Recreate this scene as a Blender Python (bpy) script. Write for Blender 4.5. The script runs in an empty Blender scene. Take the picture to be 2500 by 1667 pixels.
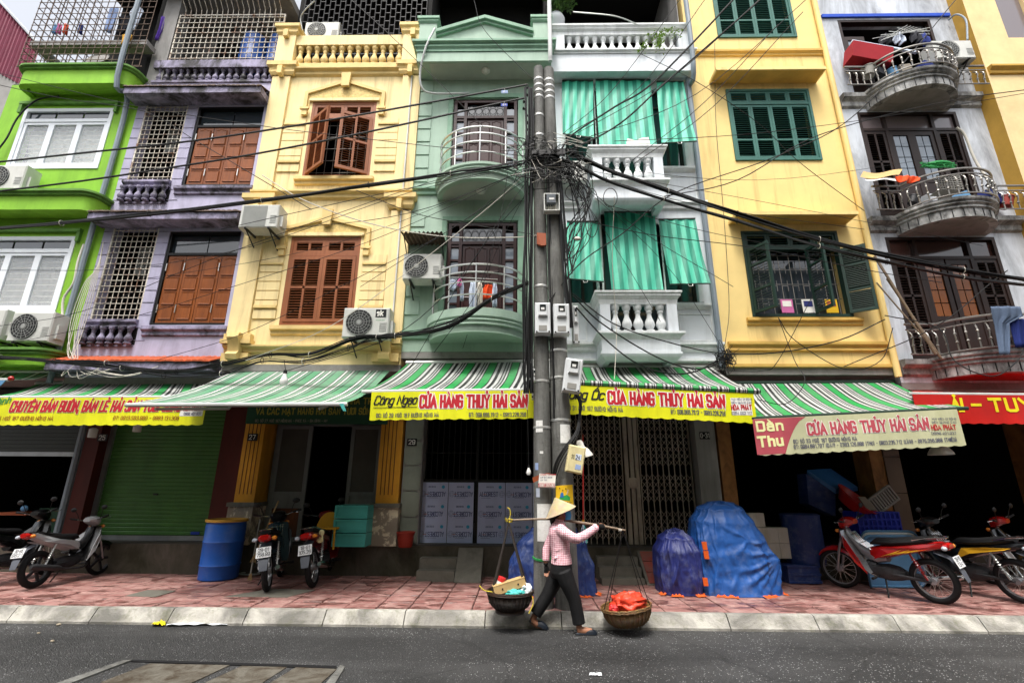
import bpy, math, random, unicodedata
from mathutils import Vector, Matrix, noise as mnoise
random.seed(11)
SC = bpy.context.scene; COL = SC.collection
rad = math.radians
# ---------------------------------------------------------------- camera
FPX, CH = 1180.0, 1.65
CAMR = Matrix.Rotation(rad(1.0), 3, 'Z') @ Matrix.Rotation(rad(106.4), 3, 'X') @ Matrix.Rotation(rad(0.35), 3, 'Z')
cd = bpy.data.cameras.new('camera'); cam = bpy.data.objects.new('camera', cd); COL.objects.link(cam)
cd.sensor_width = 36; cd.lens = 36 * FPX / 2500; cd.clip_start = .05; cd.clip_end = 2000
cam.matrix_world = Matrix.Translation((0, 0, CH)) @ CAMR.to_4x4()
SC.camera = cam
# ---------------------------------------------------------------- light
SUN_EL, SUN_AZ = 66, 195          # high sun behind the camera, veiled by an even overcast
w = bpy.data.worlds.new('World'); SC.world = w; w.use_nodes = True
nt = w.node_tree; bg = nt.nodes['Background']; sk = nt.nodes.new('ShaderNodeTexSky')
sk.sky_type = 'NISHITA'; sk.sun_disc = False; sk.sun_elevation = rad(SUN_EL); sk.sun_rotation = rad(SUN_AZ)
sk.air_density = 1.0; sk.dust_density = 6.0; sk.ozone_density = .6; sk.altitude = 0
hs = nt.nodes.new('ShaderNodeHueSaturation'); hs.inputs['Saturation'].default_value = .3; nt.links.new(sk.outputs[0], hs.inputs['Color']); nt.links.new(hs.outputs[0], bg.inputs[0]); bg.inputs[1].default_value = .15
sl = bpy.data.lights.new('sun', 'SUN'); so = bpy.data.objects.new('sun', sl); COL.objects.link(so)
sl.energy = 1.5; sl.angle = rad(15); sl.color = (1, .96, .9)
so.rotation_euler = (rad(90 - SUN_EL), 0, rad(180 - SUN_AZ))
SC.view_settings.view_transform = 'Standard'; SC.view_settings.look = 'None'
SC.view_settings.exposure = 1.1; SC.view_settings.gamma = 1
SC.render.engine = 'CYCLES'; SC.cycles.max_bounces = 6; SC.cycles.diffuse_bounces = 3

def at(x, y, Y):
    d = CAMR @ Vector(((x - 1250) / FPX, -(y - 833.5) / FPX, -1)); t = Y / d.y
    return Vector((d.x * t, Y, CH + d.z * t))
def gr(x, y, z=.15):
    d = CAMR @ Vector(((x - 1250) / FPX, -(y - 833.5) / FPX, -1)); t = (z - CH) / d.z
    return Vector((d.x * t, d.y * t, z))
# ---------------------------------------------------------------- mesh helpers
WL = {}
class M:
    def __init__(s): s.v = []; s.f = []; s.uv = []; s.mi = []; s.c = 0
    def P(s, p): s.v.append(Vector(p)); return len(s.v) - 1
    def F(s, ids, uv=None): s.f.append(tuple(ids)); s.uv.append(uv); s.mi.append(s.c)
    def box(s, x0, x1, y0, y1, z0, z1, mat=None):
        b = len(s.v)
        for z in (z0, z1):
            for x, y in ((x0, y0), (x1, y0), (x1, y1), (x0, y1)):
                p = Vector((x, y, z)); s.v.append(mat @ p if mat else p)
        for q in ((3, 2, 1, 0), (4, 5, 6, 7), (0, 1, 5, 4), (1, 2, 6, 5), (2, 3, 7, 6), (3, 0, 4, 7)): s.F([b + i for i in q])
        return s
    def extr(s, pts, vec):
        pts = [Vector(p) for p in pts]; vec = Vector(vec); n = len(pts); b = len(s.v)
        nrm = Vector((0, 0, 0))
        for i in range(n): nrm += pts[i].cross(pts[(i + 1) % n])
        if nrm.dot(vec) < 0: pts = pts[::-1]
        s.v += pts + [p + vec for p in pts]
        s.F([b + n - 1 - i for i in range(n)]); s.F([b + n + i for i in range(n)])
        for i in range(n):
            j = (i + 1) % n; s.F((b + i, b + j, b + n + j, b + n + i))
        return s
    def tube(s, path, r, n=6, closed=False, cap=True, sq=1.0):
        path = [Vector(p) for p in path]; m = len(path); b = len(s.v); up = None; t0 = None
        for i, p in enumerate(path):
            a = path[i - 1] if (i or closed) else p; c = path[(i + 1) % m] if (i < m - 1 or closed) else p
            t = (c - a); t = t.normalized() if t.length > 1e-9 else Vector((0, 0, 1))
            if up is None:
                up = Vector((0, 0, 1)) if abs(t.z) < .9 else Vector((0, 1, 0))
            up = up - t * up.dot(t); up.normalize(); sd = t.cross(up)
            rr = r[i] if isinstance(r, (list, tuple)) else r
            for k in range(n):
                a_ = 2 * math.pi * (k + .5) / n; s.v.append(p + (sd * math.cos(a_) + up * math.sin(a_) * sq) * rr)
        for i in range(m if closed else m - 1):
            for k in range(n):
                a0 = b + i * n; a1 = b + ((i + 1) % m) * n; k2 = (k + 1) % n
                s.F((a0 + k, a0 + k2, a1 + k2, a1 + k))
        if cap and not closed:
            s.F([b + n - 1 - k for k in range(n)]); s.F([b + (m - 1) * n + k for k in range(n)])
        return s
    def lathe(s, prof, c=(0, 0, 0), n=12, rot=None, cap=True, ang=None):
        c = Vector(c); b = len(s.v); m = len(prof)
        for r, z in prof:
            for k in range(n):
                a = 2 * math.pi * k / n; p = Vector((r * math.cos(a), r * math.sin(a), z)); s.v.append(c + (rot @ p if rot else p))
        for i in range(m - 1):
            for k in range(n):
                k2 = (k + 1) % n; s.F((b + i * n + k, b + i * n + k2, b + (i + 1) * n + k2, b + (i + 1) * n + k))
        if cap:
            s.F([b + n - 1 - k for k in range(n)]); s.F([b + (m - 1) * n + k for k in range(n)])
        return s
    def grid(s, fn, nu, nv, flip=False):
        b = len(s.v)
        for j in range(nv + 1):
            for i in range(nu + 1): s.v.append(Vector(fn(i / nu, j / nv)))
        for j in range(nv):
            for i in range(nu):
                q = (b + j * (nu + 1) + i, b + j * (nu + 1) + i + 1, b + (j + 1) * (nu + 1) + i + 1, b + (j + 1) * (nu + 1) + i)
                uv = ((i / nu, j / nv), ((i + 1) / nu, j / nv), ((i + 1) / nu, (j + 1) / nv), (i / nu, (j + 1) / nv))
                if flip: q = q[::-1]; uv = uv[::-1]
                s.F(q, uv)
        return s
    def ball(s, c, r, n=8, rot=None):
        c = Vector(c); r = (r, r, r) if not isinstance(r, (tuple, list)) else r; m = max(4, n // 2 + 1)
        def fn(u, v):
            a = 2 * math.pi * u; t = math.pi * v; p = Vector((r[0] * math.sin(t) * math.cos(a), r[1] * math.sin(t) * math.sin(a), -r[2] * math.cos(t)))
            return c + (rot @ p if rot else p)
        return s.grid(fn, n, m)
    def loft(s, rings, cap=True):
        b = len(s.v); n = len(rings[0])
        for R in rings: s.v += [Vector(p) for p in R]
        for i in range(len(rings) - 1):
            for k in range(n):
                k2 = (k + 1) % n; s.F((b + i * n + k, b + i * n + k2, b + (i + 1) * n + k2, b + (i + 1) * n + k))
        if cap:
            s.F([b + n - 1 - k for k in range(n)]); e = b + (len(rings) - 1) * n; s.F([e + k for k in range(n)])
        return s
    def sweep(s, path, prof, cap=True):
        """closed profile [(out,z)] swept along an XY path, outward = right hand side"""
        path = [Vector((p[0], p[1])) for p in path]; m = len(path); b = len(s.v); k = len(prof)
        for i, p in enumerate(path):
            ds = []
            if i: ds.append((p - path[i - 1]).normalized())
            if i < m - 1: ds.append((path[i + 1] - p).normalized())
            ns = [Vector((d.y, -d.x)) for d in ds]; nn = sum(ns, Vector((0, 0))); nn.normalize(); nn /= max(.4, nn.dot(ns[0]))
            for d, z in prof: s.v.append(Vector((p.x + nn.x * d, p.y + nn.y * d, z)))
        for i in range(m - 1):
            for j in range(k):
                j2 = (j + 1) % k; s.F((b + i * k + j, b + (i + 1) * k + j, b + (i + 1) * k + j2, b + i * k + j2))
        if cap:
            s.F([b + j for j in range(k)]); s.F([b + (m - 1) * k + k - 1 - j for j in range(k)])
        return s
    def mesh(s, name, mats, smooth=False, off=None):
        me = bpy.data.meshes.new(name); o = off or Vector((0, 0, 0))
        me.from_pydata([tuple(p - o) for p in s.v], [], s.f)
        if any(u for u in s.uv):
            ul = me.uv_layers.new(name='UVMap'); i = 0
            for f, u in zip(s.f, s.uv):
                for k in range(len(f)): ul.data[i].uv = u[k] if u else (0, 0); i += 1
        for m_ in (mats if isinstance(mats, (list, tuple)) else [mats]): me.materials.append(MT(m_))
        if len(me.materials) > 1: me.polygons.foreach_set('material_index', s.mi)
        if smooth:
            me.polygons.foreach_set('use_smooth', [True] * len(me.polygons))
            me.set_sharp_from_angle(angle=rad(38 if smooth is True else smooth))
        me.update(); return me
    def build(s, name, mats, parent=None, smooth=False, world=True, loc=None, rot=None):
        off = (Vector(WL[parent.name]) if parent else Vector((0, 0, 0))) if world else Vector((0, 0, 0))
        return link(name, s.mesh(name, mats, smooth, off), parent, loc, rot)
def link(name, me, parent=None, loc=None, rot=None, scale=None):
    """loc is relative to the parent"""
    o = bpy.data.objects.new(name, me); COL.objects.link(o)
    if parent: o.parent = parent
    if loc is not None: o.location = loc
    if rot is not None: o.rotation_euler = rot
    if scale is not None: o.scale = scale
    WL[o.name] = (Vector(WL[parent.name]) if parent else Vector((0, 0, 0))) + (Vector(loc) if loc is not None else Vector((0, 0, 0)))
    return o
def inst(me, name, parent, wloc, rot=None, scale=None):
    return link(name, me, parent, Vector(wloc) - Vector(WL[parent.name]), rot, scale)
def tag(o, label=None, cat=None, group=None, kind=None):
    if label: o['label'] = label
    if cat: o['category'] = cat
    if group: o['group'] = group
    if kind: o['kind'] = kind
    return o
def thing(name, label, cat, loc=(0, 0, 0), rz=0, group=None):
    o = link(name, None, None, loc, (0, 0, rz)); o.empty_display_size = .1
    return tag(o, label, cat, group)
def stuff(o): o['kind'] = 'stuff'; return o
def cr(pts, n=6):
    """Catmull-Rom through 3D points"""
    pts = [Vector(p) for p in pts]; q = [pts[0] * 2 - pts[1]] + pts + [pts[-1] * 2 - pts[-2]]; out = []
    for i in range(1, len(q) - 2):
        for k in range(n):
            t = k / n; a, b, c, d = q[i - 1:i + 3]
            out.append(.5 * ((2 * b) + (c - a) * t + (2 * a - 5 * b + 4 * c - d) * t * t + (3 * b - a - 3 * c + d) * t ** 3))
    return out + [pts[-1]]
def arc(cx, cy, rx, ry, a0, a1, n): return [(cx + rx * math.cos(rad(a0 + (a1 - a0) * i / n)), cy + ry * math.sin(rad(a0 + (a1 - a0) * i / n))) for i in range(n + 1)]
def rotz(a): return Matrix.Rotation(a, 4, 'Z')
def TR(v): return Matrix.Translation(v)
# ---------------------------------------------------------------- stroke lettering
_G = {'A': '6 003A60 1353', 'B': '5 000A4A59564505 4554514000', 'C': '5 58594A1A090110405152', 'D': '5 000A4A59514000', 'E': '5 5A0A0050 0545', 'F': '5 5A0A00 0545',
'G': '5 58594A1A09011040515535', 'H': '5 000A 505A 0555', 'I': '0 000A', 'J': '4 4A413010', 'K': '5 000A 5A04 2550', 'L': '4 0A0040', 'M': '7 000A337A70', 'N': '5 000A505A',
'O': '5 1001091A4A5951401000', 'P': '5 000A4A59564505', 'Q': '5 1001091A4A59514010 336z', 'R': '5 000A4A59564505 2550', 'S': '5 58594A1A09061545545140100102', 'T': '6 0A6A 3A30', 'U': '5 0A011040515A',
'V': '6 0A306A', 'X': '5 005A 0A50', 'Y': '6 0A356A 3530', 'Z': '5 0A5A0050', '0': '5 1001091A4A59514010', '1': '3 183A30', '2': '5 08091A4A59560050', '3': '5 08091A4A5956455451401001 4525',
'4': '5 404A0353', '5': '5 5A0A0646555140100102', '6': '5 58594A1A0901104051554606', '7': '5 0A5A20', '8': '5 1506091A4A5956451504011040515445', '9': '5 0201104051594A1A09051454',
'-': '4 0545', '.': '0 0001', ',': '0 010y', ':': '0 0102 0607', '(': '2 2B18122z', ')': '2 0B18120z', '/': '4 004A', ' ': '2 ',
'a': '4 0617374640 4414030110304 1', 'c': '4 4637170601103041', 'd': '4 4A40 4637170601103041', 'g': '4 474y3x1x0y 4637170601103041', 'h': '4 000A 0517374640', 'i': '0 0007 090A', 'k': '4 000A 4703 1440',
'n': '4 0007 0517374640', 'o': '4 1001061737464130 3010', 'u': '4 0701103041 4740', 's': '4 463717060534423010 01', 'r': '3 0007 051737', 'e': '4 044446371706011041', 'm': '6 0007 051727363 0 3517576660', 't': '3 1A1120 0737', 'v': '4 072047', 'l': '0 000A', 'p': '4 070y 0617374641301001', 'y': '4 0720 471y', 'b': '4 000A 0617374641301001', 'w': '6 0710345067', 'f': '3 3A2A1910 0737', 'q': '4 474y 4637170601103041', 'x': '4 0047 0740', 'z': '4 07470040', 'j': '1 171y0y'}
_Y = {c: i for i, c in enumerate('0123456789ABC')}; _Y.update({'z': -1, 'y': -2, 'x': -3})
GLY = {}
for ch, d in _G.items():
    w_, *st = d.split(' '); pl = []
    for t in st:
        if len(t) < 4: continue
        t = t[:len(t) // 2 * 2]; pl.append([(_Y[t[i]], _Y[t[i + 1]]) for i in range(0, len(t), 2)])
    GLY[ch] = (int(w_), pl)
def _ribbon(m, pl, th, place, off, mxd):
    pts = []
    for i in range(len(pl) - 1):
        a, b = Vector(pl[i]), Vector(pl[i + 1]); k = max(1, int((b - a).length / mxd))
        pts += [a.lerp(b, j / k) for j in range(k)]
    pts.append(Vector(pl[-1])); q = [pts[0]]
    for p in pts[1:]:
        if (p - q[-1]).length > 1e-6: q.append(p)
    pts = q
    if len(pts) < 2: return
    clo = (pts[0] - pts[-1]).length < 1e-6
    d0 = (pts[1] - pts[0]).normalized(); d1 = (pts[-1] - pts[-2]).normalized()
    if not clo: pts[0] = pts[0] - d0 * th * .42; pts[-1] = pts[-1] + d1 * th * .42
    b = len(m.v)
    for i, p in enumerate(pts):
        ds = []
        if i or clo: ds.append((p - pts[i - 1 if i else -2]).normalized())
        if i < len(pts) - 1 or clo: ds.append((pts[i + 1 if i < len(pts) - 1 else 1] - p).normalized())
        ns = [Vector((-d.y, d.x)) for d in ds]; n = sum(ns, Vector((0, 0)))
        n = n.normalized() if n.length > 1e-6 else ns[0]; n /= max(.55, n.dot(ns[0]))
        for sg in (-1, 1):
            e = p + n * th * .5 * sg; m.v.append(place(e.x, e.y, off))
    for i in range(len(pts) - 1): m.F((b + 2 * i, b + 2 * i + 2, b + 2 * i + 3, b + 2 * i + 1))
def lettering(s, h, th, place, width=None, shear=0., off=.003, gap=2.6, mxd=.06, m=None):
    """place(u,v,o)->3D ; h cap height (m), th stroke (in tenths of h)"""
    m = m or M(); seq = []; x = 0
    for ch in unicodedata.normalize('NFC', s):
        if ch == 'Đ': base, marks, bar = 'D', '', True
        else:
            dd = unicodedata.normalize('NFD', ch); base, marks, bar = dd[0], dd[1:], False
        w_, pl = GLY.get(base, GLY['-']); seq.append((x, w_, pl, marks, bar, base)); x += w_ + gap
    tot = x - gap; sy = h / 10; sx = (width / tot) if width else sy; t = th * sy; k = 0
    for x0, w_, pl, marks, bar, base in seq:
        al = [list(p) for p in pl]; cx = w_ / 2; top = 10 if not base.islower() or base in 'hk' else 7
        if bar: al.append([(-1.3, 5), (2, 5)])
        up = 0
        for c in sorted(marks, key=lambda c: 0 if c in '\u0302\u0306\u031b\u0323' else 1):
            y0 = top + 1.2 + up
            if c == '\u0301': al.append([(cx - .3, y0), (cx + 1.2, y0 + 1.8)])
            elif c == '\u0300': al.append([(cx + .3, y0), (cx - 1.2, y0 + 1.8)])
            elif c == '\u0302': al.append([(cx - 1.7, y0), (cx, y0 + 1.4), (cx + 1.7, y0)]); up = 2
            elif c == '\u0303': al.append([(cx - 2, y0), (cx - 1, y0 + 1), (cx + 1, y0 + .2), (cx + 2, y0 + 1.2)])
            elif c == '\u0309': al.append([(cx - .9, y0 + 1.9), (cx, y0 + 2.5), (cx + .8, y0 + 1.7), (cx, y0 + .9), (cx, y0 + .2)])
            elif c == '\u0323': al.append([(cx - .4, -2.2), (cx + .4, -2.2)])
            elif c == '\u031b': al.append([(w_, top - .8), (w_ + 1.1, top + .2), (w_ + 1, top + 1.2)])
        for p in al:
            k += 1; hi = max(q[1] for q in p) > top + .5 or bar and p[0][0] < 0
            _ribbon(m, [((x0 + a) * sx + shear * b * sy, b * sy) for a, b in p], t * (.62 if min(q[1] for q in p) > top + .5 else 1), place, off + (k % 4) * .0003, mxd)
    return m
def flat(o, ux=(1, 0, 0), uz=(0, 0, 1), n=(0, -1, 0)):
    o, ux, uz, n = Vector(o), Vector(ux), Vector(uz), Vector(n)
    return lambda u, v, d: o + ux * u + uz * v + n * d
# ---------------------------------------------------------------- materials
MATS = {}; MDEF = {}
def lin(c):
    if isinstance(c, str):
        c = c.lstrip('#'); c = [int(c[i:i + 2], 16) / 255 for i in (0, 2, 4)]
        return tuple(x / 12.92 if x <= .04045 else ((x + .055) / 1.055) ** 2.4 for x in c) + (1,)
    return tuple(c) + (1,)
def MT(n):
    if n not in MATS: MDEF[n]()
    return MATS[n]
def nodes(name):
    m = bpy.data.materials.new(name); m.use_nodes = True; MATS[name] = m
    t = m.node_tree; return m, t, t.nodes['Principled BSDF'], (lambda ty, **k: _nn(t, ty, k)), t.links.new
def _nn(t, ty, k):
    n = t.nodes.new('ShaderNode' + ty)
    for a, b in k.items():
        if a.startswith('i'): n.inputs[int(a[1:])].default_value = b
        else: setattr(n, a, b)
    return n
def ramp(N, stops, interp='LINEAR'):
    r = N('ValToRGB'); e = r.color_ramp; e.interpolation = interp
    while len(e.elements) < len(stops): e.elements.new(.5)
    for el, (p, c) in zip(e.elements, stops): el.position = p; el.color = c if len(c) == 4 else (*c, 1)
    return r
def mix(N, L, fac, a, b, bt='MIX'):
    n = N('Mix', data_type='RGBA', blend_type=bt)
    for s_, v in ((0, fac), (6, a), (7, b)):
        if hasattr(v, 'links'): L(v, n.inputs[s_])
        else: n.inputs[s_].default_value = v
    return n.outputs[2]
def basic(name, col, rough=.7, var=.15, scale=2.5, bump=.1, bscale=40, metal=0., dirt=0., dcol='3a352c', dz=.25, dscale=2.5, dlo=.45, dhi=.75, spec=.35, coat=0., obj=False, trans=0.):
    """painted or plain surface: broad tone variation, streaky grime with its own shape, fine relief"""
    def go():
        m, t, B, N, L = nodes(name); c = lin(col)
        if obj: src = N('TexCoord').outputs['Object']
        else: src = N('NewGeometry').outputs['Position']
        n1 = N('TexNoise', i2=scale, i3=5., i4=.6); L(src, n1.inputs[0])
        r1 = ramp(N, [(.3, tuple(x * (1 - var) for x in c[:3])), (.7, tuple(min(1, x * (1 + var * .6)) for x in c[:3]))]); L(n1.outputs[0], r1.inputs[0]); out = r1.outputs[0]
        if dirt:
            mp = N('Mapping'); mp.inputs['Scale'].default_value = (1, 1, dz); L(src, mp.inputs[0])
            n2 = N('TexNoise', i2=dscale, i3=7., i4=.7, i8=.6); L(mp.outputs[0], n2.inputs[0])
            r2 = ramp(N, [(dlo, (0, 0, 0)), (dhi, (dirt, dirt, dirt))]); L(n2.outputs[0], r2.inputs[0])
            out = mix(N, L, r2.outputs[0], out, lin(dcol))
        L(out, B.inputs['Base Color'])
        B.inputs['Roughness'].default_value = rough; B.inputs['Metallic'].default_value = metal; B.inputs['Specular IOR Level'].default_value = spec
        if coat: B.inputs['Coat Weight'].default_value = coat; B.inputs['Coat Roughness'].default_value = .08
        if trans: B.inputs['Transmission Weight'].default_value = trans
        if bump:
            n3 = N('TexNoise', i2=bscale, i3=4.); L(src, n3.inputs[0]); bp = N('Bump', i0=bump, i1=.01); L(n3.outputs[0], bp.inputs['Height']); L(bp.outputs[0], B.inputs['Normal'])
    MDEF[name] = go
W = dict
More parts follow.
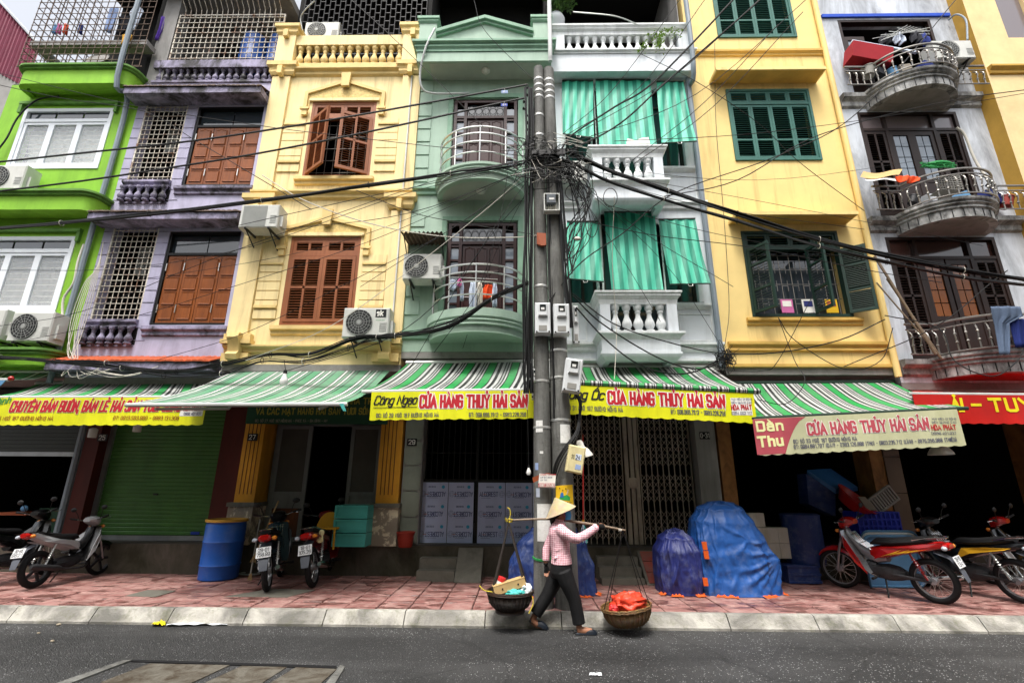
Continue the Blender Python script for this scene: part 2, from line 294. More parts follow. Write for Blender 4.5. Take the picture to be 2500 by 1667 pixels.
for a in [
 ('green_plaster', '84ba30', W(dz=.15, dscale=3, dirt=.45, dcol='2c4a10', dhi=.9)), ('green_trim', '6a9a44', W(dirt=.7, dcol='1e2a14', dz=1, dlo=.4)),
 ('lilac_plaster', 'b2aec6', W(dirt=.6, dcol='5c5a62', dhi=.85)), ('lilac_trim', 'a39cb8', W(dirt=.95, dcol='26251f', dz=.8, dlo=.36, dhi=.6)), ('grey_soffit', '8d8a86', W(dirt=.6, dcol='45413a', dz=1)),
 ('yellow_plaster', 'ead49c', W(dirt=.65, dcol='8c6c40', dhi=.8, dlo=.5, dz=.06, dscale=5.5, var=.08)), ('yellow_trim', 'dfc382', W(dirt=.4, dcol='7c5c28', dhi=.85)), ('yellow_rough', 'd6bb76', W(bump=1, bscale=18, var=.25, scale=20)),
 ('mint_plaster', 'a0b8a6', W(dz=.12, dscale=3.5, dirt=.45, dcol='4c6a58', dhi=.9, var=.08)), ('mint_trim', '84a890', W(dirt=.5, dcol='31483a', dhi=.85)), ('mint_soffit', 'aab0a4', W()),
 ('white_plaster', 'd9dfe3', W(dz=.12, dscale=4, dirt=.5, dcol='7c7f80', dhi=.9, var=.05)), ('white_trim', 'e4e8e8', W(dirt=.55, dcol='55534c', dhi=.9, dz=.15, dscale=5)),
 ('gold_plaster', 'e8cc86', W(dirt=.55, dcol='8c6a34', dhi=.82, dlo=.52, dz=.06, dscale=5, var=.07)), ('gold_trim', 'cea858', W(dirt=.35, dcol='6e4c14', dhi=.9)),
 ('grey_plaster', 'c6ccd4', W(dirt=.85, dcol='5c5e62', dhi=.72, dlo=.4, scale=1.2)), ('grey_stone', 'b8b8b6', W(dirt=.85, dcol='23221f', dlo=.38, dhi=.62, dz=.5, dscale=4)), ('cream_plaster', 'e2c894', W(dirt=.25, dcol='a88448', dhi=.95)), ('ochre_plaster', 'c0963e', W(dirt=.3, dcol='7c5c24')),
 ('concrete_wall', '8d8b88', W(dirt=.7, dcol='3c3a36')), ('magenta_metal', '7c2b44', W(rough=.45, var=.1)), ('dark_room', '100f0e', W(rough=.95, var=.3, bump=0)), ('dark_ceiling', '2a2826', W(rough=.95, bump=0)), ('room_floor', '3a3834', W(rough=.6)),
 ('brown_wood', '86481a', W(rough=.4, dirt=.6, dcol='4a2008', dz=.08, dscale=9, bump=.15)), ('orange_wood', '8e5431', W(rough=.5, dirt=.4, dcol='6a3218', dz=.08, dscale=9)), ('maroon_wood', '331310', W(rough=.35, dirt=.4, dcol='1a0a08', dz=.08, dscale=9)), ('umber_wood', '271914', W(rough=.45, dirt=.5, dcol='140d0a', dz=.08, dscale=9)), ('black_frame', '0e0e0e', W(rough=.5)),
 ('teal_wood', '386a60', W(rough=.55, dirt=.3, dcol='173a34', dz=.1, dscale=8)), ('dark_teal_wood', '163229', W(rough=.55, dirt=.4, dcol='0c1c18', dz=.1, dscale=8)),
 ('white_frame', 'dfe4ea', W(rough=.35, bump=0, var=.04)), ('curtain', 'd2d5ce', W(dirt=.8, dcol='6c7468', dz=1, dscale=9, rough=.9)), ('pale_blind', '8c8478', W(rough=.9)),
 ('rust_white', 'd6d0c2', W(dirt=.9, dcol='7c4a24', dz=1, dscale=6, dlo=.48, dhi=.66, rough=.6)), ('rust_dark', '6c5c50', W(dirt=.8, dcol='3c2416', dz=1, dscale=8, rough=.7)), ('stainless', 'c8c8c4', W(metal=.9, rough=.3, bump=0)), ('old_steel', '8e8b86', W(metal=.7, rough=.42, dirt=.6, dcol='4a4640', dz=1, dscale=8, bump=0)), ('iron', '1a1919', W(rough=.5)),
 ('pvc_grey', '7f8a93', W(rough=.5, dirt=.3, dcol='4a5054')), ('pvc_white', 'c8cac8', W(rough=.5)), ('rubber', '0d0d0f', W(rough=.75, var=.3, bump=.2)), ('cable_black', '0a0a0a', W(rough=.55, bump=0)), ('cable_white', 'c9c4b8', W(rough=.6, bump=0)),
 ('ac_white', 'c9cac4', W(rough=.5, dirt=.35, dcol='77736a', dhi=.85)), ('ac_dark', '2a2c2c', W(rough=.6)), ('ac_grille', '9ea09c', W(rough=.5)),
 ('terracotta', 'b5532c', W(dirt=.7, dcol='4a2416', dz=1, dscale=6)), ('old_tile', '6c5a50', W(dirt=.9, dcol='1f1c1a', dz=1, dscale=6)),
 ('concrete_pole', '6c6c68', W(dirt=.85, dcol='34332f', dz=.12, dscale=7, dlo=.42, dhi=.7, bump=.8, bscale=45, var=.3, scale=5)), ('paper', 'd8d8d4', W(dirt=.5, dcol='8c8880', dscale=20, dz=1)), ('band_metal', 'b8b8b4', W(metal=.6, rough=.4)), ('meter_white', 'd2d5d6', W(rough=.4, dirt=.25, dcol='8c8c88', bump=0)), ('meter_cream', 'd8cc9c', W(rough=.5, dirt=.4, dcol='8c7a50')), ('meter_grey', '4a5056', W(rough=.4)), ('clear_dark', '24282a', W(rough=.1, spec=.6)),
 ('maroon_wall', '4c170d', W(dirt=.5, dcol='2a0c06')), ('shutter_green', '447436', W(rough=.45, dirt=.35, dcol='1f3a1a', dz=.3)), ('alu', 'a5a9ac', W(metal=.7, rough=.4, dirt=.3, dcol='5c5c58')), ('dark_shutter', '2c322c', W(rough=.5, dirt=.4, dcol='141814')), ('ochre_pillar', 'c58a22', W(dirt=.5, dcol='5c4424', dz=.3)), ('peeled', '8c8274', W(dirt=.9, dcol='d2c8ae', dz=1, dscale=5, dlo=.5, dhi=.56)), ('grey_door', '6e7170', W(dirt=.5, dcol='3c342a')), ('mesh_screen', '4a4742', W(rough=.9)), ('rust_panel', '4a2c1a', W(dirt=.8, dcol='8c4a1c', dz=.2)),
 ('tile_pillar', '7c8378', W(rough=.35, dirt=.3, dcol='4a5048')), ('film_blue', 'b2bede', W(rough=.35, var=.08, dirt=.15, dcol='5c6a8c')), ('navy_ink', '232a68', W(bump=0)), ('cyan_ink', '3c9cc4', W(bump=0)), ('orange_ink', 'b5623c', W(bump=0)), ('pillar_grey', '8f908c', W(dirt=.5, dcol='55544e', dz=.1, dscale=8)), ('stained_pillar', '9a6c3c', W(dirt=.9, dcol='3c2412', dz=.5, dscale=4)), ('brown_tile', '5a4a3c', W(rough=.35)), ('gate_steel', 'b4aca0', W(metal=.3, rough=.5, dirt=.6, dcol='5c3c28', dz=.4, dscale=6)), ('white_tile', 'c5c6be', W(rough=.3, dirt=.5, dcol='8c7a3c', dz=.3)),
 ('plinth', '554f46', W(dirt=.9, dcol='2a2a18', dlo=.35, dhi=.65, dz=.6)), ('step_stone', '68655c', W(dirt=.8, dcol='38382c', dz=1)), ('ramp_red', '8c4238', W(dirt=.7, dcol='6a645c', dz=1, dscale=5)), ('plant_stone', '77746a', W()),
 ('red_ink', 'b3202c', W(bump=0, rough=.5)), ('white_ink', 'e6e4dc', W(bump=0, rough=.5)), ('black_ink', '1a1a20', W(bump=0, rough=.5)), ('blue_ink', '20255c', W(bump=0, rough=.5)), ('faded_red_ink', 'b04a54', W(bump=0)), ('cream_ink', 'd9d79c', W(bump=0)), ('yellow_ink', 'e2cf14', W(bump=0)), ('green_ink', '2c8c4c', W(bump=0)), ('gold_ink', '9a8a30', W(bump=0)), ('darkred_ink', '8c2c14', W(bump=0)),
 ('valance_yellow', 'd8d818', W(rough=.5, dirt=.4, dcol='8c8c10', dz=.3, dscale=4, var=.08, bump=.1, bscale=8)), ('valance_green', '123a24', W(rough=.5)), ('valance_red', 'b81c14', W(rough=.45, dirt=.3, dcol='700c08')), ('valance_olive', 'bcbc98', W(rough=.55, dirt=.35, dcol='8c8c58')), ('valance_rose', 'a84a54', W(rough=.55, dirt=.3, dcol='701820')), ('bar_white', 'c4c6c2', W(rough=.4, metal=.3)), ('bar_dark', '23362c', W(rough=.5)),
 ('tarp_blue', '1a58a8', W(rough=.33, var=.2, bump=.5, bscale=14, obj=True)), ('tarp_violet', '28287c', W(rough=.38, var=.25, bump=.5, bscale=16, obj=True)), ('tarp_navy', '143a86', W(rough=.4, bump=.4, bscale=14, obj=True)), ('tarp_orange', 'c8561c', W(rough=.5)), ('barrel_blue', '1c4f9e', W(rough=.4, dirt=.4, dcol='6a7484', dlo=.5, dhi=.8, dz=1)), ('barrel_rim', 'b98c34', W()), ('crate_teal', '4aa8a0', W(rough=.45, dirt=.3, dcol='2c6a5c')), ('crate_blue', '1f2fa0', W(rough=.45)), ('tub_blue', '5c8cb4', W(rough=.35)), ('lid_blue', '2f6aa8', W(rough=.4)), ('basin_red', 'a01c18', W(rough=.4)), ('bucket_red', '8c2a1c', W(rough=.5)), ('plastic_grey', '8c8a84', W()), ('plastic_yellow', 'b88a1c', W()),
 ('bike_red', '98100f', W(rough=.25, coat=.6, bump=0, var=.05)), ('bike_black', '08080a', W(rough=.28, coat=.4, bump=0)), ('bike_white', 'a8aaac', W(rough=.25, coat=.5, bump=0, var=.04)), ('bike_silver', '8e9094', W(rough=.3, metal=.6, bump=0)), ('bike_dark_red', '6a1014', W(rough=.3, coat=.4, bump=0)), ('bike_green', '16303a', W(rough=.3, bump=0)), ('seat_black', '0c0c0e', W(rough=.6)), ('engine_grey', '3c3d40', W(rough=.5, metal=.5, dirt=.7, dcol='2a241e', dz=1, dscale=14, obj=True)), ('chrome', 'b8b8b8', W(rough=.16, metal=1, bump=0)), ('lamp_red', 'a0100c', W(rough=.15, bump=0, coat=.5)), ('lamp_amber', 'c87a2c', W(rough=.15, bump=0, coat=.5)), ('lamp_clear', 'a8b0b8', W(rough=.1, bump=0, coat=.6)), ('plate_white', 'dadcdc', W(rough=.5, bump=0)), ('mud_grey', '4c5058', W(rough=.5)), ('glove_cream', 'd9cf9c', W(rough=.9)), ('yellow_decal', 'd9a41c', W(bump=0)),
 ('skin_tone', '9a6a50', W(rough=.55, var=.1, scale=12, bump=.05, spec=.4)), ('hair_black', '080707', W(rough=.5)), ('trouser_black', '0b0b0d', W(rough=.75, var=.4, scale=9, bump=1., bscale=9)), ('mask_blue', '3c86b8', W(rough=.8)), ('glove_black', '0a0a0b', W(rough=.85)), ('cuff_red', 'a8242c', W(rough=.8)), ('clog_navy', '121a24', W(rough=.5, bump=0)), ('pole_bamboo', '7c6a58', W(rough=.5, dirt=.4, dcol='4a3a2c', dz=1)), ('strap_brown', '241d18', W(rough=.8)), ('cord_yellow', 'c8b43c', W(rough=.8)), ('bag_orange', 'd8442c', W(rough=.4, bump=.6, bscale=22, obj=True, var=.2)), ('bag_white', 'd2d6d8', W(rough=.45, bump=.5, bscale=20)), ('bag_teal', '48b0a8', W(rough=.45)), ('cardboard', 'b99a68', W(rough=.85)), ('tin_red', 'c02c2c', W(rough=.4)),
 ('cloth_white', 'c4cede', W(rough=.9)), ('cloth_blue', '8fa2c8', W(rough=.9)), ('cloth_yellow', 'c89838', W(rough=.9)), ('cloth_pink', 'c86aa0', W(rough=.9)), ('cloth_orange', 'd84a1c', W(rough=.9)), ('cloth_red', '8c1420', W(rough=.9)), ('cloth_purple', '5a3aa0', W(rough=.9)), ('jeans', '56657c', W(rough=.95, dirt=.4, dcol='38445a', bump=.4)), ('cloth_navy', '1c2c6e', W(rough=.9)), ('cloth_dark', '23252c', W(rough=.9)), ('net_green', '2c8c4a', W(rough=.6)), ('wicker', '8c7a60', W()), ('litter_white', 'cfd3d6', W(rough=.5, bump=.3)), ('litter_yellow', 'd8c814', W()), ('pebble', '8c8270', W()),
 ('enamel_white', 'd4d2c8', W(rough=.3, bump=0)), ('bulb_white', 'd8d8d4', W(rough=.25, bump=0)), ('mop_red', 'a0241c', W()), ('wood_pale', '9c8258', W()), ('wood_rust', '8c4422', W()), ('poster_yellow', 'e0b41c', W(bump=0)), ('poster_green', '2c9c4a', W(bump=0)), ('pot_white', 'c8ccd0', W(rough=.25)), ('trunk_bark', '4a3c2c', W()), ('blue_tape', '1c4ab8', W()), ('tag_blue', '1f3c9c', W(bump=0)), ('sign_dark', '14161a', W()), ('insulator', '8c8c88', W()),
]: basic(a[0], a[1], **a[2])
def _glass(name, col, rough=.06):
    def go():
        m, t, B, N, L = nodes(name); B.inputs['Base Color'].default_value = lin(col); B.inputs['Roughness'].default_value = rough; B.inputs['Specular IOR Level'].default_value = .7; B.inputs['Alpha'].default_value = 1
        B.inputs['Coat Weight'].default_value = .5; B.inputs['Coat Roughness'].default_value = .03
    MDEF[name] = go
_glass('pane_dark', '30383e'); _glass('pane_pale', '7c8894', .12); _glass('pane_amber', '7c4410', .2); _glass('pane_tint', '3a2420', .1); _glass('pane_grey', '6c6264', .2)
def _clearglass():
    m, t, B, N, L = nodes('pane_clear'); B.inputs['Base Color'].default_value = (.8, .85, .88, 1); B.inputs['Roughness'].default_value = .03; B.inputs['Alpha'].default_value = .25; B.inputs['Specular IOR Level'].default_value = .6
MDEF['pane_clear'] = _clearglass
def stripes(name, stops, period, rough=.55, fade='9aa49c', fadeamt=.35, trans=.1):
    """woven stripes laid along the cloth's own width (UV u, in metres)"""
    def go():
        m, t, B, N, L = nodes(name); uv = N('UVMap'); sp = N('SeparateXYZ'); L(uv.outputs[0], sp.inputs[0])
        d = N('Math', operation='DIVIDE', i1=period); L(sp.outputs[0], d.inputs[0]); fr = N('Math', operation='FRACT'); L(d.outputs[0], fr.inputs[0])
        r = ramp(N, [(p, lin(c)) for p, c in stops], 'CONSTANT'); L(fr.outputs[0], r.inputs[0])
        g = N('NewGeometry'); n = N('TexNoise', i2=1.6, i3=6., i4=.65); L(g.outputs[0], n.inputs[0]); q = ramp(N, [(.4, (0, 0, 0)), (.75, (fadeamt,) * 3)]); L(n.outputs[0], q.inputs[0])
        o = mix(N, L, q.outputs[0], r.outputs[0], lin(fade)); L(o, B.inputs['Base Color']); B.inputs['Roughness'].default_value = rough
        n2 = N('TexNoise', i2=5., i3=3.); L(g.outputs[0], n2.inputs[0]); bp = N('Bump', i0=.25, i1=.05); L(n2.outputs[0], bp.inputs['Height']); L(bp.outputs[0], B.inputs['Normal'])
        if trans:
            tr = N('BsdfTranslucent'); L(o, tr.inputs[0]); mx = N('MixShader', i0=trans); L(B.outputs[0], mx.inputs[1]); L(tr.outputs[0], mx.inputs[2]); L(mx.outputs[0], t.nodes['Material Output'].inputs[0])
    MDEF[name] = go
stripes('awning_stripe', [(0, '1a8f42'), (.27, '141414'), (.33, 'b8bab6'), (.43, '141414'), (.56, 'b8bab6'), (.68, '141414'), (.74, 'a8aca8'), (.80, '141414'), (.86, 'b8bab6'), (.92, '141414'), (.97, '1a8f42')], .42, fadeamt=.22)
stripes('awning_stripe_faded', [(0, '4c8a64'), (.30, '1c201c'), (.35, 'd6d8d4'), (.43, '1c201c'), (.49, '6c8f78'), (.60, '1c201c'), (.65, 'd6d8d4'), (.73, '1c201c'), (.78, '5c8a70'), (.90, '1c201c'), (.96, '4c8a64')], .42, fade='8f9c90', fadeamt=.6)
stripes('blind_stripe', [(0, '0f8a70'), (.5, '4cc8a6')], .17, fade='3a9c80', fadeamt=.5, trans=.25)
def _gingham():
    m, t, B, N, L = nodes('gingham'); tc = N('TexCoord'); sp = N('SeparateXYZ'); L(tc.outputs['Object'], sp.inputs[0]); fs = []
    for ax, p in ((0, .021), (2, .024), (1, .03)):
        d = N('Math', operation='DIVIDE', i1=p); L(sp.outputs[ax], d.inputs[0]); fr = N('Math', operation='FRACT'); L(d.outputs[0], fr.inputs[0]); g = N('Math', operation='GREATER_THAN', i1=.58); L(fr.outputs[0], g.inputs[0]); fs.append(g)
    ad = N('Math', operation='ADD'); L(fs[0].outputs[0], ad.inputs[0]); L(fs[1].outputs[0], ad.inputs[1]); hf = N('Math', operation='MULTIPLY', i1=.5); L(ad.outputs[0], hf.inputs[0])
    o = mix(N, L, hf.outputs[0], lin('efced3'), lin('b8687a')); L(o, B.inputs['Base Color']); B.inputs['Roughness'].default_value = .85
    n = N('TexNoise', i2=11., i3=3.); L(tc.outputs['Object'], n.inputs[0]); bp = N('Bump', i0=.6, i1=.03); L(n.outputs[0], bp.inputs['Height']); L(bp.outputs[0], B.inputs['Normal'])
MDEF['gingham'] = _gingham
def _asphalt():
    m, t, B, N, L = nodes('asphalt'); g = N('NewGeometry').outputs['Position']
    n = N('TexNoise', i2=.7, i3=6., i4=.6); L(g, n.inputs[0]); r = ramp(N, [(.35, lin('242425')), (.58, lin('363637')), (.8, lin('4c4b48'))]); L(n.outputs[0], r.inputs[0])
    v = N('TexVoronoi', i2=62.); L(g, v.inputs['Vector']); hs = N('SeparateColor'); L(v.outputs['Color'], hs.inputs[0])
    a = N('Math', operation='GREATER_THAN', i1=.86); L(hs.outputs[0], a.inputs[0]); b = N('Math', operation='LESS_THAN', i1=.34); L(v.outputs['Distance'], b.inputs[0]); c = N('Math', operation='MULTIPLY'); L(a.outputs[0], c.inputs[0]); L(b.outputs[0], c.inputs[1])
    n2 = N('TexNoise', i2=.9, i3=3.); L(g, n2.inputs[0]); q = ramp(N, [(.36, (.25,) * 3), (.6, (1.,) * 3)]); L(n2.outputs[0], q.inputs[0]); d = N('Math', operation='MULTIPLY'); L(c.outputs[0], d.inputs[0]); L(q.outputs[0], d.inputs[1])
    o = mix(N, L, d.outputs[0], r.outputs[0], lin('b0aea8')); n4 = N('TexNoise', i2=170., i3=2.); L(g, n4.inputs[0]); o = mix(N, L, .55, o, n4.outputs[1], 'OVERLAY')
    mp = N('Mapping'); mp.inputs['Scale'].default_value = (.06, 1, 1); L(g, mp.inputs[0]); n5 = N('TexNoise', i2=1.5, i3=3.); L(mp.outputs[0], n5.inputs[0]); q5 = ramp(N, [(.42, (.62,) * 3), (.6, (1.12,) * 3)]); L(n5.outputs[0], q5.inputs[0]); o = mix(N, L, 1., o, q5.outputs[0], 'MULTIPLY')
    wp = N('TexNoise', i2=2., i3=4.); L(g, wp.inputs[0]); wm = mix(N, L, .22, g, wp.outputs[1], 'ADD'); vc = N('TexVoronoi', feature='DISTANCE_TO_EDGE', i2=.55); L(wm, vc.inputs['Vector']); qc = ramp(N, [(.0, (.35,) * 3), (.009, (1,) * 3)]); L(vc.outputs['Distance'], qc.inputs[0]); o = mix(N, L, .75, o, qc.outputs[0], 'MULTIPLY')
    n6 = N('TexNoise', i2=1.1, i3=5., i4=.6, i8=.4); L(g, n6.inputs[0]); q6 = ramp(N, [(.62, (1,) * 3), (.7, (.45,) * 3)]); L(n6.outputs[0], q6.inputs[0]); o = mix(N, L, .8, o, q6.outputs[0], 'MULTIPLY')
    hv = N('HueSaturation', i1=.0); L(o, hv.inputs['Color']); L(hv.outputs[0], B.inputs['Base Color']); B.inputs['Roughness'].default_value = .62
    bp = N('Bump', i0=.9, i1=.02); v2 = N('TexVoronoi', i2=80.); L(g, v2.inputs['Vector']); L(v2.outputs['Distance'], bp.inputs['Height']); L(bp.outputs[0], B.inputs['Normal'])
MDEF['asphalt'] = _asphalt
def _paver(name, c1, c2, stain, wet):
    def go():
        m, t, B, N, L = nodes(name); g = N('NewGeometry').outputs['Position']; oi = N('ObjectInfo')
        r = ramp(N, [(0, lin(c1)), (1, lin(c2))]); L(oi.outputs['Random'], r.inputs[0])
        n = N('TexNoise', i2=6., i3=7., i4=.7); L(g, n.inputs[0]); q = ramp(N, [(.42, (0, 0, 0)), (.62, (.75,) * 3)]); L(n.outputs[0], q.inputs[0]); o = mix(N, L, q.outputs[0], r.outputs[0], lin('a4857d'))
        mp = N('Mapping'); mp.inputs['Scale'].default_value = (.9, 2.2, 1); L(g, mp.inputs[0]); n2 = N('TexNoise', i2=2.3, i3=8., i4=.72, i8=.8); L(mp.outputs[0], n2.inputs[0]); q2 = ramp(N, [(.5, (0, 0, 0)), (.56, (stain,) * 3)]); L(n2.outputs[0], q2.inputs[0])
        o = mix(N, L, q2.outputs[0], o, lin('4c2a24')); L(o, B.inputs['Base Color'])
        q3 = ramp(N, [(.5, (.75,) * 3), (.6, (.75 - wet,) * 3)]); L(n2.outputs[0], q3.inputs[0]); L(q3.outputs[0], B.inputs['Roughness'])
        bp = N('Bump', i0=.4, i1=.01); n3 = N('TexNoise', i2=60., i3=4.); L(g, n3.inputs[0]); L(n3.outputs[0], bp.inputs['Height']); L(bp.outputs[0], B.inputs['Normal'])
    MDEF[name] = go
def _tarp(name, col):
    def go():
        m, t, B, N, L = nodes(name); tc = N('TexCoord').outputs['Object']; c = lin(col)
        mp = N('Mapping'); mp.inputs['Rotation'].default_value = (.3, .5, .6); mp.inputs['Scale'].default_value = (1, 1, 2.2); L(tc, mp.inputs[0])
        n1 = N('TexNoise', noise_type='RIDGED_MULTIFRACTAL', i2=2.6, i3=6., i4=.55); L(mp.outputs[0], n1.inputs[0]); n2 = N('TexNoise', noise_type='RIDGED_MULTIFRACTAL', i2=9., i3=4., i4=.6, i8=.6); L(tc, n2.inputs[0])
        r = ramp(N, [(.3, tuple(x * .82 for x in c[:3])), (.8, tuple(min(1, x * 1.12) for x in c[:3]))]); n3 = N('TexNoise', i2=3., i3=6.); L(tc, n3.inputs[0]); L(n3.outputs[0], r.inputs[0]); d = ramp(N, [(.5, (0, 0, 0)), (.8, (.35,) * 3)]); n4 = N('TexNoise', i2=7., i3=8., i4=.7); L(tc, n4.inputs[0]); L(n4.outputs[0], d.inputs[0]); L(mix(N, L, d.outputs[0], r.outputs[0], lin('8a9098')), B.inputs['Base Color'])
        B.inputs['Roughness'].default_value = .55; b1 = N('Bump', i0=.7, i1=.03); L(n1.outputs[0], b1.inputs['Height']); b2 = N('Bump', i0=.5, i1=.012); L(n2.outputs[0], b2.inputs['Height']); L(b1.outputs[0], b2.inputs['Normal']); L(b2.outputs[0], B.inputs['Normal'])
    MDEF[name] = go
for _n, _c in (('tarp_blue', '174f96'), ('tarp_violet', '1c2666'), ('tarp_navy', '0f2c66')): _tarp(_n, _c)
_paver('paver', '7a4c46', '906660', .8, .45); basic('paver_joint', '3a2622', dirt=.4)
def _kerb():
    m, t, B, N, L = nodes('kerb'); g = N('NewGeometry').outputs['Position']
    n = N('TexNoise', i2=1.7, i3=7., i4=.62, i8=.5); L(g, n.inputs[0]); r = ramp(N, [(.4, lin('62605a')), (.5, lin('8a8780')), (.6, lin('a8a59c'))]); L(n.outputs[0], r.inputs[0])
    n2 = N('TexNoise', i2=7., i3=8., i4=.75); L(g, n2.inputs[0]); q = ramp(N, [(.5, (0, 0, 0)), (.7, (.7,) * 3)]); L(n2.outputs[0], q.inputs[0]); o = mix(N, L, q.outputs[0], r.outputs[0], lin('55563c')); L(o, B.inputs['Base Color']); B.inputs['Roughness'].default_value = .8
    bp = N('Bump', i0=.6, i1=.01); n3 = N('TexNoise', i2=50., i3=5.); L(g, n3.inputs[0]); L(n3.outputs[0], bp.inputs['Height']); L(bp.outputs[0], B.inputs['Normal'])
MDEF['kerb'] = _kerb
def _wick(name, c1, c2):
    def go():
        m, t, B, N, L = nodes(name); tc = N('TexCoord').outputs['Object']; wv = N('TexWave', wave_type='BANDS', bands_direction='Z', i1=34., i2=2., i3=2.); L(tc, wv.inputs[0])
        r = ramp(N, [(.2, lin(c1)), (.7, lin(c2))]); L(wv.outputs[0], r.inputs[0]); n = N('TexNoise', i2=14., i3=4.); L(tc, n.inputs[0]); o = mix(N, L, .5, r.outputs[0], n.outputs[1], 'OVERLAY'); hv = N('HueSaturation', i1=.95); L(o, hv.inputs['Color']); L(hv.outputs[0], B.inputs['Base Color'])
        B.inputs['Roughness'].default_value = .5; bp = N('Bump', i0=.8, i1=.02); L(wv.outputs[0], bp.inputs['Height']); L(bp.outputs[0], B.inputs['Normal'])
    MDEF[name] = go
_wick('basket_tan', '6a4620', 'a87c44'); _wick('basket_dark', '1c120c', '4a3220'); _wick('palm_leaf', 'd6c08e', 'ecdcb2')
def _leaf():
    m, t, B, N, L = nodes('leaf'); n = N('TexNoise', i2=9.); L(N('NewGeometry').outputs['Position'], n.inputs[0]); r = ramp(N, [(.3, lin('1f3c14')), (.7, lin('4a7024'))]); L(n.outputs[0], r.inputs[0]); L(r.outputs[0], B.inputs['Base Color']); B.inputs['Roughness'].default_value = .45
MDEF['leaf'] = _leaf; basic('leaf_pale', '7c9c3c'); basic('cover_stone', '625e55', dirt=.9, dcol='33281a', dlo=.4, dhi=.62, dz=1, dscale=5, bump=.8, bscale=30)
# ---------------------------------------------------------------- setting
U, GY, PY = 8.3, 9.25, 8.9          # upper fronts, shop fronts, plinth front
m = M()
def rd(u, v):
    x = -200 + 400 * u; y = -200 + 206.47 * v; return (x, y, 0)
m.grid(rd, 8, 8); tag(m.build('road', 'asphalt'), kind='structure')
m = M().box(-40, 40, 6.655, 30, -.25, .128); walk = tag(m.build('pavement', 'paver_joint'), kind='structure')
PV = .4; cand = []
for j in range(6):
    for i in range(-36, 37):
        x = i * PV + (PV / 2 if j % 2 else 0) * 0; y = 6.66 + j * .385
        vis = abs(x) < y * 1.06 + .5
        cand.append((0 if vis else 1, y, x, j))
cand.sort(key=lambda c: (c[0], abs(c[2])))
pm = []
for k in range(5):
    q = M(); a, b, z = PV / 2 - .0065, .385 / 2 - .0065, .022; c = .008
    q.loft([[(-a, -b, 0), (a, -b, 0), (a, b, 0), (-a, b, 0)], [(-a, -b, z - c), (a, -b, z - c), (a, b, z - c), (-a, b, z - c)], [(-a + c, -b + c, z), (a - c, -b + c, z), (a - c, b - c, z), (-a + c, b - c, z)]])
    pm.append(q.mesh('paver', 'paver'))
rest = M(); n = 0
for v, y, x, j in cand:
    dz = random.uniform(-.006, .005)
    if n < 300:
        inst(random.choice(pm), 'paver', walk, (x, y + .19, .1285 + dz), (random.uniform(-.014, .014), random.uniform(-.012, .012), random.uniform(-.012, .012))); n += 1
    else:
        rest.box(x - PV / 2 + .006, x + PV / 2 - .006, y + .19 - .186, y + .19 + .186, .1285, .15 + dz)
stuff(rest.build('far_pavers', 'paver', walk))
kb = link('kerb', None, None, (0, 6.5, 0)); tag(kb, kind='structure')
x = -13.2; i = 0
while x < 13.2:
    L_ = random.uniform(.92, 1.08); a = random.uniform(-.004, .004)
    q = M().sweep([(x + .006, 6.62 + a), (x + L_ - .006, 6.62 + a)], [(-.06, -.05), (.12, -.05), (.12, .02), (.105, .035), (.025, .14), (.005, .152), (-.06, .152)])
    q.build('kerbstone', 'kerb', kb); x += L_
# concrete cover set in the road
cv = thing('utility_cover', 'worn concrete utility cover with dark joints set in the asphalt, bottom left', 'cover', gr(560, 1650, 0))
def quad(name, pts, mt, h=.012, par=None, z=0):
    return M().extr([gr(a, b, z) for a, b in pts], (0, 0, h)).build(name, mt, par, False)
quad('slab', [(245, 1667), (365, 1621), (560, 1625), (470, 1667), (300, 1720)], 'cover_stone', .009, cv)
quad('slab', [(500, 1667), (590, 1626), (700, 1629), (620, 1680)], 'cover_stone', .006, cv)
quad('slab', [(640, 1680), (722, 1630), (822, 1634), (760, 1690)], 'cover_stone', .008, cv)
quad('rim', [(80, 1690), (300, 1614), (322, 1613), (120, 1690)], 'concrete_pole', .014, cv); quad('rim', [(310, 1611), (822, 1627), (820, 1633), (322, 1616)], 'rubber', .01, cv); quad('rim', [(780, 1690), (830, 1626), (842, 1630), (800, 1700)], 'concrete_pole', .014, cv)
# worn patch, drain lids, litter
for k, (pts, lb) in enumerate([([(545, 1457), (660, 1437), (770, 1440), (700, 1458)], 'larger dark sewer cover in the pavement behind the blue barrel'), ([(305, 1455), (360, 1440), (430, 1442), (380, 1457)], 'small dark sewer cover in the pavement on the left')]):
    o = M().extr([gr(a, b, .151) for a, b in pts], (0, 0, .006)).build('sewer_cover', 'step_stone'); tag(o, lb, 'sewer cover', 'covers in the pavement')
def sheet(pts, z, h, mt, name, lb, cat, n=10):
    P = [gr(a, b, z) for a, b in pts]; m = M()
    def fn(u, v):
        p = P[0].lerp(P[1], u).lerp(P[3].lerp(P[2], u), v); return p + Vector((0, 0, .004 + h * (.5 + .5 * math.sin(9 * u + 3 * v) * math.cos(7 * v + 4 * u)) + .3 * h * math.sin(23 * u + 11 * v) + .3 * h))
    m.grid(fn, n * 2, n); return tag(m.build(name, mt, None, 60), lb, cat)
sheet([(405, 1530), (555, 1526), (545, 1512), (412, 1514)], 0, .018, 'litter_white', 'plastic_sheet', 'flattened white plastic bag lying in the gutter', 'litter')
sheet([(545, 1521), (582, 1518), (572, 1508), (548, 1512)], 0, .03, 'litter_white', 'plastic_scrap', 'small white plastic scrap at the end of the flattened bag', 'litter', 5)
sheet([(368, 1531), (402, 1529), (404, 1517), (378, 1516)], 0, .03, 'litter_yellow', 'wrapper', 'crumpled bright yellow wrapper in the gutter', 'litter', 5)
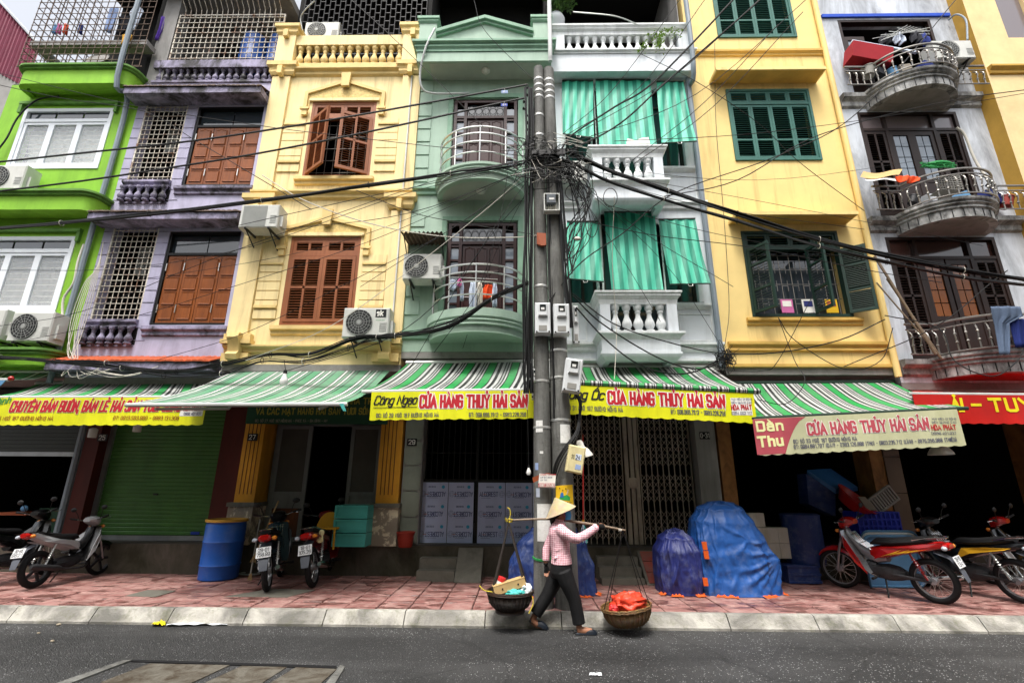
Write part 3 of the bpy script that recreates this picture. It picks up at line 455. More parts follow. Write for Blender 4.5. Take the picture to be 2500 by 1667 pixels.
sheet([(1438, 1650), (1470, 1650), (1468, 1643), (1440, 1643)], 0, .006, 'litter_white', 'paper_scrap', 'pale paper scrap lying on the asphalt in the foreground', 'litter', 4)
def pebble(px, py, r, lb): tag(M().ball(gr(px, py, 0) + Vector((0, 0, r * .5)), (r * 1.3, r, r * .7), 7).build('pebble', 'pebble', None, True), lb, 'stone')
pebble(143, 1526, .022, 'largest tan pebble on the asphalt at the left kerb'); pebble(94, 1546, .015, 'small pebble on the asphalt below the left kerb'); pebble(127, 1566, .017, 'tan pebble beside the dark streak on the asphalt')
# ---------------------------------------------------------------- house kit
def wallface(m, x0, x1, z0, z1, y, holes, dep=.25):
    xs = sorted({x0, x1, *[h[i] for h in holes for i in (0, 1)]}); zs = sorted({z0, z1, *[h[i] for h in holes for i in (2, 3)]})
    for i in range(len(xs) - 1):
        for j in range(len(zs) - 1):
            cx, cz = (xs[i] + xs[i + 1]) / 2, (zs[j] + zs[j + 1]) / 2
            if any(h[0] < cx < h[1] and h[2] < cz < h[3] for h in holes): continue
            b = len(m.v); m.v += [Vector(p) for p in ((xs[i], y, zs[j]), (xs[i + 1], y, zs[j]), (xs[i + 1], y, zs[j + 1]), (xs[i], y, zs[j + 1]))]; m.F((b, b + 1, b + 2, b + 3))
    for a, b_, c, d in holes:
        for q in ([(a, y, c), (a, y, d), (a, y + dep, d), (a, y + dep, c)], [(b_, y, d), (b_, y, c), (b_, y + dep, c), (b_, y + dep, d)], [(a, y, d), (b_, y, d), (b_, y + dep, d), (a, y + dep, d)], [(b_, y, c), (a, y, c), (a, y + dep, c), (b_, y + dep, c)]):
            b = len(m.v); m.v += [Vector(p) for p in q]; m.F((b, b + 1, b + 2, b + 3))
def house(name, label, x0, x1, zs, zt, wall, holes, floors, y=U, gz=.62, inner='dark_room'):
    """zs soffit, zt top of the closed storeys"""
    h = thing(name, label, 'house', ((x0 + x1) / 2, y, 0))
    m = M(); wallface(m, x0, x1, zs, zt, y, holes)
    m.box(x0, x0 + .1, y + .001, y + 5.5, zs, zt); m.box(x1 - .1, x1, y + .001, y + 5.5, zs, zt)
    m.build('wall', wall, h)
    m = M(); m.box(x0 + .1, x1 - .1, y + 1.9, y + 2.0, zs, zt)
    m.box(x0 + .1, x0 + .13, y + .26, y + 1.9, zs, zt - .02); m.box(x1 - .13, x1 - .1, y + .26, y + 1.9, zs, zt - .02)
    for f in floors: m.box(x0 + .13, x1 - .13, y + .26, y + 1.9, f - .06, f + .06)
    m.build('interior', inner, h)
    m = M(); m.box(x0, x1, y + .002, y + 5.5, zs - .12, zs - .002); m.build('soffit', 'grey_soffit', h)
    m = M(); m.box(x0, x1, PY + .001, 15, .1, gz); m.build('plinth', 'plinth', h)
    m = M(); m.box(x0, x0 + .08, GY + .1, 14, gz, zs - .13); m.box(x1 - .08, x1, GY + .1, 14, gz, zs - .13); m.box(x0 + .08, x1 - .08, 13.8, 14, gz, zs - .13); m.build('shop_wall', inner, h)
    m = M(); m.box(x0 + .08, x1 - .08, PY + .02, 13.8, gz + .001, gz + .02); m.build('shop_floor', 'room_floor', h)
    return h
def cornice(h, name, mt, x0, x1, prof, y=U):
    """prof [(out,z)...] open front profile from bottom to top"""
    pr = [(-.02, prof[0][1])] + prof + [(-.02, prof[-1][1])]
    return M().sweep([(x0, y), (x1, y)], pr).build(name, mt, h)
def bars(h, parent, xs, zs, y, r, mt, box=None):
    """grid of round bars: vertical at xs, horizontal at zs"""
    x0, x1, z0, z1 = box or (min(xs), max(xs), min(zs), max(zs))
    vm = M().tube([(0, 0, z0), (0, 0, z1)], r, 5).mesh('bar', mt); hm = M().tube([(x0, 0, 0), (x1, 0, 0)], r, 5).mesh('bar', mt)
    for x in xs: link('bar', vm, parent, Vector((x, y, 0)) - Vector(WL[parent.name]))
    for z in zs: link('bar', hm, parent, Vector((0, y - r * 1.7, z)) - Vector(WL[parent.name]))
def lin_(a, b, n): return [a + (b - a) * i / n for i in range(n + 1)]
BAL = [(.075, 0), (.075, .08), (.045, .1), (.06, .16), (.085, .28), (.075, .38), (.04, .56), (.036, .68), (.05, .74), (.04, .78), (.065, .86), (.07, .9), (.07, 1)]
def balusters(parent, x0, x1, n, y, z0, z1, mt, wide=1.):
    hgt = z1 - z0; me = M().lathe([(r * wide, t * hgt) for r, t in BAL], n=10).mesh('baluster', mt, 50)
    for i in range(n): inst(me, 'baluster', parent, (x0 + (x1 - x0) * (i + .5) / n, y, z0))
def louvre_leaf(w, h, rails, cols, mt, parent, hinge, ang=0, flip=1, pitch=.052, st=.06, dark=None):
    """leaf in local x 0..w*flip, z 0..h, hinged at a world point"""
    f = M(); t = .022; X = lambda a: a * flip
    def bx(a, b, c, d): x_ = sorted((X(a), X(b))); f.box(x_[0], x_[1], -t, t, c, d)
    bx(0, st, 0, h); bx(w - st, w, 0, h)
    zz = [0] + [r * h for r in rails] + [h]
    for k, z in enumerate(zz):
        a = st * 1.1 if k in (0, len(zz) - 1) else st * .8
        bx(st, w - st, *((0, a) if k == 0 else (h - a, h) if k == len(zz) - 1 else (z - a / 2, z + a / 2)))
    cw = (w - 2 * st) / cols
    for c in range(1, cols): bx(st + cw * c - st * .35, st + cw * c + st * .35, st, h - st)
    loc = Vector(hinge) - Vector(WL[parent.name])
    o = f.build('shutter_leaf', mt, parent, False, False, loc, (0, 0, ang))
    s = M(); R = Matrix.Rotation(rad(32), 4, 'X')
    for k in range(len(zz) - 1):
        z = zz[k] + st; e = zz[k + 1] - st * .6
        while z < e:
            s.box(*sorted((X(st * .9), X(w - st * .9))), -.024, .02, -.004, .004, TR((0, .0, z)) @ R); z += pitch
    stuff(s.build('louvre_slats', mt, parent, False, False, loc, (0, 0, ang)))
    return o
def frame(h, x0, x1, z0, z1, y, mt, wd=.06, dp=.08, name='window', mull=(), trans=()):
    m = M(); y0, y1 = y - dp / 2, y + dp / 2
    m.box(x0, x0 + wd, y0, y1, z0, z1); m.box(x1 - wd, x1, y0, y1, z0, z1); m.box(x0 + wd, x1 - wd, y0, y1, z0, z0 + wd); m.box(x0 + wd, x1 - wd, y0, y1, z1 - wd, z1)
    for x in mull: m.box(x - wd / 2, x + wd / 2, y0 + .002, y1 - .002, z0 + wd, z1 - wd)
    for z in trans: m.box(x0 + wd, x1 - wd, y0 + .004, y1 - .004, z - wd / 2, z + wd / 2)
    return m.build(name, mt, h)
def pane(w, x0, x1, z0, z1, y, mt='pane_dark'): return M().box(x0, x1, y - .004, y + .004, z0, z1).build('pane', mt, w)
def panel_leaf(parent, x0, x1, z0, z1, y, mt, rows, cols=1, archtop=True):
    """wooden leaf with raised fielded panels"""
    m = M(); m.box(x0 + .004, x1 - .004, y, y + .04, z0, z1); W_ = (x1 - x0 - .05) / cols; zr = z0 + .05; tot = sum(rows); H = z1 - z0 - .1
    for r in rows:
        hh = H * r / tot
        for c in range(cols):
            a, b, c0, c1 = x0 + .045 + c * W_, x0 + .005 + (c + 1) * W_, zr + .02, zr + hh - .02
            top = archtop and r is rows[-1]
            ol = [(a, c0), (b, c0), (b, c1)] + ([(b - (b - a) * .2, c1), ((a + b) / 2, c1 + .03), (a + (b - a) * .2, c1)] if top else []) + [(a, c1)]
            il = [(x + (.022 if x < (a + b) / 2 - .001 else -.022 if x > (a + b) / 2 + .001 else 0), z + (.022 if z < (c0 + c1) / 2 else -.022)) for x, z in ol]
            n = len(ol); bb = len(m.v)
            m.v += [Vector((x, y - .001, z)) for x, z in ol] + [Vector((x + (.008 if x < (a + b) / 2 else -.008), y + .012, z + (.008 if z < (c0 + c1) / 2 else -.008))) for x, z in ol] + [Vector((x, y - .012, z)) for x, z in il]
            # sunk border then raised field, built proud of the leaf face
            m.v[bb + n:bb + 2 * n] = [Vector((v.x, y - .018, v.z)) for v in m.v[bb + n:bb + 2 * n]]
            for i in range(n):
                j = (i + 1) % n; m.F((bb + i, bb + j, bb + n + j, bb + n + i)); m.F((bb + n + i, bb + n + j, bb + 2 * n + j, bb + 2 * n + i))
            m.F([bb + 2 * n + i for i in range(n)])
        zr += hh
    return m.build('door_leaf', mt, parent)
def railing_path(parent, path, z0, z1, rails, mt, n=20, r=.012, bow=0, knobs=False, rr=.02):
    """vertical bars as pieces along an XY path, rails as the parent mesh"""
    L_ = [0]
    for i in range(1, len(path)): L_.append(L_[-1] + math.dist(path[i], path[i - 1]))
    prof = [(0, z0), (0, z1)] if not bow else [(0, z0), (0, z0 + (z1 - z0) * .4), (-bow * .5, z0 + (z1 - z0) * .6), (-bow * .3, z0 + (z1 - z0) * .8), (bow, z1)]
    m = M(); m.tube([(0, a, b) for a, b in prof], r, 6)
    if knobs:
        for t in (.35, .68): m.ball((0, -bow * .3 * (t > .5), z0 + (z1 - z0) * t), r * 2, 6)
    me = m.mesh('bar', mt, True)
    for k in range(n):
        d = L_[-1] * (k + .5) / n; i = max(j for j in range(len(L_)) if L_[j] <= d); i = min(i, len(path) - 2); t = (d - L_[i]) / (L_[i + 1] - L_[i])
        x = path[i][0] + (path[i + 1][0] - path[i][0]) * t; y = path[i][1] + (path[i + 1][1] - path[i][1]) * t
        an = math.atan2(path[i + 1][1] - path[i][1], path[i + 1][0] - path[i][0]); inst(me, 'bar', parent, (x, y, 0), (0, 0, an))
def eave(h, x0, x1, zf, mt, fascia, dep=.35, slope=.16, th=.14, y=U):
    """tiled canopy: fascia band, soffit and a row of barrel tiles"""
    m = M(); m.sweep([(x0, y), (x1, y)], [(-.02, zf), (dep, zf), (dep, zf + th), (-.02, zf + th)]); e = m.build('eave', fascia, h)
    tm = M()
    def fn(u, v):
        a = math.pi * (u - .5); return (.055 * math.sin(a), -(dep + .03) * v, slope * (1 - v) + .035 * math.cos(a))
    tm.grid(fn, 5, 3); tm.grid(lambda u, v: (.055 * math.sin(math.pi * (u - .5)), -(dep + .03), (.035 * math.cos(math.pi * (u - .5))) * (1 - v)), 5, 1)
    me = tm.mesh('roof_tile', mt, True); n = int((x1 - x0) / .1)
    for i in range(n): inst(me, 'roof_tile', e, (x0 + (x1 - x0) * (i + .5) / n, y, zf + th + random.uniform(0, .008)), (0, 0, random.uniform(-.03, .03)))
    return e
def number_plate(h, s, px, py, y, lb='small dark house number plate'):
    c = at(px, py, y); m = M().box(c.x - .09, c.x + .09, y - .012, y, c.z - .065, c.z + .065); o = m.build('number_plate', 'sign_dark', h)
    wd = .11 if len(s) < 3 else .15
    lettering(s, .075, 1.3, flat((c.x - wd / 2, y - .012, c.z - .0375)), wd).build('lettering', 'white_ink', o); return o
# ---------------------------------------------------------------- far left neighbour
m = M(); n = thing('clad_house', 'grey walled house with magenta corrugated upper cladding behind the green house', 'house', (-14, 10.6, 0))
tl, tr = at(-60, -60, 10.6), at(100, 118, 10.6)
b = [at(-90, 110, 10.6), at(100, 215, 10.6)]
def cor(u, v):
    top = tl.lerp(tr, u); bot = Vector((top.x, 10.6, b[0].z + (b[1].z - b[0].z) * u)); p = bot.lerp(top, v); p.y += .03 * math.sin(u * 150); return p
m.grid(cor, 150, 2); m.build('cladding', 'magenta_metal', n)
m = M(); m.box(-16, -10.95, 10.62, 14, 0, at(50, 160, 10.6).z); m.build('wall', 'concrete_wall', n)
m = M(); m.tube([tl + Vector((0, -.03, .03)), tr + Vector((0, -.03, .03))], .04, 6); m.build('roof_edge', 'alu', n)
# ---------------------------------------------------------------- lime green house
GX0, GX1 = -11.0, -8.1
g = house('green_house', 'lime green house with white framed windows at the left end of the row', GX0, GX1, 3.55, 9.86, 'green_plaster', [(-10.5, -8.58, 7.74, 9.22), (-10.5, -8.6, 4.64, 6.2)], [6.7, 9.8])
for z0, z1 in ((7.74, 9.22), (4.64, 6.2)):
    zt = z1 - .3; x0, x1 = -10.5, (-8.58 if z0 > 7 else -8.6)
    wn = frame(g, x0, x1, z0, z1, U + .03, 'white_frame', .075, .1, 'window', (), (zt,))
    for k in range(3):
        a = x0 + .075 + (x1 - x0 - .15) * k / 3; c = x0 + .075 + (x1 - x0 - .15) * (k + 1) / 3
        q = M(); q.box(a, a + .06, U + .0, U + .05, z0 + .075, zt - .037); q.box(c - .06, c, U + .0, U + .05, z0 + .075, zt - .037); q.box(a + .06, c - .06, U + .0, U + .05, z0 + .075, z0 + .14); q.box(a + .06, c - .06, U + .0, U + .05, zt - .1, zt - .037); q.build('sash', 'white_frame', wn)
        pane(wn, a + .06, c - .06, z0 + .14, zt - .1, U + .03, 'pane_clear'); pane(wn, a + .02, c - .02, zt + .037, z1 - .075, U + .035, 'pane_dark')
    for i in range(10):
        z = z0 + .12 + (zt - z0 - .2) * i / 9; M().box(x0 + .08, x1 - .08, U + .1, U + .115, z, z + .014).build('window_bar', 'rust_white', wn)
    cm = M(); cm.grid(lambda u, v: (x0 + .1 + (x1 - x0 - .2) * u, U + .2 + .035 * math.sin(u * 55 + 2 * math.sin(v * 6)) + .02 * math.sin(u * 17 + v * 5), z0 + .05 + (zt - z0 - (.15 if z0 > 7 else .45)) * v), 60, 8); cm.build('curtain', 'curtain' if z0 > 7 else 'pale_blind', wn, 60)
    q = M(); q.box(x0 - .12, x1 + .08, U - .07, U - .001, z1 + .09, z1 + .15); q.box(x0 - .12, x0 - .05, U - .06, U - .001, z1 - .12, z1 + .09); q.box(x1 + .02, x1 + .08, U - .06, U - .001, z1 - .12, z1 + .09); q.build('hood_mould', 'green_trim', g)
def rslab(h, name, mt, x0, x1, prof, dep, r=.22, y=U):
    path = [(x0, y), (x0, y - dep + r)] + arc(x0 + r, y - dep + r, r, r, 180, 270, 5)[1:] + arc(x1 - r, y - dep + r, r, r, 270, 360, 5) + [(x1, y)]
    M().sweep(path, [(-.12, prof[0][1])] + prof + [(-.12, prof[-1][1])]).build(name, mt, h, 40)
    return path
for zb, zf in ((9.52, 9.86), (6.57, 6.86), (3.56, 3.74)):
    x0 = -10.5 if zb > 9 else -11.2; x1 = -8.12 if zb > 9 else -8.14
    pth = rslab(g, 'ledge', 'green_plaster', x0, x1, [(0, zb), (0, zf)], .38)
    rslab(g, 'ledge_mould', 'green_trim', x0, x1, [(.0, zf + .001), (.05, zf + .02), (.035, zf + .05), (.085, zf + .07), (.085, zf + .11), (0, zf + .12)], .38)
    M().extr([(p[0], p[1], zb + .02) for p in arc(x0 + .35, U - .1, .2, .2, 180, 270, 4) + arc(x1 - .35, U - .1, .2, .2, 270, 360, 4) + [(x1 - .14, U), (x0 + .14, U)]], (0, 0, zf - zb)).build('ledge_deck', 'green_plaster', g)
# roof terrace cage of the green house
q = M(); q.box(-10.55, -8.0, 8.0, 8.25, 10.62, 10.74); q.box(-10.55, -10.4, 8.25, 11, 10.62, 10.74); q.build('terrace_kerb', 'concrete_wall', g)
cg = M().box(-10.58, -7.95, 7.98, 7.985, 10.0, 10.02).build('terrace_cage', 'rust_dark', g)
bars(g, cg, lin_(-10.6, -8.0, 17), lin_(10.0, 13.2, 20), 7.97, .008, 'rust_dark')
sm = M().tube([(0, 7.97, 0), (0, 9.6, 0)], .011, 5).mesh('bar', 'rust_dark')
for z in lin_(10.05, 13.2, 16): inst(sm, 'bar', cg, (-10.6, 0, z))
vm = M().tube([(0, 0, 10), (0, 0, 13.2)], .011, 5).mesh('bar', 'rust_dark')
for y_ in lin_(8.2, 9.6, 7): inst(vm, 'bar', cg, (-10.6, y_, 0))
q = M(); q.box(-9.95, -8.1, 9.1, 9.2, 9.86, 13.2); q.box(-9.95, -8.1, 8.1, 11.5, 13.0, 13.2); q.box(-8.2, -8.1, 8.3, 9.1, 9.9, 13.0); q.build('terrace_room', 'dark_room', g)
q = M(); q.box(-11.0, -8.1, 8.32, 11.5, 9.862, 9.9); q.build('terrace_floor', 'room_floor', g)
# ---------------------------------------------------------------- lilac house
PX0, PX1 = -8.1, -5.3
p = house('lilac_house', 'lilac house with brown panelled doors and rusty white window grilles', PX0, PX1, 3.42, 9.86, 'lilac_plaster', [(-7.93, -7.02, 7.28, 9.35), (-6.8, -5.32, 7.33, 9.26), (-7.93, -7.02, 4.34, 6.43), (-6.8, -5.32, 4.4, 6.32)], [6.6, 9.78])
q = M()
for z in lin_(4.1, 6.3, 9) + lin_(7.0, 9.2, 9):
    for a, b in ((-8.099, -7.935), (-7.015, -6.805)): q.box(a, b, U - .006, U, z, z + .012)
q.build('wall_grooves', 'lilac_trim', p)
for zf, mt, fa in ((9.29, 'old_tile', 'lilac_trim'), (6.38, 'old_tile', 'lilac_trim'), (3.48, 'terracotta', 'lilac_trim')):
    eave(p, -8.16, -5.31, zf, mt, fa)
for z0, z1, zr in ((7.44, 9.35, 7.28), (4.49, 6.43, 4.34)):
    gw = frame(p, -7.93, -7.02, z0, z1, U + .02, 'rust_white', .03, .03, 'window_grille')
    bars(p, gw, lin_(-7.83, -7.12, 7), lin_(z0 + .1, z1 - .1, 15), U + .02, .0075, 'rust_white', (-7.93, -7.02, z0, z1))
    cornice(p, 'rail', 'lilac_trim', -7.95, -7.0, [(.0, zr), (.05, zr + .02), (.03, zr + .06), (.08, zr + .1), (.08, zr + .15), (0, zr + .16)])
    bz = zr - .32; bb = M().box(-7.95, -7.0, U - .02, U + .14, bz - .04, bz).build('balustrade', 'lilac_trim', p)
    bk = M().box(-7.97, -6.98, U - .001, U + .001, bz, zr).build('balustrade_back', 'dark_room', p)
    balusters(bb, -7.97, -6.98, 6, U - .07, bz, zr, 'lilac_trim', .8)
    # panelled doors
    dz0, dz1 = (7.33, 9.26) if z0 > 7 else (4.4, 6.32); tz = dz1 - .48
    d = frame(p, -6.8, -5.32, dz0, dz1, U + .08, 'black_frame', .05, .12, 'door', (-6.06,) and (), (tz,))
    for k in range(2): pane(d, -6.75 + .7 * k, -6.07 + .7 * k, tz + .05, dz1 - .06, U + .1, 'pane_dark')
    for k in range(4):
        a = -6.74 + .342 * k; panel_leaf(d, a, a + .34, dz0 + .05, tz - .03, U + .045, 'brown_wood', [1, 1, 1, 1.3])
    for k in range(4):
        for zz in (dz0 + .25, tz - .35): M().box(-6.745 + .342 * k + (0 if k < 2 else .33), -6.73 + .342 * k + (0 if k < 2 else .33), U + .02, U + .032, zz, zz + .16).build('hinge', 'stainless', d)
    cornice(p, 'sill', 'lilac_trim', -6.88, -5.302, [(0, dz0 - .22), (.04, dz0 - .2), (.03, dz0 - .14), (.08, dz0 - .1), (.08, dz0 - .04), (0, dz0 - .03)])
    M().box(-7.85, -7.6, U + .6, U + .75, z1 - .75, z1 - .15).build('wall_vent', 'ac_white', p)
# roof terrace
cornice(p, 'parapet_base', 'lilac_trim', -7.95, -5.302, [(0, 9.862), (.03, 9.88), (.03, 9.93), (0, 9.94)])
pr_ = M().box(-7.95, -5.3, U - .06, U + .12, 10.24, 10.44).build('balustrade', 'lilac_trim', p); balusters(pr_, -7.9, -5.3, 17, U + .02, 9.94, 10.24, 'lilac_trim', .75)
cg = frame(p, -7.72, -5.3, 10.45, 11.8, U + .02, 'rust_white', .025, .025, 'terrace_grille'); bars(p, cg, lin_(-7.6, -5.42, 18), lin_(10.55, 11.7, 8), U + .02, .009, 'rust_white', (-7.72, -5.3, 10.45, 11.8))
sp = M().tube([(0, 0, 0), (0, -.02, .18), (0, -.16, .3)], .008, 5).mesh('spike', 'rust_white')
for x in lin_(-7.6, -5.42, 18): inst(sp, 'spike', cg, (x, U + .02, 11.75))
q = M(); q.box(-8.1, -7.75, U, U + .3, 9.87, 12.3); q.box(-8.1, -5.3, U + .9, U + 1.0, 9.87, 13); q.box(-8.1, -8.0, U + .3, U + .9, 9.87, 13); q.build('terrace_wall', 'concrete_wall', p)
M().box(-8.15, -5.3, U - .3, U + 3, 12.3, 12.5).build('terrace_roof', 'grey_soffit', p)
M().box(-7.4, -5.6, U + .86, U + .898, 9.95, 12.0).build('dark_opening', 'dark_room', p); M().box(-8.1, -5.3, U + .02, U + .9, 9.865, 9.88).build('terrace_floor', 'room_floor', p)
# ---------------------------------------------------------------- cream yellow house
YX0, YX1 = -5.3, -2.12
y7 = house('cream_house', 'cream yellow house with brown louvred shutters under pediments', YX0, YX1, 3.66, 10.18, 'yellow_plaster', [(-4.38, -3.02, 7.52, 9.35), (-4.4, -3.05, 4.4, 6.19)], [6.9, 10.1])
for x0, x1 in ((-5.3, -4.92), (-2.5, -2.12)):
    q = M(); q.box(x0, x1, U - .06, U - .001, 4.0, 6.72); q.box(x0, x1, U - .06, U - .001, 7.17, 9.98); q.build('pilaster', 'yellow_plaster', y7)
for zb in (10.0, 6.74):
    if zb > 8: cornice(y7, 'cornice', 'yellow_trim', YX0, YX1, [(0, 10.0), (.05, 10.04), (.05, 10.1), (.12, 10.14), (.12, 10.18), (0, 10.19)])
    else: cornice(y7, 'cornice', 'yellow_trim', YX0, YX1, [(0, 6.98), (.06, 7.02), (.06, 7.08), (.13, 7.12), (.13, 7.16), (0, 7.17)])
    for x0, x1 in ((-5.34, -4.86), (-2.56, -2.1)):
        zt = 10.33 if zb > 8 else 7.1; zz = zb + (.0 if zb > 8 else .02)
        M().sweep([(x0, U + .02), (x0, U - .08), (x1, U - .08), (x1, U + .02)], [(-.05, zz), (.0, zz), (.03, zz + .06), (.03, zz + .16), (.08, zz + .2), (.08, zz + .3), (-.05, zz + .31)]).build('capital', 'yellow_trim', y7)
        M().box((x0 + x1) / 2 - .05, (x0 + x1) / 2 + .05, U - .2, U - .05, zz - .06, zz + .14).build('bracket', 'yellow_trim', y7)
cornice(y7, 'cornice', 'yellow_trim', YX0, YX1, [(0, 3.86), (.05, 3.88), (.05, 3.93), (.12, 3.97), (.12, 4.0), (0, 4.01)])
for x0 in (-5.3, -2.62):
    q = M(); q.box(x0, x0 + .48, U - .1, U - .001, 3.7, 3.85); q.box(x0 - .03, x0 + .51, U - .16, U - .001, 4.012, 4.09); q.box(x0, x0 + .48, U - .12, U - .001, 4.09, 4.2); q.build('pedestal', 'yellow_trim', y7)
    q = M(); q.sweep([(x0 + .14, U - .1), (x0 + .34, U - .1)], [(-.05, 3.7), (.1, 3.72), (.13, 3.8), (.07, 3.86), (.09, 4.0), (.16, 4.1), (.13, 4.19), (-.05, 4.2)]); q.build('scroll_bracket', 'yellow_trim', y7, True)
# parapet
for x0, x1 in ((-5.32, -4.93), (-2.56, -2.12)):
    q = M(); q.box(x0, x1, U - .08, U + .3, 10.2, 11.08); q.build('parapet_post', 'yellow_plaster', y7)
    M().sweep([(x0, U + .3), (x0, U - .08), (x1, U - .08), (x1, U + .3)], [(-.1, 11.08), (0, 11.08), (.04, 11.14), (.04, 11.22), (.08, 11.26), (.08, 11.34), (-.1, 11.35)]).build('post_cap', 'yellow_trim', y7)
    M().box(x0, x1, U - .078, U + .298, 11.3, 11.352).build('post_top', 'yellow_trim', y7); M().box((x0 + x1) / 2 - .05, (x0 + x1) / 2 + .05, U - .17, U - .08, 10.98, 11.16).build('bracket', 'yellow_trim', y7)
bl = M().box(-4.93, -2.56, U - .03, U + .17, 10.86, 11.12).build('balustrade', 'yellow_plaster', y7)
M().box(-4.93, -2.56, U - .05, U + .19, 10.2, 10.34).build('balustrade_base', 'yellow_trim', y7); balusters(bl, -4.93, -2.56, 13, U + .05, 10.34, 10.86, 'yellow_trim', 1.)
M().box(-5.3, -2.12, U + .02, U + 1.6, 10.182, 10.2).build('terrace_floor', 'room_floor', y7)
q = M(); q.box(-5.3, -2.12, U + 1.5, U + 1.6, 10.2, 14); q.box(-5.3, -5.2, U + .5, U + 1.5, 10.2, 14); q.box(-2.22, -2.12, U + .5, U + 1.5, 10.2, 14); q.box(-5.3, -2.12, U + .3, U + 1.6, 13.6, 13.8); q.build('terrace_room', 'dark_room', y7)
cg = M().box(-5.0, -2.3, U + .35, U + .37, 11.0, 11.02).build('terrace_grille', 'iron', y7); bars(y7, cg, lin_(-5.1, -2.2, 24), [], U + .36, .012, 'iron', (-5.1, -2.2, 10.3, 13.4))
q = M(); hs = []
for i in range(24):
    for z in lin_(10.5, 13.2, 11): hs.append((i, z + (.12 if i % 2 else 0)))
for i, z in hs: q.box(-5.1 + 2.9 * i / 24, -5.1 + 2.9 * (i + 1) / 24, U + .355, U + .365, z, z + .014)
stuff(q.build('grille_rungs', 'iron', cg))
# pediments and shutters
for k, (x0, x1, z0, z1, ap, sh) in enumerate(((-4.38, -3.02, 7.52, 9.35, 9.9, 9.58), (-4.4, -3.05, 4.4, 6.19, 6.62, 6.37))):
    cx = (x0 + x1) / 2; a, b = cx - .85, cx + .85; t = .07
    out = [(a, sh - .42), (a, sh), (cx, ap), (b, sh), (b, sh - .42)]; inn = [(a + t, sh - .42), (a + t, sh - t * .6), (cx, ap - t * 1.1), (b - t, sh - t * .6), (b - t, sh - .42)]
    q = M()
    for i in range(4): q.extr([(out[i][0], U - .001, out[i][1]), (out[i + 1][0], U - .001, out[i + 1][1]), (inn[i + 1][0], U - .001, inn[i + 1][1]), (inn[i][0], U - .001, inn[i][1])], (0, -.05, 0))
    q.build('pediment', 'yellow_trim', y7)
    q = M(); q.extr([(inn[1][0], U - .002, z1 + .07), (inn[3][0], U - .002, z1 + .07), (inn[3][0], U - .002, inn[3][1]), (inn[2][0], U - .002, inn[2][1]), (inn[1][0], U - .002, inn[1][1])], (0, -.012, 0))
    for s_ in (0, 1):
        e = (inn[0][0], x0 - .06) if s_ == 0 else (x1 + .06, inn[4][0]); q.box(e[0], e[1], U - .014, U - .002, sh - .4, z1 + .0695)
    q.build('stucco_panel', 'yellow_rough', y7)
    q = M(); q.box(x0 - .06, x1 + .06, U - .045, U - .001, z1 + .002, z1 + .069); q.build('lintel', 'yellow_plaster', y7)
    q = M(); q.extr([(cx - .08, U - .05, ap - .22), (cx + .08, U - .05, ap - .22), (cx + .1, U - .05, ap + .12), (cx - .1, U - .05, ap + .12)], (0, -.06, 0)); q.build('keystone', 'yellow_trim', y7)
    for sx in (a - .05, b - .14):
        q = M(); q.box(sx, sx + .19, U - .09, U - .051, sh - .47, sh - .42); q.box(sx + .04, sx + .15, U - .07, U - .001, sh - .6, sh - .471); q.build('bracket', 'yellow_trim', y7)
    for sx0, sx1 in ((-4.9, x0 - .08), (x1 + .08, -2.52)):
        zz = z0 + .12
        while zz < sh - .65: M().box(sx0, sx1, U - .025, U - .001, zz, zz + .165).build('rusticated_block', 'yellow_plaster', y7); zz += .185
        M().box(sx0, sx1, U - .05, U - .026, z0 + .32, z0 + .37).build('wall_fillet', 'yellow_trim', y7); M().box(sx0, sx1, U - .05, U - .026, z1 - .6, z1 - .56).build('wall_fillet', 'yellow_trim', y7)
    cornice(y7, 'sill', 'yellow_trim', x0 - .12, x1 + .1, [(0, z0 - .2), (.04, z0 - .18), (.04, z0 - .12), (.09, z0 - .1), (.09, z0 - .03), (0, z0 - .02)])
    wz = z1 - .38; wn = frame(y7, x0, x1, z0, z1, U + .05, 'orange_wood', .055, .1, 'window', (cx,) if 0 else (), (wz,))
    for s_ in (0, 1): louvre_leaf((x1 - x0) / 2 - .06, z1 - wz - .09, [], 2, 'orange_wood', wn, (x0 + .057 + s_ * ((x1 - x0) / 2 - .055), U + .03, wz + .03))
    hw = (x1 - x0) / 2 - .06; an = (-rad(38), rad(24)) if k == 0 else (0, 0)
    louvre_leaf(hw, wz - z0 - .1, [.52], 2, 'orange_wood', wn, (x0 + .058, U + .01, z0 + .06), an[0], 1)
    louvre_leaf(hw, wz - z0 - .1, [.52], 2, 'orange_wood', wn, (x1 - .058, U + .01, z0 + .06), an[1], -1)
    if k == 0: bars(y7, wn, lin_(x0 + .2, x1 - .2, 6), lin_(z0 + .2, wz - .1, 4), U + .16, .008, 'old_steel', (x0 + .06, x1 - .06, z0 + .06, wz))
# ---------------------------------------------------------------- mint green house
MX0, MX1 = -2.12, .63
mg = house('mint_house', 'pale mint green house with curved balconies behind the utility poles', MX0, MX1, 3.9, 9.9, 'mint_plaster', [(-1.4, -.05, 7.2, 9.4), (-1.4, -.05, 4.42, 6.5)], [7.05, 4.3, 9.86])
for z in lin_(4.6, 6.4, 5) + lin_(7.4, 9.6, 7):
    for a, b in ((-2.115, -1.85), (.36, .625)): M().box(a, b, U - .02, U - .001, z, z + .27).build('quoin', 'mint_plaster', mg)
cornice(mg, 'cornice', 'mint_trim', MX0, MX1, [(0, 7.08), (.04, 7.1), (.04, 7.16), (.09, 7.2), (.09, 7.24), (0, 7.25)]); cornice(mg, 'cornice', 'mint_trim', MX0, MX1, [(0, 4.12), (.04, 4.14), (.04, 4.2), (.09, 4.24), (.09, 4.28), (0, 4.29)])
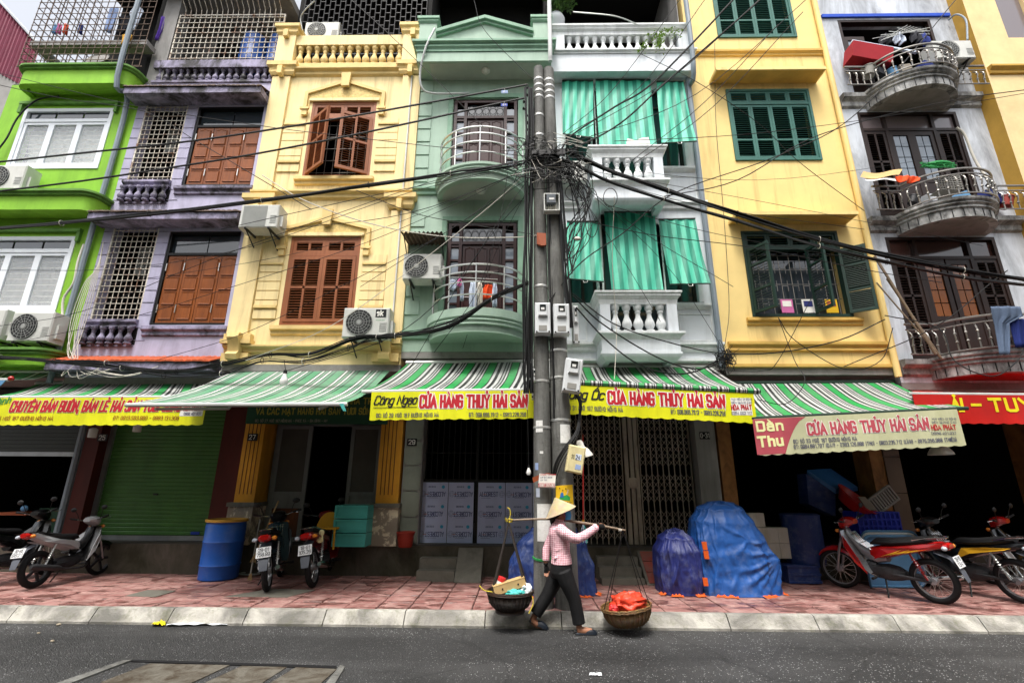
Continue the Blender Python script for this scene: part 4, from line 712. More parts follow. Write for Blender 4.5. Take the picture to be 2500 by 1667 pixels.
# overhanging crown
F = 7.82
q = M(); q.box(MX0, MX1, F, U + .3, 9.9, 10.13); q.build('crown_band', 'mint_plaster', mg); M().box(MX0 + .25, MX1 - .2, F + .05, U, 9.895, 9.899).build('crown_soffit', 'mint_soffit', mg)
M().sweep([(MX0, U), (MX0, F), (MX1, F), (MX1, U)], [(-.1, 10.131), (.02, 10.14), (.02, 10.2), (.06, 10.24), (.04, 10.3), (.1, 10.33), (.1, 10.38), (-.1, 10.39)]).build('crown_mould', 'mint_trim', mg)
cx = (MX0 + MX1) / 2; ap = 11.05; sh = 10.68
q = M(); q.extr([(MX0 + .36, F + .05, 10.392), (MX1 - .36, F + .05, 10.392), (MX1 - .36, F + .05, sh), (cx, F + .05, ap), (MX0 + .36, F + .05, sh)], (0, .15, 0)); q.build('pediment', 'mint_plaster', mg)
q = M()
for s_ in (-1, 1):
    for o, t in ((.0, .06), (.07, .05)):
        e = cx + s_ * (MX1 - MX0 - .72) / 2; q.extr([(e, F + .05, sh - o - t), (cx, F + .05, ap - o - t), (cx, F + .05, ap - o + .02), (e, F + .05, sh - o + .02)], (0, -.05 - (.05 if o == 0 else 0), 0))
q.build('raking_mould', 'mint_trim', mg)
for x0 in (MX0 + .01, MX1 - .37):
    M().box(x0, x0 + .36, F + .0, F + .36, 10.391, 10.9).build('parapet_post', 'mint_plaster', mg); M().sweep([(x0, F + .36), (x0, F), (x0 + .36, F), (x0 + .36, F + .36)], [(-.15, 10.9), (.01, 10.9), (.04, 10.94), (.02, 10.98), (.05, 11.0), (.05, 11.06), (-.15, 11.07)]).build('post_cap', 'mint_trim', mg); M().box(x0, x0 + .36, F, F + .36, 11.0, 11.065).build('post_top', 'mint_trim', mg)
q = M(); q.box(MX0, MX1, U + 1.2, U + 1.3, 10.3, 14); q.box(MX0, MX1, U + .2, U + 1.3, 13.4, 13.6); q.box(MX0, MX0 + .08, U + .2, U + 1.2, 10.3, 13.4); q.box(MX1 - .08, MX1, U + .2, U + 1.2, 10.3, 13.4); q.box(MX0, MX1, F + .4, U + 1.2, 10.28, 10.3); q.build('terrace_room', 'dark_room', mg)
def lamp_dome(h, c, mt='enamel_white'):
    M().lathe([(.09, 0), (.09, -.02), (.075, -.04), (.04, -.06), (.005, -.065)], c, 14).build('ceiling_lamp', mt, h, True)
lamp_dome(mg, at(1185, 169, 8.05) * 0 + Vector((-.72, 8.05, 9.895)))
for k, (zb, ztop) in enumerate(((6.98, 7.28), (4.06, 4.45))):
    x0, x1, dp = -1.62, .12, .74; cxx = (x0 + x1) / 2; R = (x1 - x0) / 2
    path = arc(cxx, U, R, dp, 180, 360, 22)
    M().extr([(a, b, zb) for a, b in path], (0, 0, .12)).build('balcony_slab', 'mint_soffit' if k == 0 else 'mint_plaster', mg)
    M().sweep(path, [(-.1, zb - .015), (.0, zb - .015), (.0, zb + .1), (.03, zb + .12), (.02, zb + .16), (.05, zb + .19), (.03, zb + .22), (.06, zb + .25), (.06, ztop + .0), (-.06, ztop + .01), (-.1, ztop)]).build('balcony_rim', 'mint_plaster', mg, True)
    if k == 0: lamp_dome(mg, (cxx, U - .32, zb))
    rz = ztop + .82; pth = arc(cxx, U, R - .02, dp - .02, 180, 360, 22)
    q = M()
    for t in (0, .3, .58, .8): q.tube([(a, b, ztop + .02 + (rz - ztop) * t + .0) for a, b in pth], .014 if t < .8 else .016, 6)
    q.tube([(a, b, rz) for a, b in pth], .019, 6); rl = q.build('balcony_railing', 'stainless', mg, True)
    railing_path(rl, pth, ztop, rz, [], 'stainless', 5, .013)
    # door
    dz0, dz1 = (7.26, 9.38) if k == 0 else (4.46, 6.48); d = frame(mg, -1.38, -.07, dz0, dz1, U + .06, 'maroon_wood', .06, .1, 'door', (-1.14, -.31), (dz1 - .42,))
    for a, b in ((-1.32, -1.17), (-.28, -.13)):
        for i in range(6): z0_ = dz0 + .1 + (dz1 - .5 - dz0) * i / 5.2; pane(d, a, b, z0_, min(z0_ + .27, dz1 - .07), U + .07, 'pane_pale')
        for i in range(1, 6): z0_ = dz0 + .085 + (dz1 - .5 - dz0) * i / 5.2; M().box(a, b, U + .03, U + .062, z0_ - .03, z0_ + .01).build('glazing_bar', 'maroon_wood', d)
    panel_leaf(d, -1.1, -.35, dz0 + .05, dz1 - .46, U + .05, 'maroon_wood', [.7, 1, 1], 3); pane(d, -1.1, -.35, dz1 - .38, dz1 - .08, U + .08, 'pane_dark')
    q = M()
    for i in range(5):
        c = -1.02 + .148 * i; q.tube([(c + .07 * math.cos(t * .5), U + .05, dz1 - .23 + .1 * math.sin(t * .5)) for t in range(13)], .006, 4)
    stuff(q.build('scrollwork', 'iron', d))
    q = M(); a, b = -1.5, .05; q.box(a, a + .09, U - .04, U - .001, dz0, dz1 + .12); q.box(b - .09, b, U - .04, U - .001, dz0, dz1 + .12); q.box(a + .09, b - .09, U - .04, U - .001, dz1 + .03, dz1 + .12); q.build('architrave', 'mint_trim', mg)
# ---------------------------------------------------------------- white house
WX0, WX1 = .63, 3.6
wh = house('white_house', 'white house with small balustraded bay balconies and striped green blinds', WX0, WX1, 3.7, 9.8, 'white_plaster', [(.92, 1.44, 7.7, 9.62), (1.55, 2.6, 7.2, 9.66), (2.72, 3.3, 7.7, 9.62), (.92, 1.42, 4.82, 6.42), (1.55, 2.56, 4.2, 6.7), (2.68, 3.26, 4.84, 6.42)], [6.95, 9.75])
M().box(WX0, WX1, 8.0, U + .3, 9.8, 10.24).build('fascia', 'white_plaster', wh)
M().sweep([(WX0 + .01, U), (WX0 + .01, 8.0), (WX1, 8.0), (WX1, U)], [(-.1, 10.241), (.02, 10.25), (.02, 10.28), (.06, 10.3), (.06, 10.335), (-.1, 10.34)]).build('fascia_mould', 'white_trim', wh)
bl = M().sweep([(WX0 + .02, 8.12), (WX1 - .02, 8.12)], [(-.12, 10.8), (.09, 10.8), (.09, 10.88), (.14, 10.92), (.11, 10.96), (.15, 11.0), (.15, 11.04), (-.12, 11.04)]).build('balustrade', 'white_trim', wh)
balusters(bl, .95, 3.3, 13, 8.12, 10.34, 10.8, 'white_trim', .95)
for a, b in ((WX0 + .02, .93), (3.32, WX1 - .02)): M().box(a, b, 8.03, 8.24, 10.341, 10.799).build('parapet_post', 'white_plaster', wh)
q = M(); q.box(WX0, WX1, U + 1.9, U + 2, 10.2, 14); q.box(WX0, WX0 + .1, U + .5, U + 1.9, 10.2, 14); q.box(WX1 - .1, WX1, U + .3, U + 1.9, 10.2, 14); q.box(WX0, WX1, U, U + 2, 13.2, 13.4); q.build('terrace_room', 'dark_room', wh)
M().box(WX1 - .12, WX1 - .101, U, U + 1.5, 10.3, 14).build('terrace_wall', 'concrete_wall', wh)
M().box(WX0, WX1, 8.2, U + 1.9, 10.245, 10.26).build('terrace_floor', 'room_floor', wh)
for a, b, c, d in [(.92, 1.44, 7.7, 9.62), (1.55, 2.6, 7.2, 9.66), (2.72, 3.3, 7.7, 9.62), (.92, 1.42, 4.82, 6.42), (1.55, 2.56, 4.2, 6.7), (2.68, 3.26, 4.84, 6.42)]:
    wn = frame(wh, a, b, c, d, U + .12, 'umber_wood', .05, .08, 'window', ((a + b) / 2,), (d - .4,)); pane(wn, a + .05, b - .05, c + .05, d - .05, U + .13, 'pane_dark')
    q = M()
    for x0, x1 in ((a - .09, a - .002), (b + .002, b + .09)): q.box(x0, x1, U - .03, U - .001, c, d)
    q.build('pilaster_strip', 'white_trim', wh)
for z in (7.58, 4.7):
    for a, b in ((.7, 1.46), (2.66, 3.45)): cornice(wh, 'sill', 'white_trim', a, b, [(0, z), (.04, z + .02), (.08, z + .06), (.08, z + .1), (0, z + .11)])
for z0, z1 in ((6.98, 7.5), (4.1, 4.62)):
    for a, b in ((.72, 1.2), (2.85, 3.45)):
        q = M(); t = .02; q.box(a, b, U - .015, U - .001, z0, z0 + t); q.box(a, b, U - .015, U - .001, z1 - t, z1); q.box(a, a + t, U - .015, U - .001, z0 + t, z1 - t); q.box(b - t, b, U - .015, U - .001, z0 + t, z1 - t); q.build('wall_panel_mould', 'white_trim', wh)
cornice(wh, 'cornice', 'white_trim', WX0 + .005, WX1, [(0, 6.72), (.05, 6.76), (.05, 6.82), (.1, 6.86), (.1, 6.9), (0, 6.91)]); cornice(wh, 'cornice', 'white_trim', WX0 + .005, WX1, [(0, 3.9), (.05, 3.93), (.05, 3.98), (.1, 4.02), (.1, 4.06), (0, 4.07)]); cornice(wh, 'cornice', 'white_trim', WX0 + .005, WX1, [(0, 3.71), (.05, 3.73), (.05, 3.77), (0, 3.78)])
for zt in (7.75, 4.82):
    a, b, y = 1.36, 2.66, 7.75
    M().box(a, b, y, U, zt - 1.1, zt - .85).build('balcony_slab', 'white_plaster', wh)
    M().sweep([(a, U), (a, y), (b, y), (b, U)], [(-.1, zt - .82 - .03), (.0, zt - .85), (.03, zt - .8), (.08, zt - .76), (.08, zt - .72), (-.1, zt - .71)]).build('balcony_mould', 'white_trim', wh)
    M().box(a, b, y, U, zt - .849, zt - .712).build('balcony_deck', 'white_plaster', wh)
    M().sweep([(a, U), (a, y), (b, y), (b, U)], [(-.16, zt - 1.2), (-.06, zt - 1.2), (.0, zt - 1.14), (.02, zt - 1.1), (.02, zt - 1.06), (-.16, zt - 1.06)]).build('corbel', 'white_plaster', wh)
    bl = M().sweep([(a - .01, U), (a - .01, y), (b + .01, y), (b + .01, U)], [(-.13, zt - .22), (.0, zt - .22), (.01, zt - .14), (.06, zt - .08), (.05, zt - .05), (.08, zt - .03), (.08, zt), (-.13, zt)]).build('balustrade', 'white_trim', wh)
    for x0, x1 in ((a, a + .17), (b - .17, b)): M().box(x0, x1, y, y + .16, zt - .71, zt - .221).build('balcony_post', 'white_plaster', wh)
    balusters(bl, a + .17, b - .17, 5, y + .08, zt - .71, zt - .22, 'white_trim', 1.05)
    bm = M().lathe([(r * 1.05, t * .49) for r, t in BAL], n=10).mesh('baluster', 'white_trim', 50)
    for x in (a + .08, b - .08):
        for yy in (8.06,): inst(bm, 'baluster', bl, (x, yy, zt - .71))
# striped blinds
def blind(lb, tl, tr, bl_, br, name='window_blind'):
    P = [at(*tl, 8.2), at(*tr, 8.2), at(*br, 7.88), at(*bl_, 7.88)]; c = (P[0] + P[1]) / 2
    t = thing(name, lb, 'blind', (c.x, c.y, c.z), 0, 'striped blinds on the white house'); wd = (P[1] - P[0]).length; ph = random.random()
    m = M()
    def fn(u, v):
        p = P[0].lerp(P[1], u).lerp(P[3].lerp(P[2], u), v); p.y += .035 * math.sin(math.pi * v) + .012 * math.sin(u * 11 + ph * 9 + v * 4) * v + .01 * math.sin(u * 23 + v * 7); return p
    m.grid(fn, 24, 14); m.uv = [tuple((a * wd + ph * .17, b) for a, b in q) if q else q for q in m.uv]
    m.build('cloth', 'blind_stripe', t, 70)
    M().tube([P[3], P[2]], .014, 6).build('bottom_bar', 'bar_dark', t); M().tube([P[0], P[1]], .02, 6).build('roller', 'bar_dark', t)
    mid = (P[2] + P[3]) / 2; M().tube([mid + Vector((-.04, -.01, -.01)), mid + Vector((-.03, -.02, -.05)), mid + Vector((.03, -.02, -.05)), mid + Vector((.04, -.01, -.01))], .006, 5).build('pull_handle', 'bar_white', t)
    return t
b1 = blind('narrow striped green blind left of the pole side, upper floor of the white house', (1372, 198), (1448, 198), (1374, 327), (1450, 337))
b2 = blind('wide striped green blind with a torn white patch, upper floor of the white house', (1454, 196), (1588, 196), (1464, 358), (1604, 358))
q = M(); c0 = at(1530, 330, 7.8); c1 = at(1590, 345, 7.8)
q.extr([(c0.x, 7.875, c1.z), (c1.x, 7.875, c1.z), (c1.x - .02, 7.89, c0.z + .02), (c0.x + .3, 7.89, c0.z), (c0.x + .2, 7.89, c0.z - .05), (c0.x + .03, 7.89, c0.z - .01)], (0, -.004, 0)); q.build('torn_patch', 'white_ink', b2)
blind('striped green blind at the right upper window of the white house', (1603, 200), (1668, 200), (1616, 350), (1701, 345))
blind('narrow striped green blind beside the pole, lower floor of the white house', (1384, 541), (1462, 541), (1384, 680), (1474, 688))
blind('widest striped green blind, grey with dirt at its top, lower floor of the white house', (1475, 518), (1598, 518), (1493, 708), (1620, 709))
blind('striped green blind at the right lower window of the white house', (1608, 536), (1697, 534), (1636, 694), (1734, 692))
# ---------------------------------------------------------------- golden yellow house
YY0, YY1 = 3.6, 6.57
gy = house('golden_house', 'golden yellow house with green louvred shutters and concrete window hoods', YY0, YY1, 3.62, 14.2, 'gold_plaster', [(4.3, 6.0, 10.97, 12.7), (4.29, 6.0, 7.85, 9.58), (4.19, 5.98, 4.56, 6.27)], [7.3, 10.5, 13.9])
for z in (10.45,): cornice(gy, 'string_course', 'gold_trim', YY0 + .1, YY1 - .1, [(0, z), (.03, z + .02), (.03, z + .06), (.07, z + .1), (.07, z + .15), (0, z + .16)])
cornice(gy, 'string_course', 'gold_trim', YY0 + .08, YY1 - .03, [(0, 3.9), (.05, 3.93), (.03, 3.98), (.08, 4.03), (.08, 4.08), (0, 4.09)]); cornice(gy, 'string_course', 'gold_trim', YY0, YY1, [(0, 3.62), (.05, 3.63), (.05, 3.68), (0, 3.69)])
for zb, x0, x1 in ((9.74, 3.98, 6.2), (6.42, 3.98, 6.2)):
    M().box(x0, x1, 7.93, U, zb, zb + .07).build('window_hood', 'gold_plaster', gy); M().box(x0 + .03, x1 - .03, 7.96, U - .01, zb - .003, zb - .001).build('hood_soffit', 'gold_trim', gy)
M().tube([(6.5, 8.24, 3.45), (6.5, 8.24, 14)], .055, 10).build('corner_pipe', 'gold_plaster', gy, True)
for k, (x0, x1, z0, z1) in enumerate(((4.3, 6.0, 10.97, 12.7), (4.29, 6.0, 7.85, 9.58), (4.19, 5.98, 4.56, 6.27))):
    mt = 'teal_wood' if k < 2 else 'dark_teal_wood'; tz = z1 - .36; wn = frame(gy, x0, x1, z0, z1, U + .03, mt, .05, .12, 'window', (), (tz,)); lw = (x1 - x0 - .1) / 4
    for i in range(4): louvre_leaf(lw - .004, z1 - tz - .08, [], 1, mt, wn, (x0 + .052 + lw * i, U + .01, tz + .03), st=.045)
    if k < 2:
        for i in range(4): louvre_leaf(lw - .004, tz - z0 - .09, [.34], 1, mt, wn, (x0 + .052 + lw * i, U + .01, z0 + .055), st=.045)
    else:
        H = tz - z0 - .09
        louvre_leaf(lw, H, [.34, .72], 1, mt, wn, (x0 + .055, U - .03, z0 + .055), -rad(62), 1, st=.045); louvre_leaf(lw, H, [.34, .72], 1, mt, wn, (x0 + .055 + lw, U - .03, z0 + .055), -rad(158) + rad(110), 1, st=.045) if 0 else None
        louvre_leaf(lw, H, [.34, .72], 1, mt, wn, (x0 + .06 + lw * 2.55, U - .03, z0 + .055), -rad(82), 1, st=.045)
        louvre_leaf(lw * .98, H, [.34, .72], 1, mt, wn, (x1 - .055, U - .03, z0 + .055), rad(180 - 36), -1, pitch=.033, st=.045)
        bars(gy, wn, lin_(x0 + .1, x1 - .1, 8), lin_(z0 + .1, tz - .08, 4), U + .14, .007, 'old_steel', (x0 + .05, x1 - .05, z0 + .05, tz))
        q = M()
        for i in range(8):
            for j in range(3):
                xx = x0 + .1 + (x1 - x0 - .2) * i / 8; zz = z0 + .2 + (H - .2) * j / 3; q.box(xx, xx + .1, U + .132, U + .14, zz + .1, zz + .11); q.box(xx + .1, xx + .11, U + .132, U + .14, zz, zz + .21)
        stuff(q.build('grille_fretwork', 'old_steel', wn)); pane(wn, x0 + .05, x1 - .05, z0 + .05, tz, U + .22, 'pane_dark')
        for (px, mt2, mt3) in ((1923, 'cloth_pink', 'white_ink'), (1975, 'white_ink', 'navy_ink'), (2032, 'poster_yellow', 'orange_ink')):
            c = at(px, 745, U + .1); o = M().box(c.x - .11, c.x + .11, U + .118, U + .122, c.z - .14, c.z + .12).build('picture_card', mt2, wn); M().box(c.x - .08, c.x + .08, U + .114, U + .117, c.z - .02, c.z + .09).build('printed_field', mt3, wn)
    if k == 2: cornice(gy, 'sill', 'gold_trim', x0 - .12, x1 + .14, [(0, z0 - .17), (.03, z0 - .15), (.03, z0 - .1), (.07, z0 - .08), (.07, z0 - .03), (0, z0 - .02)])
# ---------------------------------------------------------------- grey house
RX0, RX1 = 6.57, 9.44
gh = house('grey_house', 'weathered grey house with bowed iron balconies and dark brown doors', RX0, RX1, 3.36, 14, 'grey_plaster', [(6.95, 8.95, 9.45, 11.45), (6.9, 8.9, 6.6, 9.0), (6.87, 8.9, 3.75, 6.15)], [9.35, 6.5, 11.6])
M().box(RX0 + .05, RX1 - .05, U - .04, U - .001, 11.5, 11.58).build('blue_strip', 'blue_tape', gh)
for k, (z0, z1) in enumerate(((9.45, 11.45), (6.6, 9.0), (3.75, 6.15))):
    x0, x1 = (6.95, 8.95) if k == 0 else (6.9, 8.9) if k == 1 else (6.87, 8.9)
    tz = z1 - .42; d = frame(gh, x0, x1, z0, z1, U + .06, 'umber_wood', .06, .12, 'door', () if k == 0 else (x0 + .52, x1 - .52), (tz,) if k else ())
    if k:
        for a, b in ((x0 + .06, x0 + .49), (x0 + .55, x1 - .55), (x1 - .49, x1 - .06)): pane(d, a, b, tz + .03, z1 - .06, U + .06, 'pane_grey' if k == 1 else 'pane_tint')
        for a in (x0 + .06, x1 - .49): louvre_leaf(.43, tz - z0 - .1, [.25, .62], 2, 'umber_wood', d, (a, U + .04, z0 + .06), st=.055)
        ds = ((x0 + .55, x0 + 1.0), (x1 - 1.0, x1 - .55))
    else: ds = ((x0 + .06, x0 + .5),)
    for a, b in ds:
        ww = b - a; q = M(); q.box(a, a + .08, U + .02, U + .06, z0, tz - .03); q.box(b - .08, b, U + .02, U + .06, z0, tz - .03)
        for z, t in ((z0, .1), (z0 + .75, .08), (tz - .13, .1)): q.box(a + .08, b - .08, U + .02, U + .06, z, z + t)
        q.box(a + .08, b - .08, U + .03, U + .05, z0 + .1, z0 + .75); lf = q.build('door_leaf', 'umber_wood', d)
        pz = lin_(z0 + .83, tz - .13, 4)
        for i in range(4):
            for s_ in (0, 1): pane(d, a + .085 + s_ * (ww - .16) / 2, a + .08 + (s_ + 1) * (ww - .16) / 2 - .012, pz[i] + .012, pz[i + 1] - .005, U + .045, 'pane_amber' if k == 2 else 'pane_pale')
# bowed balconies
for k, (zd, zr) in enumerate(((9.02, 9.85), (6.17, 7.05), (3.4, 4.32))):
    cxx = 7.93; R = .82; dp = .72; s0, s1 = RX0 + .04, RX1 - .02; yl = 8.0
    path = [(s0, U), (s0, yl)] * 0 + arc(cxx, U, R, dp, 180, 360, 22)
    zt = zd + .36
    M().extr([(a, b, zd + .001) for a, b in arc(cxx, U, R - .1, dp - .1, 180, 360, 22)], (0, 0, .3)).build('balcony_slab', 'grey_soffit' if k < 2 else 'valance_red', gh)
    M().sweep(path, [(-.12, zd), (.0, zd), (.0, zd + .16), (.03, zd + .18), (.02, zd + .22), (.06, zd + .25), (.04, zd + .28), (.08, zd + .31), (.08, zt), (-.12, zt)]).build('balcony_rim', 'grey_stone', gh, True)
    q = M()
    for i in range(15):
        a = rad(188 + 164 * i / 14); q.box(-.006, .006, -.008, .0, zd + .01, zd + .155, TR((cxx + (R + .001) * math.cos(a), U + (dp + .001) * math.sin(a), 0)) @ rotz(math.atan2(dp * math.cos(a), -R * math.sin(a))))
    q.build('rim_joints', 'black_frame', gh)
    for a, b in ((s0, cxx - R + .05), (cxx + R - .05, s1)): cornice(gh, 'string_course', 'grey_stone', a, b, [(0, zd + .06), (.05, zd + .1), (.05, zd + .2), (.14, zd + .26), (.14, zd + .35), (0, zd + .36)])
    full = [(s0, yl)] + [(cxx - R - .02, yl)] + arc(cxx, U - .12, R, dp, 195, 345, 20) + [(cxx + R + .02, yl), (s1, yl)]
    q = M()
    for z, r in ((zt + .03, .014), (zr - .1, .013), (zr, .022)): q.tube([(a, b, z) for a, b in full], r, 6)
    rl = q.build('balcony_railing', 'old_steel', gh, True); railing_path(rl, full, zt + .03, zr - .1, [], 'old_steel', 24, .012, .05, True)
# ---------------------------------------------------------------- right end house
rh = thing('cream_end_house', 'pale cream yellow house at the right edge of the row', 'house', (10.8, 8.0, 0))
q = M(); wallface(q, 9.44, 14, 0, 15, 8.0, [(10.1, 12.4, 10.55, 14)]); q.build('wall', 'cream_plaster', rh); M().box(9.44, 9.6, 8.001, 14, 0, 15).build('side_wall', 'ochre_plaster', rh)
wn = frame(rh, 10.1, 12.4, 10.55, 14, 8.1, 'cream_plaster', .07, .12, 'window', (10.8, 11.6)); pane(wn, 10.15, 12.35, 10.6, 13.95, 8.12, 'pane_grey')
cornice(rh, 'string_course', 'ochre_plaster', 9.47, 14, [(0, 9.62), (.04, 9.64), (.04, 9.7), (.1, 9.76), (.1, 9.8), (0, 9.81)], 8.0)
# ================================================================ shop fronts
def xz(px, py, y): v = at(px, py, y); return v.x, v.z
# green house shop: half raised dark shutter
sh_ = M().box(-11, -8.3, GY, GY + .03, 2.1, 2.18).build('roller_shutter', 'alu', g)
sm = M().box(-1.35, 1.35, GY, GY + .02, -.033, .033).mesh('slat', 'dark_shutter', False, Vector((0, 0, 0)))
for i in range(17): inst(sm, 'slat', sh_, (-9.65, 0, 2.22 + .07 * i))
M().box(-8.3, -8.12, GY - .1, GY + .1, .62, 3.4).build('shop_pillar', 'black_frame', g)
M().tube([(-8.16, 9.0, .2), (-8.16, 9.0, 3.4)], .055, 8).build('drain_pipe', 'pvc_grey', g, True)
# lilac house shop: green roller shutter
for a, b in ((-8.08, -7.8), (-5.52, -5.06)): M().box(a, b, 9.0, GY + .2, .62, 3.3).build('shop_pillar', 'maroon_wall', p)
for a in (-7.8, -5.6): M().box(a, a + .08, GY - .06, GY + .02, .62, 3.3).build('shutter_guide', 'alu', p)
sh_ = M().box(-7.72, -5.6, GY, GY + .03, .63, .72).build('roller_shutter', 'alu', p)
q = M(); q.sweep([(-7.72 + 6.66, 0), (-5.6 + 6.66, 0)], [(-.01, -.036), (.004, -.036), (.012, -.02), (.012, .02), (.004, .034), (-.01, .034)]); sm = q.mesh('slat', 'shutter_green')
for i in range(36): inst(sm, 'slat', sh_, (-6.66, GY + .0, .76 + .071 * i))
c = at(476, 1301, GY - .02); M().box(c.x - .08, c.x + .08, GY - .022, GY - .014, c.z - .025, c.z + .025).build('maker_plate', 'tag_blue', sh_)
c = at(380, 1206, GY - .02); M().box(c.x - .04, c.x + .04, GY - .03, GY - .014, c.z - .015, c.z + .015).build('lock', 'black_frame', sh_)
number_plate(p, '25', 251, 1068, 8.995)
# cream house shop
for a, b, px in ((-5.05, -4.69, 617), (-2.54, -2.14, 0)):
    M().box(a, b, 8.9, GY + .2, 1.3, 3.5).build('shop_pillar', 'ochre_pillar', y7); q = M()
    for i in range(4): xx = a + .07 + .07 * i; q.box(xx, xx + .012, 8.894, 8.901, 1.45, 2.85)
    q.build('flutes', 'rust_panel', y7)
    M().box(a - .05, b + .03, 8.84, GY + .2, .62, 1.24).build('pillar_base', 'peeled', y7); M().box(a - .07, b + .05, 8.81, GY + .2, 1.241, 1.31).build('base_cap', 'step_stone', y7)
number_plate(y7, '27', 617, 1067, 8.885)
d = frame(y7, -4.66, -2.56, .62, 2.9, GY + .1, 'grey_door', .06, .1, 'shop_door', (), (2.72,))
for a, b, an in ((-4.6, -3.95, 0), (-3.2, -2.62, 0)):
    q = M(); q.box(a, a + .07, GY, GY + .05, .64, 2.7); q.box(b - .07, b, GY, GY + .05, .64, 2.7)
    for z in (.64, 1.2, 1.42, 2.63): q.box(a + .07, b - .07, GY, GY + .05, z, z + .07)
    lf = q.build('door_leaf', 'grey_door', d); M().box(a + .07, b - .07, GY + .02, GY + .03, 1.49, 2.63).build('mesh_screen', 'mesh_screen', d); M().box(a + .07, b - .07, GY + .02, GY + .03, .71, 1.2).build('lower_panel', 'rust_panel', d); M().box(a + .07, b - .07, GY + .021, GY + .031, 1.27, 1.42).build('mid_panel', 'grey_door', d)
# mint house shop: tiled pillar, panelled gate wrapped in film
for i in range(6):
    z = .64 + .44 * i; x0, x1 = -2.11, -1.78; t = .035
    ol = [(x0 + .012 + t, z + .01), (x1 - .012 - t, z + .01), (x1 - .012 - t, z + .01 + t * .6), (x1 - .012, z + .01 + t), (x1 - .012, z + .43 - t), (x1 - .012 - t, z + .43 - t * .6), (x1 - .012 - t, z + .43), (x0 + .012 + t, z + .43), (x0 + .012 + t, z + .43 - t * .6), (x0 + .012, z + .43 - t), (x0 + .012, z + .01 + t), (x0 + .012 + t, z + .01 + t * .6)]
    M().extr([(a, 9.0, b) for a, b in ol], (0, -.012, 0)).build('pillar_tile', 'tile_pillar', mg)
M().box(-2.115, -1.775, 9.001, GY + .2, .62, 3.4).build('shop_pillar', 'concrete_wall', mg)
number_plate(mg, '29', 1006, 1079, 8.985)
gt = frame(mg, -1.84, .62, .61, 3.2, GY, 'black_frame', .05, .06, 'shop_gate', (-.79,), (1.7, 2.9))
bars(mg, gt, [x for x in lin_(-1.75, .55, 22)], [2.2], GY + .01, .008, 'iron', (-1.8, .6, 1.7, 3.15))
prs = ((-1.82, -1.31), (-1.30, -.84), (-.76, -.27), (-.26, .22), (.23, .6))
for i, (a, b) in enumerate(prs):
    pn = M().box(a, b, GY - .04, GY - .03, .62, 1.67).build('gate_panel', 'film_blue', gt)
    ink = {'navy_ink': M(), 'cyan_ink': M(), 'orange_ink': M()}
    for r in range(3):
        up = (i == 2) ^ (i == 2 and r == 1); z = .75 + .34 * r; off = (.03 if r != 1 else .0) + (.03 if i % 2 else 0); wd = .33
        cx0 = a + off if up else a + .1 + off
        cx0 = min(cx0, b - wd - .02)
        pl = flat((cx0, GY - .04, z)) if up else flat((cx0 + wd, GY - .04, z + .07), (-1, 0, 0), (0, 0, -1))
        lettering('ALCOREST' if i < 4 else 'ALC', .075, 1.3, pl, wd if i < 4 else .1, 0, .002, m=ink['navy_ink'])
        q = ink['navy_ink']; ccx = a + .04 if not up else b - .08
        if a + .03 < ccx < b - .03:
            for rx, ry in ((.05, .055), (.02, .055), (.05, .02)): q.tube([(ccx + .02 + rx * math.cos(t * .7), GY - .042, z + .04 + ry * math.sin(t * .7)) for t in range(9)], .0018, 4, True)
        ink['orange_ink'].box(a + .09, a + .15, GY - .0425, GY - .041, z + .028, z + .036)
        ink['navy_ink'].box(cx0 + .03, cx0 + .2, GY - .0425, GY - .041, z - .03, z - .026)
        lettering('ISO 9001:2008', .026, 1.1, flat((a + .28, GY - .04, z + .175), (-1, 0, 0), (0, 0, -1)), .13, m=ink['navy_ink'])
        ink['cyan_ink'].lathe([(.03, 0), (.03, .002)], (b - .09, GY - .041, z + .16), 10, Matrix.Rotation(rad(90), 3, 'X'))
    for kk, q in ink.items(): stuff(q.build('printed_film', kk, gt))
q = M()
for k in range(3):
    q.box(-1.45, -.78 + .0, 8.9 - .26 * (k + 1), 8.9 - .26 * k, .12, .49 - .155 * k)
# (steps are one piece of masonry each)
for k in range(2): M().box(-1.66, -1.05, 8.9 - .22 * (k + 1), 8.9 - .22 * k - .001, .12, .46 - .16 * k).build('step', 'step_stone', mg)
q = M(); a0, a1 = -1.04, -.62; q.extr([(a0, 8.38, .12), (a0, 8.38, .16), (a0, 8.88, .6), (a0, 8.899, .6), (a0, 8.899, .12)], (a1 - a0, 0, 0)); q.build('ramp', 'step_stone', mg)
